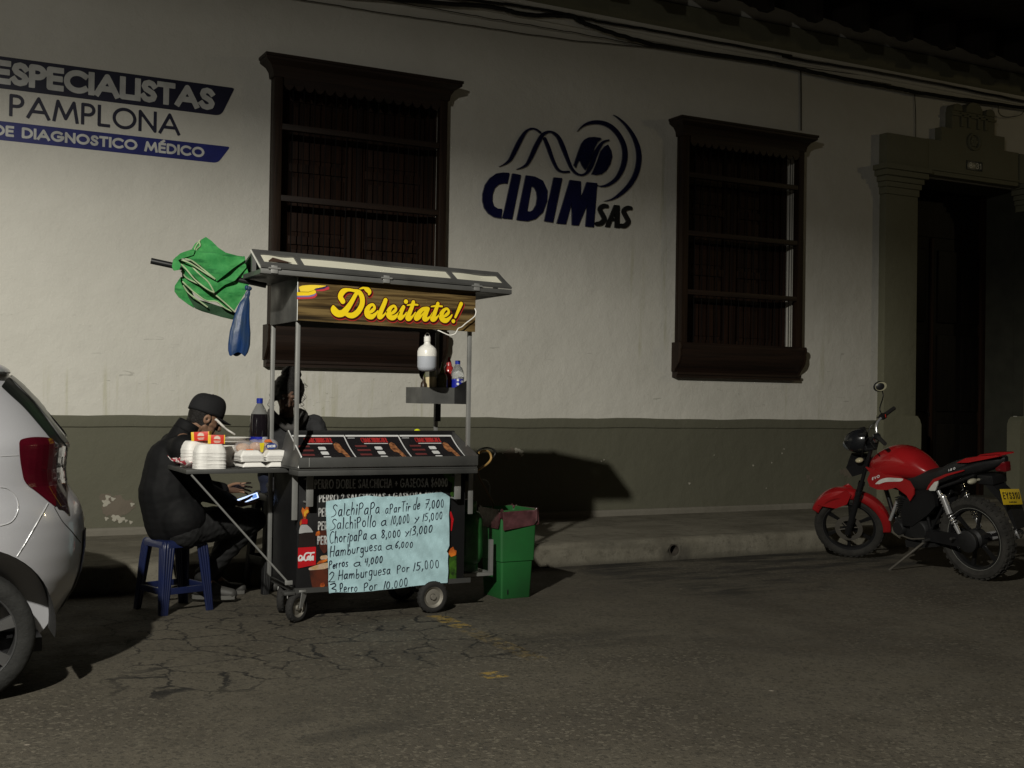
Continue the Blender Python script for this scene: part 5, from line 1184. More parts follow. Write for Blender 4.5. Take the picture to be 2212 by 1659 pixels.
def liner(a, b):
    i = int(round(a * N_)) % N_; x, y = pts_[i]; k = 1 + .05 * math.sin(i * 2.3) * b + rl.uniform(-.006, .006)
    if b < .25: return (x * .93, y * .93, .56 + .035 * (b / .25))
    t = (b - .25) / .75; return (x * (1 + .02 * math.sin(i * 1.7) + .03 * t * (1 - t)) * k, y * k, .600 + .012 * math.sin(i * 1.3) - drop[i] * t)
mb.grid(liner, N_, 9, closed_u=True); o = mb.build('liner', mat('brown_liner', (.09, .034, .038), .3, var=.3, vscale=16, coat=.3, bump=.5, bscale=25), bn, smooth=60)
MB().box(-.07, -.062, -.1336, -.128, .03, .062, .002).build('scuff', M_BLK, bn)

# navy plastic stool
def stool(name, c, yaw, m, label, wtop, wbot, H, tag_=True):
    e = empty(name, c, label, 'stool', None, (0, 0, R(yaw)))
    mb = MB(); a = wtop / 2
    rings = []
    for w_, z in ((a + .012, H - .045), (a + .010, H - .012), (a - .004, H - .001), (a - .02, H), (a - .03, H - .004)): rings.append([mb.bm.verts.new((x, y, z)) for x, y in rr(w_, w_, .04, 6)])
    for A, B in zip(rings, rings[1:]):
        for i in range(len(A)): mb.bm.faces.new((A[i], A[(i + 1) % len(A)], B[(i + 1) % len(A)], B[i]))
    mb.bm.faces.new(rings[-1]); mb.build('seat', m, e, smooth=50)
    b = wbot / 2
    for sx in (-1, 1):
        for sy in (-1, 1):
            l = MB()
            for (dx, dy) in ((0, 0), (-.018, 0), (-.036, 0), (-.054, 0), (0, -.018), (0, -.036), (0, -.054)):
                l.tube(smooth_pts([(sx * (a - .02 + .6 * dx), sy * (a - .02 + .6 * dy), H - .012), (sx * (a + .004 + dx), sy * (a + .004 + dy), H - .05), (sx * (b + dx * .55), sy * (b + dy * .55), 0)], 4), .0105, 8)
            l.build('leg', m, e, smooth=60)
    for s in (-1, 1):
        r_ = MB(); q_ = a + (b - a) * .72; r_.box(-q_ + .02, q_ - .02, s * q_ - .006, s * q_ + .006, H * .27, H * .36, .003); r_.build('stretcher', m, e)
        r_ = MB(); r_.box(s * q_ - .006, s * q_ + .006, -q_ + .02, q_ - .02, H * .27, H * .36, .003); r_.build('stretcher', m, e)
        r_ = MB()
        pr_ = [(-a + .02, H - .02)] + [((a - .035) * math.cos(R(180 - t)), H - .105 + .085 * math.sin(R(t)) ** .6) for t in range(8, 176, 12)] + [(a - .02, H - .02)]
        r_.prism(pr_, lambda u, v: (u, s * (a + .006) - .004, v), lambda u, v: (u, s * (a + .006) + .004, v)); r_.prism(pr_, lambda u, v: (s * (a + .006) - .004, u, v), lambda u, v: (s * (a + .006) + .004, u, v)); r_.build('apron', m, e, smooth=30)
    return e
M_NST = mat('navy_plastic', (.010, .016, .060), .28, var=.12, coat=.3, rvar=.15)
st = stool('stool', (1.575, 7.44, 0), 17, M_NST, 'navy blue plastic stool with a white sticker under the man in black', .27, .335, .44)
mb = MB().box(-.012, .05, -.1505, -.149, .418, .438, .001); mb.build('sticker', mat('sticker_white', (.7, .7, .7), .4), st)
MB().box(.051, .095, -.1503, -.149, .427, .434).build('sticker_stripe', mat('sticker_red', (.45, .05, .03), .4), st)
st2 = stool('stool', (2.37, 7.93, .0), 8, M_BLK, 'tall black stool behind the left end of the cart', .24, .33, .66)

# furled green parasol lying across the roof frame
KU = crop(560, 900, 3.0717); AXU = [Vector(px(*KU(105, 390), 1, 7.12)), Vector(px(*KU(1500, 690), 1, 6.98))]
par = empty('parasol', AXU[0], 'furled green parasol with cream hems lying across the left end of the cart roof', 'parasol'); PO = AXU[0]
dirU = (AXU[1] - AXU[0]).normalized()
sub(MB().cyl(AXU[0], AXU[0] + dirU * .14, .018, n=18).cyl(AXU[0] + dirU * .14, AXU[1], .016, n=16), 'pole', mat('black_pole', (.012, .012, .013), .35), par, PO, smooth=40)
def greens():
    g = NG('green_canvas'); n1 = g.ramp(g.noise(9, 6, .65), .35, .68); c = g.mix(n1, (.022, .185, .045), (.055, .27, .075)); c = g.mix(g.ramp(g.noise(1, 4, .6, g.scale(g.pos, (6, 6, 30))), .5, .7), c, (.012, .115, .03))
    return g.out(c, .75, g.bump(g.noise(26, 4), .5, .006, g.bump(g.noise(7, 3), .35, .03)), .25)
M_GRN = greens(); M_HEM = mat('cream_hem', (.36, .46, .27), .7)
def axis_d(p):
    """distance of a picture-plane point (u, v) from the pole"""
    a, b = AXU; t = ((p[0] - a.x) * (b.x - a.x) + (p[1] - a.z) * (b.z - a.z)) / ((b.x - a.x) ** 2 + (b.z - a.z) ** 2)
    return (p[1] - (a.z + t * (b.z - a.z))), t
def leaf(pts, lay, hems=(), rad=.17, nm='canopy_fold', m=None):
    poly_ = uv(KU, [tuple(q[:2]) for q in smooth_pts([(*q, 0) for q in pts] , 1)], 7.05)
    def f(u, v, d):
        s, t = axis_d((u, v)); k = max(0.0, 1 - (s / .34) ** 2) ** .5
        y = 7.18 - rad * k - lay * .026 + .006 * math.sin(u * 30 + v * 21 + lay) + .003 * math.sin(v * 60 - u * 20 + lay * 2)
        return (u * (y / 7.05), y + d, EYE + (v - EYE) * (y / 7.05))
    o = ink(nm, [('p', poly_)], m or M_GRN, f, .006, thick=.003, smooth=60); o.data.transform(Matrix.Translation(-PO)); o.parent = par
    for h in hems:
        hp = [f(*q, 0) for q in uv(KU, smooth_pts(h, 6), 7.05)]
        sub(MB().tube([(x, y - .002, z) for x, y, z in hp], .0046, 6, flat=1), 'hem', M_HEM, par, PO, smooth=60)
leaf([(395, 690), (470, 580), (560, 640), (640, 860), (635, 965), (560, 920), (440, 830), (390, 760)], -3)
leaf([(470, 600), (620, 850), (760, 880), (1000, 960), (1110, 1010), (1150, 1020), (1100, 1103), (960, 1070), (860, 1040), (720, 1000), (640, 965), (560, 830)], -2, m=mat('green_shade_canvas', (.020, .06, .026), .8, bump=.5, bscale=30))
leaf([(480, 500), (700, 640), (880, 790), (1120, 990), (1105, 1012), (1040, 995), (900, 890), (780, 870), (640, 770), (520, 690), (485, 620)], -1, hems=[[(485, 640), (560, 710), (640, 780), (770, 870), (900, 885), (1000, 960), (1105, 1010)], [(495, 690), (560, 780), (680, 870), (790, 950)]])
leaf([(470, 500), (600, 470), (900, 480), (1240, 380), (1290, 560), (1300, 660), (1240, 790), (1110, 1000), (1010, 900), (880, 800), (700, 680), (560, 620)], 0, hems=[[(470, 510), (540, 600), (700, 680), (880, 800), (1000, 900), (1110, 1000)]])
leaf([(400, 370), (560, 390), (900, 420), (1240, 330), (1260, 470), (1120, 630), (1000, 680), (870, 780), (780, 740), (620, 570), (500, 480)], 1, hems=[[(430, 400), (520, 480), (640, 620), (780, 730), (870, 775)], [(600, 460), (700, 560), (800, 650), (870, 770)]])
leaf([(385, 360), (480, 290), (600, 250), (700, 270), (900, 290), (1240, 340), (1245, 380), (1100, 480), (900, 640), (880, 612), (700, 440), (520, 362)], 2, hems=[[(510, 365), (600, 390), (720, 480), (880, 610)], [(450, 370), (580, 420), (720, 510), (880, 612)]])
leaf([(600, 250), (640, 180), (720, 130), (770, 100), (840, 150), (920, 230), (1010, 290), (1180, 335), (1180, 380), (900, 350), (640, 330)], 0.5, hems=[[(690, 160), (700, 210), (660, 250), (640, 320)], [(700, 140), (640, 230), (630, 300)]])
leaf([(375, 375), (460, 300), (560, 265), (640, 250), (620, 320), (520, 350), (430, 380), (470, 430), (450, 500), (380, 510), (360, 460)], 2.6)
# blue plastic bag tied under it
KB = crop(560, 900, 3.0717); bt = Vector(px(*KB(1275, 740), 1, 7.0)); rows_ = [(740, 1290, 14), (790, 1275, 30), (830, 1268, 24), (900, 1240, 60), (1040, 1210, 90), (1150, 1195, 110), (1250, 1185, 124), (1400, 1172, 125), (1480, 1160, 112), (1520, 1150, 95)]
mb = MB(); R_ = []
for i, (y, xc, hw) in enumerate(rows_):
    c = px(*KB(xc, y), 1, 7.0); wdt = hw / 3.0717 / 1.8228 / (2560 / 7.3); R_.append((c[0], c[2], wdt))
def bagp(a, b):
    i = b * (len(R_) - 1); k = min(int(i), len(R_) - 2); f = i - k; cx_, cz_, w_ = [R_[k][j] * (1 - f) + R_[k + 1][j] * f for j in range(3)]
    ph = 2 * math.pi * a; pl_ = 1 + .08 * math.sin(ph * 4 + b * 4) * min(1, b * 2) + .04 * math.sin(ph * 11 + 2)
    return (cx_ + w_ * math.cos(ph) * (1 + .05 * math.sin(b * 9)), 7.0 + w_ * .45 * math.sin(ph) * pl_, cz_ + .012 * math.sin(ph * 3) * b)
mb.grid(bagp, 48, 40, closed_u=True); mb.ball((bt.x + .008, 7.0, bt.z + .008), (.018, .014, .014)); mb.ball((bt.x - .006, 7.0, bt.z + .012), (.012, .014, .016))
solo(mb, 'plastic_bag', mat('blue_film', (.006, .032, .125), .45, col2=(.025, .045, .075), vscale=7, bump=.4, bscale=14, stretch=(4, 4, .8)), bt, 'knotted blue plastic bag hanging below the furled green parasol', 'plastic bag', smooth=60)
# ------------------------------------------------------------------ people
def capsule(bm, a, b, ra, rb, seg=14):
    """round-ended tapered limb; ra/rb scalar or (r_side, r_depth)"""
    a, b = Vector(a), Vector(b); d = b - a; L = d.length
    q = Vector((0, 0, 1)).rotation_difference(d.normalized()) if L > 1e-6 else Matrix.Identity(3).to_quaternion()
    rings = []; n = 5
    prof = [(ra * math.cos(t), -ra * math.sin(t)) for t in [math.pi / 2 * (1 - i / n) for i in range(n)]] + [(ra, 0)] + [(rb, L)] + [(rb * math.cos(t), L + rb * math.sin(t)) for t in [math.pi / 2 * i / n for i in range(1, n + 1)]]
    prof[0] = (ra * .02, -ra); prof[-1] = (rb * .02, L + rb)
    for r, z in prof: rings.append([bm.verts.new(a + q @ Vector((r * math.cos(2 * math.pi * i / seg), r * math.sin(2 * math.pi * i / seg), z))) for i in range(seg)])
    for A, B in zip(rings, rings[1:]):
        for i in range(seg): bm.faces.new((A[i], A[(i + 1) % seg], B[(i + 1) % seg], B[i]))
    bm.faces.new(rings[0][::-1]); bm.faces.new(rings[-1])
def organic(name, m, parent, org, build, voxel=.008, it=6, disp=None):
    """overlapping limbs and masses fused into ONE continuous surface"""
    mb = MB(); build(mb); me = bpy.data.meshes.new(name); mb.bm.to_mesh(me); mb.bm.free()
    o = bpy.data.objects.new(name, me); COL.objects.link(o); me.materials.append(m)
    r = o.modifiers.new('r', 'REMESH'); r.mode = 'VOXEL'; r.voxel_size = voxel; r.use_smooth_shade = True
    s = o.modifiers.new('s', 'SMOOTH'); s.factor = .5; s.iterations = it
    apply_mods(o); me = o.data
    if disp:
        me.update(); co = np.empty(len(me.vertices) * 3); me.vertices.foreach_get('co', co); co = co.reshape(-1, 3)
        no = np.empty(len(me.vertices) * 3); me.vertices.foreach_get('normal', no); no = no.reshape(-1, 3)
        co += no * disp(co)[:, None]; me.vertices.foreach_set('co', co.ravel()); me.update()
    me.polygons.foreach_set('use_smooth', [True] * len(me.polygons))
    me.transform(Matrix.Translation(-Vector(org))); o.parent = parent
    return o
SKIN = mat('skin', (.24, .135, .085), .55, var=.06, vscale=20, bump=.05, bscale=90); SKIN2 = mat('skin_shaded', (.12, .066, .045), .55, var=.06, vscale=20)  # second skin is darker: shade on the face put into its colour
def head_parts(mb, C, Rm, hair=False):
    """head of unit size in metres: local x = face direction, z = up"""
    P = lambda x, y, z: Vector(C) + Rm @ Vector((x, y, z)); Q = Rm.to_4x4()
    mb.ball(P(0, 0, .02), (.098, .077, .100), Q, 24, 16)
    mb.ball(P(.030, 0, -.045), (.060, .058, .070), Q, 20, 12)
    capsule(mb.bm, P(.062, -.02, -.095), P(.062, .02, -.095), .020, .020)             # chin
    capsule(mb.bm, P(.0, -.046, -.045), P(.05, -.024, -.086), .022, .018); capsule(mb.bm, P(.0, .046, -.045), P(.05, .024, -.086), .022, .018)  # jaw
    capsule(mb.bm, P(.090, 0, .012), P(.114, 0, -.028), .010, .014); mb.ball(P(.103, -.012, -.032), .010, seg=10, ring=6); mb.ball(P(.103, .012, -.032), .010, seg=10, ring=6)
    capsule(mb.bm, P(.080, -.042, .028), P(.092, -.012, .030), .011, .011); capsule(mb.bm, P(.080, .042, .028), P(.092, .012, .030), .011, .011)  # brow
    capsule(mb.bm, P(.086, -.020, -.060), P(.086, .020, -.060), .009, .009); capsule(mb.bm, P(.083, -.016, -.072), P(.083, .016, -.072), .009, .009)  # lips
    for s in (-1, 1):
        capsule(mb.bm, P(.060, s * .040, -.022), P(.03, s * .048, -.02), .018, .022)     # cheek
        mb.lathe([(.002, .002), (.014, .0), (.019, .005), (.024, .004), (.021, -.003), (.010, -.006)], P(-.008, s * .079, -.004), 14, Q @ Matrix.Rotation(R(90 * s + 14), 4, 'X') @ Matrix.Scale(1.35, 4, (0, 1, 0)))
def eyes(par, org, C, Rm):
    P = lambda x, y, z: Vector(C) + Rm @ Vector((x, y, z))
    mb = MB(); mb.ball(P(.078, -.031, .006), .0125, seg=14, ring=8); mb.ball(P(.078, .031, .006), .0125, seg=14, ring=8); sub(mb, 'eyes', mat('eye_white', (.55, .52, .48), .3), par, org, smooth=60)
    mb = MB(); mb.ball(P(.0865, -.031, .004), .006, seg=10, ring=6); mb.ball(P(.0865, .031, .004), .006, seg=10, ring=6); sub(mb, 'irises', mat('iris', (.02, .012, .008), .2), par, org, smooth=60)
def hand_parts(mb, W, d, palm, spread, curls, rgt=1, k=1.0):
    """W wrist, d hand direction, palm = palm-facing normal; curls per finger (deg, total), thumb last"""
    d = Vector(d).normalized(); nrm = Vector(palm).normalized(); nrm = (nrm - d * nrm.dot(d)).normalized(); s = d.cross(nrm) * rgt
    W = Vector(W); K = W + d * .088 * k
    for i in range(5):
        t = -.030 + .015 * i; capsule(mb.bm, W + s * t * .62 * k, K + s * t * k * 1.0, .0135 * k, .0115 * k, 10)
    L = ((.038, .024, .019), (.043, .028, .020), (.040, .026, .019), (.031, .019, .017))
    for i in range(4):
        t = (.030 - .020 * i) * k; p = K + s * t; a = 0; dd = (d + s * spread * (.14 - .095 * i)).normalized()
        for j, l in enumerate(L[i]):
            a += curls[i] * (.38, .36, .26)[j]; v = dd * math.cos(R(a)) + nrm * math.sin(R(a)); q = p + v * l * k
            capsule(mb.bm, p, q, (.0092 - .0009 * j) * k, (.0085 - .0009 * j) * k, 10); p = q
    p = W + d * .028 * k + s * .028 * k; dd = (d * .62 + s * .68 + nrm * .35).normalized(); a = 0
    for j, l in enumerate((.038, .030, .024)):
        a += curls[4] * (.3, .4, .3)[j]; v = (dd * math.cos(R(a)) + (nrm * .5 - s * .6 + d * .3).normalized() * math.sin(R(a))).normalized(); q = p + v * l * k
        capsule(mb.bm, p, q, (.0125 - .0016 * j) * k, (.011 - .0016 * j) * k, 10); p = q

# ---- man in black, seated on the navy stool, bent over his phone
HC = Vector((1.757, 7.50, 1.170)); f = Vector((.92, .09, -.36)).normalized(); upv = Vector((.36, .05, .92)); upv = (upv - f * upv.dot(f)).normalized(); HR = Matrix((f, upv.cross(f), upv)).transposed()
MO = Vector((1.60, 7.45, .44)); man = empty('person', MO, 'man in black jacket and cap sitting on the navy stool, bent over his phone', 'person')
hipL, hipR = Vector((1.62, 7.35, .50)), Vector((1.60, 7.55, .50))
kneL, kneR = Vector((2.075, 7.46, .53)), Vector((2.03, 7.74, .52))
ankL, ankR = Vector((1.80, 7.62, .14)), Vector((1.93, 7.90, .11))
shL, shR = Vector((1.585, 7.27, 1.00)), Vector((1.60, 7.66, 1.00))
elL, elR = Vector((1.71, 7.26, .735)), Vector((1.755, 7.76, .73))
wrL, wrR = Vector((1.975, 7.60, .632)), Vector((1.968, 7.78, .700))
NECK = Vector((1.615, 7.47, 1.05))
def man_body(mb):
    head_parts(mb, HC, HR)
    capsule(mb.bm, NECK, HC + HR @ Vector((-.03, 0, -.05)), .060, .055)
    capsule(mb.bm, (1.585, 7.45, .56), (1.53, 7.45, .80), .12, .13); capsule(mb.bm, (1.53, 7.45, .80), (1.595, 7.46, .99), .13, .07)
    for s_, e_1, w_ in ((shL, elL, wrL), (shR, elR, wrR)): capsule(mb.bm, NECK, s_, .05, .05); capsule(mb.bm, s_, e_1, .045, .038); capsule(mb.bm, e_1, w_, .036, .026)
    for h_, k_, a_ in ((hipL, kneL, ankL), (hipR, kneR, ankR)): capsule(mb.bm, h_, k_, .075, .05); capsule(mb.bm, k_, a_, .045, .036); capsule(mb.bm, a_, a_ + Vector((.10, -.01, -.07)), .036, .028)
    hand_parts(mb, wrL, (.82, .25, -.20), (.05, .25, .95), .5, (38, 42, 48, 55, 30), 1, 1.0)
    hand_parts(mb, wrR, (.90, -.10, .12), (.15, -.75, -.45), .9, (18, 35, 45, 52, 25), -1, .98)
organic('body', SKIN, man, MO, man_body, .0042, 3)
eyes(man, MO, HC, HR)
def wr(co, k=1.0):
    x, y, z = co[:, 0], co[:, 1], co[:, 2]
    return k * (.0045 * np.sin(z * 130 + 3 * np.sin(x * 19 + y * 13)) + .0035 * np.sin(z * 61 + x * 70 + 2 * np.sin(y * 31)) + .002 * np.sin(x * 150 + y * 120 - z * 60))
M_JK = mat('jacket_black', (.0055, .0055, .0062), .75, var=.2, vscale=9, bump=.35, bscale=20, spec=.25); M_TR = mat('trousers_black', (.008, .008, .0085), .85, bump=.3, bscale=60)
def jacket(mb):
    capsule(mb.bm, (1.565, 7.45, .545), (1.525, 7.45, .72), .175, .175); capsule(mb.bm, (1.525, 7.45, .72), (1.545, 7.455, .90), .172, .155)
    capsule(mb.bm, (1.545, 7.455, .88), (1.585, 7.465, .985), .15, .105); capsule(mb.bm, (1.60, 7.36, .56), (1.60, 7.56, .56), .15, .15)
    capsule(mb.bm, (1.58, 7.465, 1.0), (1.625, 7.48, 1.09), .09, .074)
    for s_, e_1, w_ in ((shL, elL, wrL), (shR, elR, wrR)):
        capsule(mb.bm, Vector((1.57, 7.46, .97)), s_, .085, .082); capsule(mb.bm, s_, e_1, .084, .066); capsule(mb.bm, e_1, e_1.lerp(w_, .9), .064, .046)
organic('jacket', M_JK, man, MO, jacket, .009, 5, lambda co: wr(co, .10))
def trousers(mb):
    capsule(mb.bm, hipL, hipR, .125, .125)
    for h_, k_, a_ in ((hipL, kneL, ankL), (hipR, kneR, ankR)): capsule(mb.bm, h_, k_, .115, .078); capsule(mb.bm, k_, a_ + Vector((0, 0, .03)), .074, .062)
organic('trousers', M_TR, man, MO, trousers, .009, 5, lambda co: wr(co, .4))
M_SHOE = mat('shoe_grey', (.050, .048, .045), .6, var=.2, vscale=20, bump=.3); M_SOLE = mat('shoe_sole', (.10, .097, .09), .6)
for a_, dr, zt in ((ankL, Vector((.78, -.40, 0)).normalized(), .035), (ankR, Vector((.9, -.3, 0)).normalized(), .0)):
    b_ = Vector((a_.x, a_.y, .035 + zt))
    sh = organic('shoe', M_SHOE, man, MO, lambda mb: (capsule(mb.bm, b_ - dr * .03 + Vector((0, 0, .02)), b_ + dr * .07 + Vector((0, 0, .012)), .050, .044), capsule(mb.bm, b_ + dr * .07, b_ + dr * .18 + Vector((0, 0, -zt * .5)), .044, .036), capsule(mb.bm, b_ + Vector((0, 0, .04)), b_ + Vector((-.01, 0, .08)), .045, .042)), .006, 3)
    ss = MB(); sd = Vector((-dr.y, dr.x, 0))
    out_ = [(b_ + dr * (u_) + sd * v_) for u_, v_ in ((-.075, -.02), (-.075, .02), (-.03, .04), (.06, .04), (.15, .047), (.205, .025), (.205, -.025), (.15, -.047), (.06, -.04), (-.03, -.04))]
    ss.prism([(i, 0) for i in range(10)], lambda i, v: (out_[i].x, out_[i].y, .002 + zt * .6), lambda i, v: (out_[i].x, out_[i].y, .026 + zt * .6)); sub(ss, 'shoe_sole', M_SOLE, man, MO, smooth=30)
# cap: crown, brim, button; hair below it
def capmesh():
    mb = MB(); P = lambda x, y, z: HC + HR @ Vector((x, y, z))
    def fcrown(a, b):
        t = 2 * math.pi * a; el = R(2 + 88 * b); r = .089 * math.cos(el) ** .50 * (1 + .05 * math.sin(el * 2)); return P(-.006 + r * 1.24 * math.cos(t), r * 1.0 * math.sin(t), .024 + .132 * math.sin(el) ** .92 + .10 * r * math.cos(t) * math.sin(el) - .0012 * abs(math.sin(3 * t)) ** 12 + (.004 if math.cos(t) > 0 else .0))
    mb.grid(fcrown, 40, 14, closed_u=True); return mb
M_CAP = mat('cap_black', (.006, .006, .0075), .85, bump=.3, bscale=120)
cpo = sub(capmesh(), 'cap', M_CAP, man, MO, smooth=60); so = cpo.modifiers.new('s', 'SOLIDIFY'); so.thickness = .004; so.offset = 1; apply_mods(cpo)
mb = MB(); P = lambda x, y, z: HC + HR @ Vector((x, y, z)); mb.ball(P(-.004, 0, .160), .007, seg=10, ring=6)
def brim(a, b):
    t = R(-62 + 124 * a); r0 = Vector((.103 * math.cos(t), .086 * math.sin(t))); r1 = Vector((.172 * math.cos(t * .8) ** .7, .075 * math.sin(t))); q = r0.lerp(r1, b); return P(q.x, q.y, .040 - .012 * b - 1.6 * q.y * q.y)
mb.grid(brim, 20, 6); bo_ = sub(mb, 'cap_brim', M_CAP, man, MO, smooth=60); so = bo_.modifiers.new('s', 'SOLIDIFY'); so.thickness = .004; apply_mods(bo_)
M_HAIR = mat('hair_black', (.010, .008, .007), .6, bump=.8, bscale=90, stretch=(1, 1, 4))
def shair(mb):
    mb.ball(HC + HR @ Vector((-.012, 0, .018)), (.098, .0815, .100), HR.to_4x4(), 24, 16); capsule(mb.bm, HC + HR @ Vector((-.072, -.03, -.035)), HC + HR @ Vector((-.072, .03, -.035)), .026, .026)
hr = organic('hair', M_HAIR, man, MO, shair, .006, 2)
hb = bmesh.new(); hb.from_mesh(hr.data); Hi = HR.inverted()
kill = [v for v in hb.verts if (lambda q: q.x > .030 - max(0, q.z - .0) * .6 and q.z < .045 or q.z < -.065)(Hi @ (v.co + MO - HC))]
bmesh.ops.delete(hb, geom=kill, context='VERTS'); hb.to_mesh(hr.data); hb.free()
# collar
mb = MB()
def coll(a, b): t = 2 * math.pi * a; c = Vector((1.640, 7.482, 1.105)); ax = Vector((.50, .03, .86)).normalized(); u_ = ax.orthogonal().normalized(); v_ = ax.cross(u_); return c + ax * (.065 * b - .02) + (u_ * math.cos(t) + v_ * math.sin(t)) * (.078 - .006 * b)
mb.grid(coll, 32, 4, closed_u=True); o = sub(mb, 'collar', M_JK, man, MO, smooth=60); so = o.modifiers.new('s', 'SOLIDIFY'); so.thickness = .008; apply_mods(o)
# phone with lit screen
ph = Vector(px(*crop(500, 1400, 1.5082)(718, 850), 1, 7.67)); pn_ = Vector((-.42, -.40, .82)).normalized(); pu = Vector((.93, -.2, .25)); pu = (pu - pn_ * pu.dot(pn_)).normalized(); pv = pn_.cross(pu)
PM = Matrix((pu, pv, pn_)).transposed().to_4x4(); PM.translation = ph
phone = empty('phone', (0, 0, 0), 'mobile phone with a lit bluish screen in the hands of the seated man', 'phone'); phone.matrix_world = PM
MB().box(-.074, .074, -.036, .036, -.009, 0, .003).build('phone_case', mat('phone_navy', (.015, .012, .04), .3), phone)
MB().box(-.069, .069, -.032, .032, .0005, .0015).build('screen', mat('screen_glow', (.02, .02, .03), .2, emit=(.55, .68, 1.0), estr=1.6, var=0), phone)
MB().box(-.03, .02, -.020, .012, .0016, .0022).box(.028, .06, -.024, .02, .0016, .0022).build('screen_tiles', mat('screen_tile', (.02, .02, .03), .2, emit=(.22, .42, .95), estr=.8, var=0), phone)

# ---- woman standing behind the cart
WC = Vector((2.405, 7.86, 1.335)); f = Vector((-.18, -.86, -.47)).normalized(); upv = Vector((.03, -.45, .88)); upv = (upv - f * upv.dot(f)).normalized(); WR = Matrix((f, upv.cross(f), upv)).transposed()
WO = Vector((2.42, 7.98, 0)); wom = empty('person', WO, 'woman with pinned-up hair and dark hooded top standing behind the cart, face in shade', 'person')
wsL, wsR = Vector((2.63, 7.97, 1.125)), Vector((2.245, 7.95, 1.125)); weL, weR = Vector((2.70, 7.86, .90)), Vector((2.19, 7.84, .90)); wwL, wwR = Vector((2.60, 7.62, .90)), Vector((2.32, 7.60, .90))
def wbody(mb):
    head_parts(mb, WC, WR); capsule(mb.bm, (2.43, 7.96, 1.13), WC + WR @ Vector((-.03, 0, -.05)), .052, .048)
    capsule(mb.bm, (2.43, 7.97, .80), (2.43, 7.97, 1.08), .11, .10)
    for s_, e_1, w_ in ((wsL, weL, wwL), (wsR, weR, wwR)): capsule(mb.bm, (2.43, 7.965, 1.11), s_, .05, .045); capsule(mb.bm, s_, e_1, .042, .035); capsule(mb.bm, e_1, w_, .034, .024)
    hand_parts(mb, wwL, (-.35, -.9, -.05), (0, 0, -1), .5, (40, 45, 50, 55, 30), -1, .92); hand_parts(mb, wwR, (.35, -.9, -.05), (0, 0, -1), .5, (40, 45, 50, 55, 30), 1, .92)
    for s_ in (-1, 1): capsule(mb.bm, (2.43 + s_ * .08, 7.98, .80), (2.43 + s_ * .085, 7.96, .45), .075, .05); capsule(mb.bm, (2.43 + s_ * .085, 7.96, .45), (2.43 + s_ * .085, 7.99, .09), .045, .035); capsule(mb.bm, (2.43 + s_ * .085, 7.99, .06), (2.43 + s_ * .1, 7.86, .03), .036, .028)
organic('body', SKIN2, wom, WO, wbody, .0046, 2)
eyes(wom, WO, WC, WR)
M_HD = mat('hoodie_charcoal', (.024, .024, .026), .85, bump=.4, bscale=40); M_HD2 = mat('hoodie_band', (.075, .070, .068), .85)
def hoodie(mb):
    capsule(mb.bm, (2.43, 7.975, .72), (2.43, 7.975, 1.0), .165, .155); capsule(mb.bm, (2.43, 7.97, 1.02), (2.43, 7.965, 1.12), .13, .09)
    for s_, e_1, w_ in ((wsL, weL, wwL), (wsR, weR, wwR)): capsule(mb.bm, (2.43, 7.965, 1.09), s_, .085, .072); capsule(mb.bm, s_, e_1, .074, .06); capsule(mb.bm, e_1, e_1.lerp(w_, .88), .058, .042)
organic('hoodie', M_HD, wom, WO, hoodie, .009, 5, lambda co: wr(co, .4))
mb = MB(); mb.tube(smooth_pts([(2.33, 8.0, 1.21), (2.315, 7.93, 1.20), (2.35, 7.86, 1.15), (2.42, 7.825, 1.10), (2.50, 7.86, 1.15), (2.545, 7.93, 1.19), (2.53, 8.0, 1.21)], 6), .026, 10, flat=1.2); sub(mb, 'hood_edge', M_HD2, wom, WO, smooth=60)
mb = MB(); mb.tube([(2.41, 7.79, 1.08), (2.40, 7.775, .98), (2.405, 7.77, .90)], .004, 6); mb.tube([(2.44, 7.79, 1.08), (2.455, 7.775, .97), (2.45, 7.77, .91)], .004, 6); sub(mb, 'drawstrings', M_HD2, wom, WO)
def jeans(mb):
    capsule(mb.bm, (2.36, 7.98, .78), (2.50, 7.98, .78), .12, .12)
    for s_ in (-1, 1): capsule(mb.bm, (2.43 + s_ * .08, 7.98, .78), (2.43 + s_ * .085, 7.96, .45), .10, .072); capsule(mb.bm, (2.43 + s_ * .085, 7.96, .45), (2.43 + s_ * .085, 7.99, .10), .068, .055)
organic('trousers', mat('jeans_navy', (.010, .014, .035), .8, bump=.3), wom, WO, jeans, .010, 4)
for s_ in (-1, 1):
    b_ = Vector((2.43 + s_ * .09, 7.97, .045)); organic('shoe', M_SHOE, wom, WO, lambda mb: (capsule(mb.bm, b_, b_ + Vector((s_ * .01, -.13, -.008)), .045, .036), capsule(mb.bm, b_, b_ + Vector((0, .01, .04)), .042, .042)), .008, 3)
def whair(mb):
    Q = WR.to_4x4(); P = lambda x, y, z: WC + WR @ Vector((x, y, z))
    mb.ball(P(-.018, 0, .030), (.112, .108, .108), Q, 24, 16); mb.ball(P(-.05, 0, -.01), (.07, .086, .08), Q, 20, 12)
    mb.ball(P(-.065, .005, .125), (.062, .070, .052), Q, 18, 12); mb.ball(P(-.04, 0, .085), (.075, .078, .05), Q, 18, 12)
    for s_ in (-1, 1): capsule(mb.bm, P(.055, s_ * .060, .055), P(.02, s_ * .084, -.04), .020, .014)
hr = organic('hair', M_HAIR, wom, WO, whair, .006, 2, lambda co: .0010 * np.sin(co[:, 0] * 160 + 5 * np.sin(co[:, 2] * 40)) + .001 * np.sin(co[:, 2] * 190 + co[:, 0] * 60))
mb = MB(); rr_ = random.Random(8)
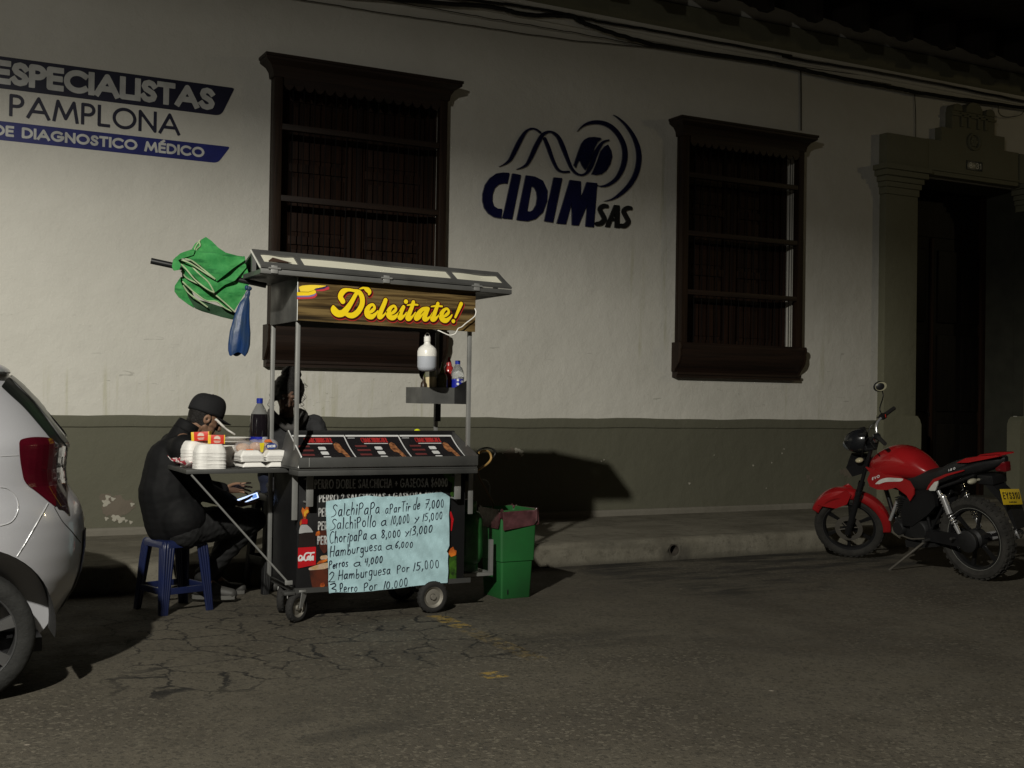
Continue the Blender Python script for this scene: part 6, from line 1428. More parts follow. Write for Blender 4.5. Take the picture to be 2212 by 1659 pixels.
for k in range(26):
    s_ = -1 if k % 3 else 1; p = WC + WR @ Vector((rr_.uniform(-.05, .06), s_ * rr_.uniform(.07, .095), rr_.uniform(-.06, .08))); d_ = Vector((s_ * -.6, 0, 0)); pts_ = [p]
    d_ = (WR @ Vector((0, s_, 0))).normalized(); L_ = rr_.uniform(.03, .075)
    for j in range(1, 5): t = j / 4; pts_.append(p + d_ * (L_ * (.5 * math.sin(t * 3) + .15 * t)) + Vector((.008 * math.sin(t * 7 + k), 0, -L_ * 1.1 * t * (1 if k % 4 else -.5))))
    mb.tube(smooth_pts(pts_, 3), .0011, 4)
sub(mb, 'stray_locks', M_HAIR, wom, WO)
# ------------------------------------------------------------------ silver hatchback at the left edge
KA = crop(0, 1400, 1.2288)
car = empty('parked_car', (-1.0, 6.29, 0), 'silver hatchback cut off by the left edge, red tail lamp and rear wheel showing', 'car'); CO = (-1.0, 6.29, 0)
LV = [(.20, .66, .70, -2.70), (.24, .70, .74, -2.74), (.32, .745, .765, -2.76), (.42, .80, .785, -2.77), (.50, .826, .79, -2.77), (.60, .838, .793, -2.76), (.68, .838, .793, -2.75), (.76, .830, .79, -2.73), (.81, .815, .785, -2.70), (.86, .782, .780, -2.64), (.91, .756, .775, -2.52), (.97, .750, .768, -2.2), (1.03, .756, .757, -1.78), (1.09, .762, .742, -1.62), (1.13, .745, .730, -1.52), (1.20, .690, .706, -1.36), (1.28, .625, .680, -1.20), (1.36, .552, .650, -1.02), (1.42, .48, .622, -.86), (1.462, .38, .58, -.66), (1.488, .20, .50, -.42), (1.50, -.02, .36, -.2)]
def lv(z):
    zz = [l[0] for l in LV]; return [float(np.interp(z, zz, [l[k] for l in LV])) for k in (1, 2, 3)]
def shell(z):
    xr, w_, xf = lv(z); rx, ry = .42, min(.50, w_ * .66); pts = []
    for i in range(26): pts.append((xf + .35 + (xr - rx - xf - .35) * i / 26, -w_ + .035 * (1 - min(1, (i / 6)))))
    for i in range(19): t = R(-90 + 90 * i / 18); pts.append((xr - rx + rx * math.cos(t), -w_ + ry + ry * math.sin(t)))
    full = pts + [(x, -y) for x, y in reversed(pts)]
    n_ = 14
    for i in range(n_): t = R(90 + 180 * (i + .5) / n_); full.append((xf + .35 + .35 * math.cos(t), (w_ - .035) * math.sin(t)))
    return full
mb = MB(); zs_ = [LV[0][0] + (LV[-1][0] - LV[0][0]) * i / 70 for i in range(71)]; rings = []
for z in zs_: rings.append([mb.bm.verts.new((x, 6.29 + y, z)) for x, y in shell(z)])
for A, B in zip(rings, rings[1:]):
    for i in range(len(A)): mb.bm.faces.new((A[i], A[(i + 1) % len(A)], B[(i + 1) % len(A)], B[i]))
mb.bm.faces.new(rings[0][::-1]); mb.bm.faces.new(rings[-1])
def carpaint():
    g = NG('silver_paint'); sp = g.ramp(g.voro(900, out='Distance'), .1, .5)
    g.b.inputs['Metallic'].default_value = .4; g.b.inputs['Coat Weight'].default_value = .7; g.b.inputs['Coat Roughness'].default_value = .06
    return g.out(g.mix(sp, (.60, .60, .63), (.48, .48, .51)), g.ramp(g.noise(3), .3, .7, .34, .42), None, .5)
M_CAR = carpaint()
body = mb.build('car_body', M_CAR, None, smooth=55)
bvh_me = body.data
# wheel wells cut out of the body
WX, WZ, WR_ = .305, .275, .280
wells = []
for wx in (WX, -2.10):
    for y0, y1 in ((5.35, 5.80), (6.78, 7.25)):
        c_ = MB().cyl((wx, y0, .30), (wx, y1, .30), .365, n=56).build('cutter', M_BLK); wells.append(c_)
bv = BVHTree.FromPolygons([v.co.copy() for v in body.data.vertices], [tuple(p.vertices) for p in body.data.polygons])
for c_ in wells:
    m_ = body.modifiers.new('w', 'BOOLEAN'); m_.object = c_; m_.solver = 'EXACT'; m_.operation = 'DIFFERENCE'; apply_mods(body)
for c_ in wells: bpy.data.objects.remove(c_)
try: body.data.set_sharp_from_angle(angle=R(40))
except Exception: pass
body.data.transform(Matrix.Translation(-Vector(CO))); body.parent = car
def hit(x, y):
    """photo pixel -> point and normal on the car's outer skin"""
    d = Vector(CM @ np.array([(x - CXP) / FPX, -(y - CYP) / FPX, 1.])).normalized(); l, n, i, _ = bv.ray_cast(Vector((0, 0, EYE)), d)
    return l, n
def car_ink(nm, prims, m, par=car, off=.003, cell=1.6, thick=0, clampx=None):
    V, F = ink_mesh(prims, cell); P = []; ok = []
    for x, y in V:
        l, n = hit(x, y)
        for k in range(1, 14):
            if l is not None: break
            l, n = hit(x - k * 1.5, y)
        P.append(l + n * off if l else Vector((0, 0, 0))); ok.append(l is not None)
    F = [f for f in F if all(ok[i] for i in f)]
    if thick:
        n0 = len(P); e_ = {(a, b) for f in F for a, b in zip(f, f[1:] + f[:1])}; P += [p + Vector((-.004, thick, 0)) for p in P]; F = F + [[b, a, a + n0, b + n0] for a, b in e_ if (b, a) not in e_]
    me = bpy.data.meshes.new(nm); me.from_pydata([tuple(p) for p in P], [], F); o = finish(nm, me, m, None, 60); o.data.transform(Matrix.Translation(-Vector(CO))); o.parent = par; return o
def ca(pts, sub_=4): return [KA(a, b) for a, b in (smooth_pts(pts + pts[:1], sub_)[:-1] if sub_ else pts)]
M_LAMP = mat('tail_lamp_red', (.060, .003, .008), .14, coat=.8, var=.12, vscale=8); M_LAMPD = mat('tail_lamp_dark', (.020, .010, .012), .10, coat=.9)
M_CGL = mat('car_glass', (.035, .038, .038), .06, coat=.6, var=.1)
lampo = car_ink('tail_lamp', [('p', ca([(90, 425), (100, 408), (140, 398), (190, 396), (240, 402), (262, 428), (268, 520), (270, 620), (268, 725), (240, 714), (180, 665), (120, 615), (103, 560), (93, 490)]))], M_LAMP, off=.005)
car_ink('lamp_side', [('p', ca([(262, 425), (300, 438), (325, 448), (334, 500), (330, 560), (318, 620), (318, 690), (328, 768), (300, 745), (268, 727), (270, 600), (268, 500)]))], M_LAMPD, off=.005)
car_ink('reflector', [('p', ca([(296, 488), (310, 495), (312, 530), (300, 545), (294, 520)]))], mat('clear_lamp', (.30, .27, .24), .15, coat=.6), off=.008)
car_ink('side_glass', [('p', ca([(4, 152), (42, 108), (80, 150), (160, 225), (240, 330), (318, 440), (300, 440), (250, 405), (232, 392), (180, 330), (110, 250), (50, 195)], 3))], mat('side_glass_black', (.010, .011, .011), .3), off=.004)
car_ink('hatch_reflection', [('p', ca([(42, 108), (52, 102), (100, 140), (180, 215), (250, 320), (332, 436), (318, 442), (240, 332), (160, 228), (84, 152)], 3))], mat('hatch_reflection_grey', (.20, .20, .18), .35, coat=.4), off=.010)  # pale strip along the hatch: a reflection painted as grey
def line(nm, pts, r, m, off=.001): 
    q = [hit(*KA(a, b)) for a, b in smooth_pts(pts, 8)]; q = [l + n * off for l, n in q if l]; return sub(MB().tube(q, r, 6), nm, m, car, CO, smooth=60)
M_GAP = mat('panel_gap', (.02, .02, .02), .6); M_GLINT = mat('panel_edge_glint', (.62, .62, .64), .3, .4)  # bright edge colour paints a glint along gaps and fuel flap
line('panel_gap', [(232, 715), (190, 790), (150, 860), (112, 925), (82, 972)], .0028, M_GLINT)
line('panel_gap', [(90, 483), (50, 485), (0, 488)], .0025, M_GLINT, 0)
line('fuel_flap', [(0, 637), (30, 642), (60, 662), (82, 695), (88, 735), (78, 775), (50, 808), (0, 824)], .0026, M_GLINT)
line('panel_gap', [(262, 735), (300, 800), (345, 850), (390, 905)], .002, M_GAP)
for (zz0, zz1, lab) in ((.34, .50, 'bumper_insert'),):
    q = MB()
    def bi(a, b):
        z = .30 + .38 * b; xr, w_, xf = lv(z); rx, ry = .42, min(.50, w_ * .66); t = R(-22 + 22 * a) if a < 1 else 0; y = -w_ + ry + ry * math.sin(t); x = xr - rx + rx * math.cos(t)
        if a > .5: y = (-w_ + ry) * (2 - 2 * a) + 0 * a if a > .999 else y
        return (x + .006, 6.29 + y, z)
    q.grid(bi, 10, 10); sub(q, 'bumper_insert', mat('bumper_black', (.015, .015, .016), .35, coat=.3), car, CO, smooth=60)
# rear spoiler, hatch glass, number plate, far lamp
q = MB()
def spo(a, b):
    y = -.56 + 1.12 * a; ph = 2 * math.pi * b; t = 1 - .55 * abs(2 * a - 1) ** 6; return (.405 + .105 * t * math.cos(ph) - .05 * abs(2 * a - 1) ** 3, 6.29 + y, 1.425 + .032 * t * math.sin(ph) + .022 * math.cos(ph) * -1 + .012)
q.grid(spo, 30, 16); sub(q, 'spoiler', M_CAR, car, CO, smooth=60)
q = MB()
def hg(a, b): z = 1.115 + .26 * b; xr, w_, xf = lv(z); y = (-w_ + .42) + 2 * (w_ - .42) * a; return (xr + .006, 6.29 + y, z)
q.grid(hg, 10, 8); sub(q, 'rear_window', M_CGL, car, CO, smooth=60)
sub(MB().box(.842, .850, 6.06, 6.52, .60, .72, .002), 'number_plate', mat('plate_yellow', (.55, .38, .02), .4), car, CO)
sub(MB().ball((.66, 6.92, .98), (.10, .10, .14)), 'tail_lamp', M_LAMP, car, CO, smooth=60)
for sx in (-1,):
    q = MB(); pts = [(-1.45, 1.02), (.05, 1.02), (-.02, 1.32), (-.30, 1.385), (-.75, 1.36)]
    q.prism(pts, lambda u, v: (u, 6.29 - lv(v)[1] - .004, v), lambda u, v: (u, 6.29 - lv(v)[1] + .01, v)); sub(q, 'side_window', M_CGL, car, CO, smooth=0)
def carwheel(cx, cy, s):
    e = empty('wheel', (0, 0, 0)); e.parent = car; M = Matrix.Rotation(R(90 * s), 4, 'X'); c = (cx, cy, WZ); r = WR_
    t = MB(); t.lathe([(r * .70, -.04), (r * .73, .075), (r * .82, .088), (r * .93, .084), (r * .985, .070), (r, .05), (r, -.06), (r * .95, -.085)], c, 64, M)
    sub(t, 'tyre', mat('tyre_rubber', (.020, .020, .019), .8, var=.2, vscale=14, bump=.4, bscale=50), e, CO, smooth=50)
    k = MB(); k.lathe([(r * .70, -.02), (r * .70, .066), (r * .72, .074), (r * .74, .070)], c, 48, M)
    for i in range(7):
        a = 2 * math.pi * i / 7 + .32
        def sp(u, v, d): q = Vector((u * math.cos(a) - v * math.sin(a), u * math.sin(a) + v * math.cos(a), d)); return M @ q + Vector(c)
        k.prism([(.02, -.034), (.11, -.017), (r * .70, -.026), (r * .70, .026), (.11, .017), (.02, .034)], lambda u, v: sp(u, v, .060 + .012 * (u / r)), lambda u, v: sp(u, v, .035))
    k.lathe([(.001, .075), (.03, .074), (.045, .066), (.05, .03)], c, 24, M)
    sub(k, 'rim', mat('alloy_grey', (.26, .26, .265), .35, .8), e, CO, smooth=30)
    d = MB(); d.lathe([(.001, .0), (r * .5, .0), (r * .5, -.02)], c, 32, M); sub(d, 'brake_disc', mat('brake_dark', (.03, .03, .03), .5, .5), e, CO)
carwheel(WX, 5.585, 1); carwheel(-2.10, 5.585, 1); carwheel(WX, 6.995, -1); carwheel(-2.10, 6.995, -1)
for wx in (WX, -2.10):
    for y0, y1 in ((5.53, 5.80), (6.78, 7.05)):
        q = MB(); q.grid(lambda a, b: (wx + .361 * math.cos(R(-8 + 196 * a)), y0 + (y1 - y0) * b, .30 + .361 * math.sin(R(-8 + 196 * a))), 40, 1); sub(q, 'wheel_well', M_RUB, car, CO)
sub(MB().box(-2.6, .62, 5.62, 6.96, .18, .24), 'underbody', M_BLK, car, CO)
# ------------------------------------------------------------------ red motorcycle, nose to the kerb, leaning on its side stand
BK = Vector((7.415, 6.36, 0))
bike = empty('motorcycle', BK, 'red motorcycle leaning on its side stand, nose to the kerb by the dark door', 'motorcycle', None, (0, R(-9.0), R(1.7)))
# local frame: Y forward, X to the rider's right, Z up; rear contact at origin
M_BRED = mat('paint_red', (.30, .010, .012), .22, var=.10, vscale=5, coat=.8, rvar=.12)
M_BB = mat('bike_black', (.010, .010, .011), .35, bump=.1); M_SEAT = mat('seat_vinyl', (.012, .012, .012), .6, bump=.3, bscale=120); M_ENG = mat('engine_dark', (.030, .030, .031), .42, .6, rvar=.25, bump=.3, bscale=30)
M_CHR = mat('chrome', (.85, .85, .87), .20, .8, var=.02, coat=1); M_TY = mat('dusty_tyre', (.026, .024, .021), .88, var=.3, vscale=10, bump=.4, bscale=50); M_ALY = mat('cast_alloy_dark', (.018, .018, .019), .4, .5); M_DUST = mat('dusty_metal', (.11, .10, .085), .6, .5, rvar=.2)
def bp_(mb, nm, m, par=bike, **k): return mb.build(nm, m, par, **k)
def bwheel(par, cy, cz, r, wd, knob, drum):
    e = empty('wheel', (0, 0, 0)); e.parent = par; M = Matrix.Rotation(R(90), 4, 'Y'); c = Vector((0, cy, cz)); h = wd / 2; ri = r * .745
    t = MB(); prof = [(ri, -h * .55), (ri + .012, -h * .75), (r - .045, -h), (r - .020, -h * .92), (r - .006, -h * .6), (r, -h * .2), (r, h * .2), (r - .006, h * .6), (r - .020, h * .92), (r - .045, h), (ri + .012, h * .75), (ri, h * .55)]
    t.lathe(prof, c, 72, M)
    n = 38
    for i in range(n):
        a0 = 2 * math.pi * i / n
        for z, dz, ph in ((-h * .62, h * .26, 0), (-.001, h * .3, .5), (h * .62, h * .26, 0)):
            a = a0 + ph * 2 * math.pi / n; Q = M @ Matrix.Rotation(a, 4, 'Z'); rr0 = r - (.010 if ph == 0 else .003)
            t.box(rr0 - .006, rr0 + knob, -.0125 * r / .3, .0125 * r / .3, z - dz, z + dz, 0, Matrix.Translation(c) @ Q)
    bp_(t, 'tyre', M_TY, e, smooth=40)
    k = MB(); k.lathe([(ri - .016, -h * .5), (ri + .001, -h * .62), (ri + .002, -h * .45), (ri - .012, -h * .2), (ri - .012, h * .2), (ri + .002, h * .45), (ri + .001, h * .62), (ri - .016, h * .5), (ri - .022, h * .2), (ri - .022, -h * .2), (ri - .016, -h * .5)], c, 56, M)
    for i in range(6):
        Q = Matrix.Translation(c) @ M @ Matrix.Rotation(2 * math.pi * i / 6 + .25, 4, 'Z')
        k.prism([(.03, -.020), (ri * .5, -.009), (ri - .018, -.016), (ri - .018, .016), (ri * .5, .009), (.03, .020)], lambda u, v: Q @ Vector((u, v, -.011)), lambda u, v: Q @ Vector((u, v, .011)))
    k.lathe([(.0, -.035), (.034, -.035), (.036, 0), (.034, .035), (0, .035)], c, 24, M); bp_(k, 'rim', M_ALY, e, smooth=30)
    if drum: bp_(MB().lathe([(.0, -.05), (.055, -.05), (.075, -.035), (.078, .03), (0, .03)], c, 32, M), 'brake_drum', M_ENG, e)
    else:
        d_ = MB(); d_.lathe([(.075, -.050), (.115, -.050), (.115, -.046), (.075, -.046), (.075, -.050)], c, 40, M)
        for i in range(6): d_.cyl(c + Vector((-.048, .03 * math.cos(i), .03 * math.sin(i))), c + Vector((-.048, .085 * math.cos(i * 1.047), .085 * math.sin(i * 1.047))), .005, n=6)
        bp_(d_, 'brake_disc', M_DUST, e)
    bp_(MB().tube([c + M @ Vector(((ri + .003) * math.cos(R(a)), (ri + .003) * math.sin(R(a)), -h * .62)) for a in range(0, 360, 8)], .0018, 5, closed=True), 'rim_tape', mat('rim_tape', (.22, .22, .20) if drum else (.05, .05, .05), .4), e, smooth=60)
    return e
RR = .318
bwheel(bike, .0, RR + .004, RR, .115, .007, True)
# ---- steering assembly (turned to the left)
SA = R(64); head = Vector((0, .955, .905)); axd = Vector((0, -math.cos(SA), math.sin(SA)))     # steering axis, up and back
steer = empty('front_fork', head); steer.parent = bike
STM = Matrix.Rotation(R(38), 4, axd); steer.rotation_euler = STM.to_euler()
def sp_(mb, nm, m, **k): o = mb.build(nm, m, None, **k); o.data.transform(Matrix.Translation(-head)); o.parent = steer; return o
FR = .295; hub = Vector((0, 1.30, FR))
ew = bwheel(steer, 0, 0, FR, .085, .0015, False); ew.location = hub - head
for sx in (-1, 1):
    x = sx * .088; lo = Vector((x, hub.y, hub.z)); off = Vector((0, .035, 0)); topp = head + axd * .13 + Vector((x, .045, 0)); mid = lo.lerp(topp, .45)
    sp_(MB().cyl(lo + Vector((0, .012, -.03)), mid, .026, .026, 18).cyl(mid, mid + (topp - lo).normalized() * .03, .030, .027, 18).cyl(lo + Vector((-.02, 0, 0)), lo + Vector((.02, 0, 0)), .018, n=12), 'fork_leg', M_BB)
    sp_(MB().cyl(mid + (topp - lo).normalized() * .03, topp, .0165, n=14), 'fork_tube', M_BB)
sp_(MB().box(-.115, .115, head.y - .03, head.y + .07, head.z - .075, head.z - .045, .008).box(-.115, .115, head.y - .06, head.y + .04, head.z + .105, head.z + .13, .008), 'fork_clamp', M_BB)
sp_(MB().cyl(hub + Vector((-.10, 0, 0)), hub + Vector((.10, 0, 0)), .009), 'axle', M_DUST)
# front mudguard: two red halves round the wheel
def guard(a0, a1, wd, m, nm, flare=0):
    q = MB()
    def g(a, b):
        t = R(a0 + (a1 - a0) * a); s = -1 + 2 * b; rr_g = FR + .030 + .020 * (1 - s * s) ** .5 + .018 * math.sin(a * math.pi) * flare; w_ = wd * (.55 + .45 * math.sin(math.pi * (.12 + .76 * a)))
        dn = max(0, abs(s) - .72) * .16
        return (s * w_, hub.y + (rr_g - dn) * math.cos(t), hub.z + (rr_g - dn) * math.sin(t))
    q.grid(g, 26, 12); o = sp_(q, nm, m, smooth=50); so = o.modifiers.new('s', 'SOLIDIFY'); so.thickness = .004; apply_mods(o); return o
guard(38, 112, .072, M_BRED, 'mudguard', 1); guard(112, 196, .062, M_BRED, 'mudguard', .2)
for sx in (-1, 1):
    q = MB(); pts = [(1.50, .555), (1.36, .612), (1.235, .660), (1.205, .615), (1.26, .53), (1.36, .505), (1.44, .53)]
    q.prism(pts, lambda u, v: (sx * .060, u, v), lambda u, v: (sx * .068, u, v)); sp_(q, 'mudguard_wing', M_BRED, smooth=0)
# headlight unit, shroud, indicator
hl = Vector((0, head.y + .135, head.z + .150))
q = MB(); q.grid(lambda a, b: (lambda t, ph: (hl.x + .092 * math.sin(t) * math.cos(ph), hl.y - .06 + .14 * math.cos(t), hl.z + (.108 if math.sin(ph) > 0 else .095) * math.sin(t) * math.sin(ph)))(math.pi * (.02 + .60 * a), 2 * math.pi * b), 14, 28); sp_(q, 'headlight_shell', mat('shell_black', (.010, .011, .013), .22, coat=.4), smooth=60)
q = MB(); q.grid(lambda a, b: (lambda t, ph: (hl.x + .078 * math.sin(t) * math.cos(ph), hl.y - .052 + .145 * math.cos(t), hl.z - .01 + .075 * math.sin(t) * math.sin(ph)))(math.pi * (.02 + .28 * a), 2 * math.pi * b), 8, 24); sp_(q, 'headlight_lens', mat('headlamp_glass', (.10, .11, .12), .04, coat=1), smooth=60)
q = MB(); pts = [(head.y + .06, head.z + .0), (head.y + .19, head.z + .03), (head.y + .235, head.z - .04), (head.y + .20, head.z - .125), (head.y + .10, head.z - .10)]
for sx in (-1, 1): q.prism(pts, lambda u, v: (sx * .04, u, v), lambda u, v: (sx * (.085 - .2 * max(0, u - head.y - .12)), u, v))
sp_(q, 'fork_shroud', M_BB, smooth=30)
sp_(MB().ball((-.115, head.y + .10, head.z + .035), (.032, .034, .020)), 'indicator', mat('amber_clear', (.42, .37, .24), .2, coat=.6), smooth=60)
sp_(MB().ball((.115, head.y + .10, head.z + .035), (.032, .034, .020)), 'indicator', mat('amber_clear', (.42, .37, .24), .2, coat=.6), smooth=60)
sp_(MB().box(-.07, .07, head.y + .02, head.y + .08, head.z + .19, head.z + .255, .02), 'dial', M_BB)
# handlebar with grips, switch and mirror
hb0 = head + axd * .135 + Vector((0, .01, 0))
bars = smooth_pts([hb0 + Vector(q_) for q_ in ((-.355, -.13, .135), (-.24, -.075, .140), (-.13, -.01, .115), (-.055, .0, .03), (.055, .0, .03), (.13, -.01, .115), (.24, -.075, .140), (.355, -.13, .135))], 6)
sp_(MB().tube(bars, .011, 12), 'handlebar', M_CHR, smooth=60)
for sx in (-1, 1):
    a_ = hb0 + Vector((sx * .235, -.072, .140)); b_ = hb0 + Vector((sx * .36, -.132, .135)); sp_(MB().cyl(a_, b_, .0175, .0165, 14), 'grip', mat('grip_rubber', (.014, .013, .013), .7, bump=.4, bscale=90))
    sw = MB(); sw.box(-.028, .028, -.022, .022, -.022, .022, .008, Matrix.Translation(hb0 + Vector((sx * .205, -.057, .140))) @ Matrix.Rotation(R(-sx * 25), 4, 'Z')); sp_(sw, 'switch_housing', M_BB)
    sp_(MB().tube([hb0 + Vector((sx * .20, -.03, .135)), hb0 + Vector((sx * .24, .0, .12)), hb0 + Vector((sx * .35, -.05, .10))], .006, 8), 'lever', M_BB, smooth=60)
sp_(MB().box(-.012, .012, -.026, -.020, -.012, .016, .003, Matrix.Translation(hb0 + Vector((.205, -.057, .140)))), 'kill_switch', mat('switch_red', (.5, .03, .02), .4))
mr = hb0 + Vector((.20, -.05, .16)); mt = hb0 + Vector((.37, -.07, .310))
mirror = MB(); mirror.tube(smooth_pts([mr, mr + Vector((-.005, .0, .06)), mt + Vector((-.005, .005, -.06)), mt], 5), .005, 8); sp_(mirror, 'mirror_stalk', M_BB, smooth=60)
MQ = Matrix.Rotation(R(-68), 4, 'Z') @ Matrix.Rotation(R(-12), 4, 'X')
sp_(MB().ball(mt + Vector((0, .012, .035)), (.055, .020, .045), MQ, 20, 12), 'mirror_shell', M_BB, smooth=60)
gl_ = MB(); gl_.lathe([(0, .0), (.8, .0), (1, .0)], (0, 0, 0), 28); 
for v in gl_.bm.verts: v.co = MQ @ Vector((v.co.x * .048, -.012, v.co.y * .038)) + mt + Vector((0, .005, .035))
sp_(gl_, 'mirror_glass', mat('mirror_glass', (.55, .52, .36), .35, .6), smooth=0, fix=False)  # pale yellow base makes the glass look lit, reflection painted in
for dx, z0 in ((-.05, .03), (.05, .02)):
    sp_(MB().tube(smooth_pts([hb0 + Vector((dx * 3.5, -.03, .13)), hb0 + Vector((dx * 2.2, .06, .08)), head + Vector((dx, .10, -.02)), head + Vector((dx * 1.3, .04, -.12))], 6), .004, 6), 'brake_hose', M_BB, smooth=60)
# ---- body: tank, seat, tail, panels as lofted sections (y, z_bottom, z_top, half width)
def loft(nm, secs, m, k=2.6, n=28, par=bike, sub_=5):
    S = smooth_pts(secs, sub_); q = MB(); rings = []
    for y, zb, zt, hw in S:
        c = (zb + zt) / 2; h = (zt - zb) / 2; ring = []
        for i in range(n):
            t = 2 * math.pi * i / n; cx_, sz_ = math.cos(t), math.sin(t); ring.append(q.bm.verts.new((hw * abs(cx_) ** (2 / k) * (1 if cx_ > 0 else -1), y, c + h * abs(sz_) ** (2 / k) * (1 if sz_ > 0 else -1))))
        rings.append(ring)
    for A, B in zip(rings, rings[1:]):
        for i in range(n): q.bm.faces.new((A[i], A[(i + 1) % n], B[(i + 1) % n], B[i]))
    q.bm.faces.new(rings[0][::-1]); q.bm.faces.new(rings[-1]); return bp_(q, nm, m, par, smooth=50)
tank = loft('tank', [(.335, .80, .835, .06), (.38, .775, .880, .095), (.47, .745, .955, .125), (.58, .735, 1.005, .145), (.70, .715, 1.015, .155), (.80, .705, .985, .155), (.89, .72, .935, .130), (.945, .76, .885, .07)], M_BRED, 2.3)
for sx in (-1, 1):
    q = MB(); pts = [(.905, .85), (.86, .80), (.90, .745), (.88, .69), (.80, .668), (.70, .672), (.60, .70), (.50, .645), (.47, .60), (.425, .655), (.42, .70), (.46, .76), (.56, .79), (.70, .80), (.80, .83)]
    q.prism(pts, lambda u, v: (sx * .150, u, v), lambda u, v: (sx * .164, u, v)); bp_(q, 'tank_shroud', M_BRED, smooth=0)
M_SIL = mat('decal_silver', (.62, .62, .58), .3)
fx_ = lambda u, v, d: (-.1655, u, v)
ink('tank_stripe', [('p', smooth_pts([(.82, .712), (.76, .752), (.68, .774), (.58, .778), (.515, .776), (.54, .755), (.60, .748), (.70, .738), (.77, .716)], 3))], M_SIL, lambda u, v, d: (-.1655, u, v), .004, parent=bike)
ev = lettering('EVO', 0, .085, 0, .022, .005, gap=.5, shear=.25)
ink('tank_lettering', [(p[0], [(.845 - u, .742 + v + .35 * u) for u, v in p[1]], p[2], p[3]) for p in ev], M_WHT, lambda u, v, d: (-.1665, u, v), .002, parent=bike)
loft('seat', [(.60, .755, .79, .06), (.55, .70, .80, .09), (.44, .655, .83, .105), (.32, .685, .845, .115), (.22, .765, .865, .120), (.14, .80, .905, .110), (.02, .84, .945, .095), (-.09, .875, .955, .07), (-.13, .90, .945, .04)], M_SEAT, 3.2)
loft('tail_cowl', [(.36, .69, .735, .10), (.26, .715, .79, .120), (.15, .755, .845, .125), (.02, .80, .900, .115), (-.12, .835, .950, .095), (-.25, .88, .968, .06), (-.335, .93, .975, .02)], M_BB, 2.6)
for sx in (-1, 1):
    q = MB(); pts = [(.02, .925), (-.06, .962), (-.20, .985), (-.33, .995), (-.34, .985), (-.20, .955), (-.08, .93)]
    q.prism(pts, lambda u, v: (sx * .055, u, v), lambda u, v: (sx * (.085 + .1 * (u - -.34)), u, v)); bp_(q, 'grab_rail', M_BRED, smooth=0)
    q = MB(); pts = [(.33, .690), (.30, .735), (.25, .785), (.12, .835), (-.04, .875), (-.05, .868), (.11, .820), (.235, .765), (.28, .72), (.315, .690)]
    q.prism(pts, lambda u, v: (sx * .118, u, v), lambda u, v: (sx * .129, u, v)); bp_(q, 'tail_stripe', M_BRED, smooth=0)
    q = MB(); pts = [(.31, .69), (.275, .73), (.235, .765), (.20, .775), (.215, .74), (.24, .695)]
    q.prism(pts, lambda u, v: (sx * .118, u, v), lambda u, v: (sx * .1305, u, v)); bp_(q, 'tail_decal', M_SIL, smooth=0)
tn = lettering('150', 0, .07, 0, .016, .004, gap=.45, shear=.2)
ink('tail_lettering', [(p[0], [(.10 - u, .852 + v + .36 * u) for u, v in p[1]], p[2], p[3]) for p in tn], M_WHT, lambda u, v, d: (-.1275 + .0 * u, u, v), .002, parent=bike)
q = MB(); q.box(-.03, .03, -.345, -.25, .86, .935, .012); bp_(q, 'tail_light', mat('rear_lamp_red', (.12, .005, .008), .15, coat=.7))
for sx in (-1, 1):
    q = MB(); pts = [(.475, .65), (.42, .68), (.30, .70), (.255, .66), (.25, .57), (.33, .50), (.50, .39), (.60, .385), (.60, .50), (.55, .60)]
    q.prism(pts, lambda u, v: (sx * .095, u, v), lambda u, v: (sx * .135, u, v)); bp_(q, 'side_cover', M_BB, smooth=25)
# undertail, rear indicators, plate
bp_(MB().prism([(-.10, .80), (-.20, .80), (-.36, .66), (-.42, .45), (-.40, .44), (-.33, .60), (-.18, .755), (-.08, .775)], lambda u, v: (-.065, u, v), lambda u, v: (.065, u, v)), 'rear_mudguard', M_BB, smooth=0)
bp_(MB().box(-.08, .08, -.26, -.12, .765, .835, .01), 'tail_bracket', M_BB)
for sx in (-1, 1):
    bp_(MB().cyl((sx * .07, -.14, .80), (sx * .12, -.14, .80), .010).ball((sx * .155, -.14, .80), (.048, .024, .022), seg=16, ring=10), 'indicator', mat('amber_clear2', (.36, .34, .26), .25, coat=.5), smooth=60)
PQ = Matrix.Translation((-.078, -.405, .69)) @ Matrix.Rotation(R(-18), 4, 'X') @ Matrix.Rotation(R(10), 4, 'Y')
pl_ = MB(); pl_.box(-.098, .098, -.003, 0, -.058, .058, .001, PQ); pl_ = bp_(pl_, 'number_plate', mat('plate_yellow_bike', (.52, .36, .015), .45, var=.1))
ink('plate_lettering', lettering('EYS31U', -.086, .086, -.018, .034, .0085, gap=.5) + lettering('PAMPLONA', -.04, .04, -.045, -.034, .003, gap=.4), M_BB, lambda u, v, d: tuple(PQ @ Vector((u, -.0045, v))), .0022, parent=pl_)
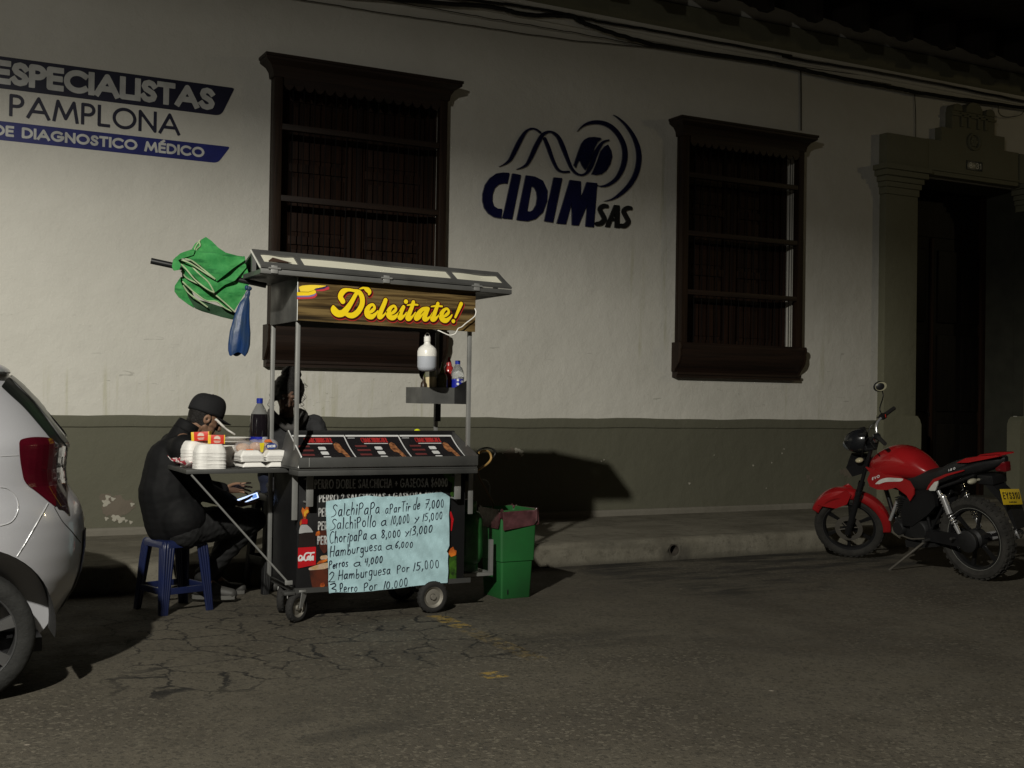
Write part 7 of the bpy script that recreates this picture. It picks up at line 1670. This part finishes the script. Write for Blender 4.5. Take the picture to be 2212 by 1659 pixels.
# frame, engine, exhaust, swingarm, shocks, stand
q = MB()
for sx in (-1, 1):
    q.tube(smooth_pts([(sx * .03, .93, .87), (sx * .07, .80, .70), (sx * .09, .40, .665), (sx * .095, .15, .74), (sx * .07, -.10, .83)], 5), .013, 8); q.tube(smooth_pts([(sx * .085, .42, .66), (sx * .09, .38, .50), (sx * .08, .36, .33)], 4), .014, 8)
    q.tube([(sx * .085, .36, .36), (sx * .085, .12, .70)], .011, 8)
q.tube(smooth_pts([(0, .93, .82), (0, .86, .62), (0, .80, .42), (0, .70, .33)], 5), .019, 10); bp_(q, 'bike_frame', M_BB, smooth=60)
q = MB(); q.box(-.085, .085, .36, .74, .27, .43, .04); q.lathe([(0, -.125), (.075, -.125), (.088, -.11), (.09, 0), (.088, .11), (.075, .125), (0, .125)], (0, .46, .355), 30, Matrix.Rotation(R(90), 4, 'Y')); q.lathe([(0, -.12), (.05, -.12), (.064, -.10), (.066, 0), (.064, .11), (0, .12)], (0, .67, .35), 26, Matrix.Rotation(R(90), 4, 'Y')); bp_(q, 'engine', M_ENG, smooth=40)
q = MB()
for i in range(9): z = .445 + i * .018; w_ = .075 - .0015 * abs(i - 4); q.box(-w_, w_, .55 + i * .003, .69 + i * .003, z, z + .006)
q.box(-.055, .055, .575, .675, .43, .61, .01); q.box(-.05, .05, .57, .69, .607, .655, .012); bp_(q, 'cylinder', M_ENG)
q = MB(); q.cyl((-.03, .50, .57), (-.03, .56, .57), .028, n=16).box(-.05, .0, .42, .50, .54, .60, .012); bp_(q, 'carburettor', M_DUST)
bp_(MB().tube(smooth_pts([(.03, .70, .57), (.05, .80, .52), (.06, .80, .38), (.08, .70, .26), (.11, .45, .22), (.125, .20, .25)], 6), .018, 12), 'exhaust_pipe', M_DUST, smooth=60)
bp_(MB().cyl((.13, .22, .25), (.165, -.25, .36), .040, .046, 24).cyl((.165, -.25, .36), (.166, -.28, .367), .034, .02, 20), 'silencer', M_CHR, smooth=40)
bp_(MB().cyl((-.06, .70, .56), (-.075, .78, .40), .014, n=12), 'chrome_downtube', M_CHR, smooth=60)
for sx in (-1, 1):
    bp_(MB().prism([(.40, .335), (.40, .375), (.0, .348), (-.06, .345), (-.06, .295), (.0, .30)], lambda u, v: (sx * .075, u, v), lambda u, v: (sx * .100, u, v)), 'swingarm', M_BB, smooth=30)
    t0, t1 = Vector((sx * .135, .205, .700)), Vector((sx * .120, .055, .375)); dd_ = (t1 - t0).normalized(); q = MB()
    q.cyl(t0, t0 + dd_ * .05, .016, n=14); q.cyl(t0 + dd_ * .05, t1, .007, n=10); q.cyl(t1 - dd_ * .07, t1, .018, .015, 14)
    u_ = dd_.orthogonal().normalized(); v_ = dd_.cross(u_); q.tube([t0 + dd_ * (.045 + .24 * i / 110) + (u_ * math.cos(i * .57) + v_ * math.sin(i * .57)) * .023 for i in range(111)], .0048, 8); bp_(q, 'shock_absorber', M_CHR, smooth=60)
can = Vector((-.150, .150, .655)); bp_(MB().cyl(can, can + Vector((.0, -.045, -.125)), .024, .024, 24).ball(can, .0238, seg=16, ring=8), 'reservoir', M_CHR, smooth=60)
bp_(MB().lathe([(0, -.02), (.07, -.018), (.085, -.01), (.085, .01), (0, .012)], (-.105, .0, .318), 32, Matrix.Rotation(R(90), 4, 'Y')), 'sprocket_cover', M_ENG)
q = MB(); q.prism([(.02, .265), (.42, .285), (.44, .33), (.40, .36), (.02, .378)], lambda u, v: (-.118, u, v), lambda u, v: (-.104, u, v)); bp_(q, 'chain_guard', M_BB, smooth=0)
q = MB(); q.cyl((-.09, .42, .27), (-.27, .655, .045), .010, n=10); q.ball((-.272, .66, .040), (.022, .03, .008)); bp_(q, 'side_stand', M_DUST)
for sx in (-1, 1): bp_(MB().cyl((sx * .09, .36, .29), (sx * .20, .345, .30), .012, n=10), 'foot_peg', M_RUB); bp_(MB().cyl((sx * .10, .11, .33), (sx * .17, .10, .34), .011, n=10), 'foot_peg', M_RUB)
q = MB(); q.tube(smooth_pts([(-.12, .40, .30), (-.13, .52, .285), (-.13, .62, .30)], 4), .006, 8); q.cyl((-.115, .62, .30), (-.16, .62, .30), .009); bp_(q, 'gear_lever', M_DUST)
bp_(MB().prism([(.62, .20), (.48, .21), (.30, .24), (.32, .265), (.50, .25), (.62, .26)], lambda u, v: (-.10, u, v), lambda u, v: (.05, u, v)), 'sump_guard', M_ENG)
bp_(MB().box(-.09, .07, .42, .58, .46, .64, .02), 'airbox', M_BB)

# ------------------------------------------------------------------ the two street lanterns that light the scene (behind the photographer and far right)
def lantern(pos, base, lab, light):
    e = empty('street_lamp', base, lab, 'street lamp', 'street lamps outside the photo'); B_ = Vector(base)
    q = MB(); q.cyl((B_.x, B_.y, 0), (B_.x, B_.y, pos[2] + .35), .06, .04, 16); q.tube(smooth_pts([(B_.x, B_.y, pos[2] + .3), (B_.x + (pos[0] - B_.x) * .4, B_.y + (pos[1] - B_.y) * .4, pos[2] + .5), (pos[0], pos[1], pos[2] + .28)], 5), .025, 8); sub(q, 'pole', M_STD, e, base, smooth=50)
    q = MB(); q.box(pos[0] - .14, pos[0] + .14, pos[1] - .3, pos[1] + .3, pos[2] + .16, pos[2] + .28, .03); sub(q, 'lamp_head', M_STD, e, base)
    light.parent = e; light.location = Vector(pos) - B_
lantern(LAMP1, (-1.9, -.6, 0), 'grey street lamp behind the photographer, its head over the road', key_light)
lantern(LAMP2, (18.5, .6, 0), 'grey street lamp far to the right down the road', far_light)
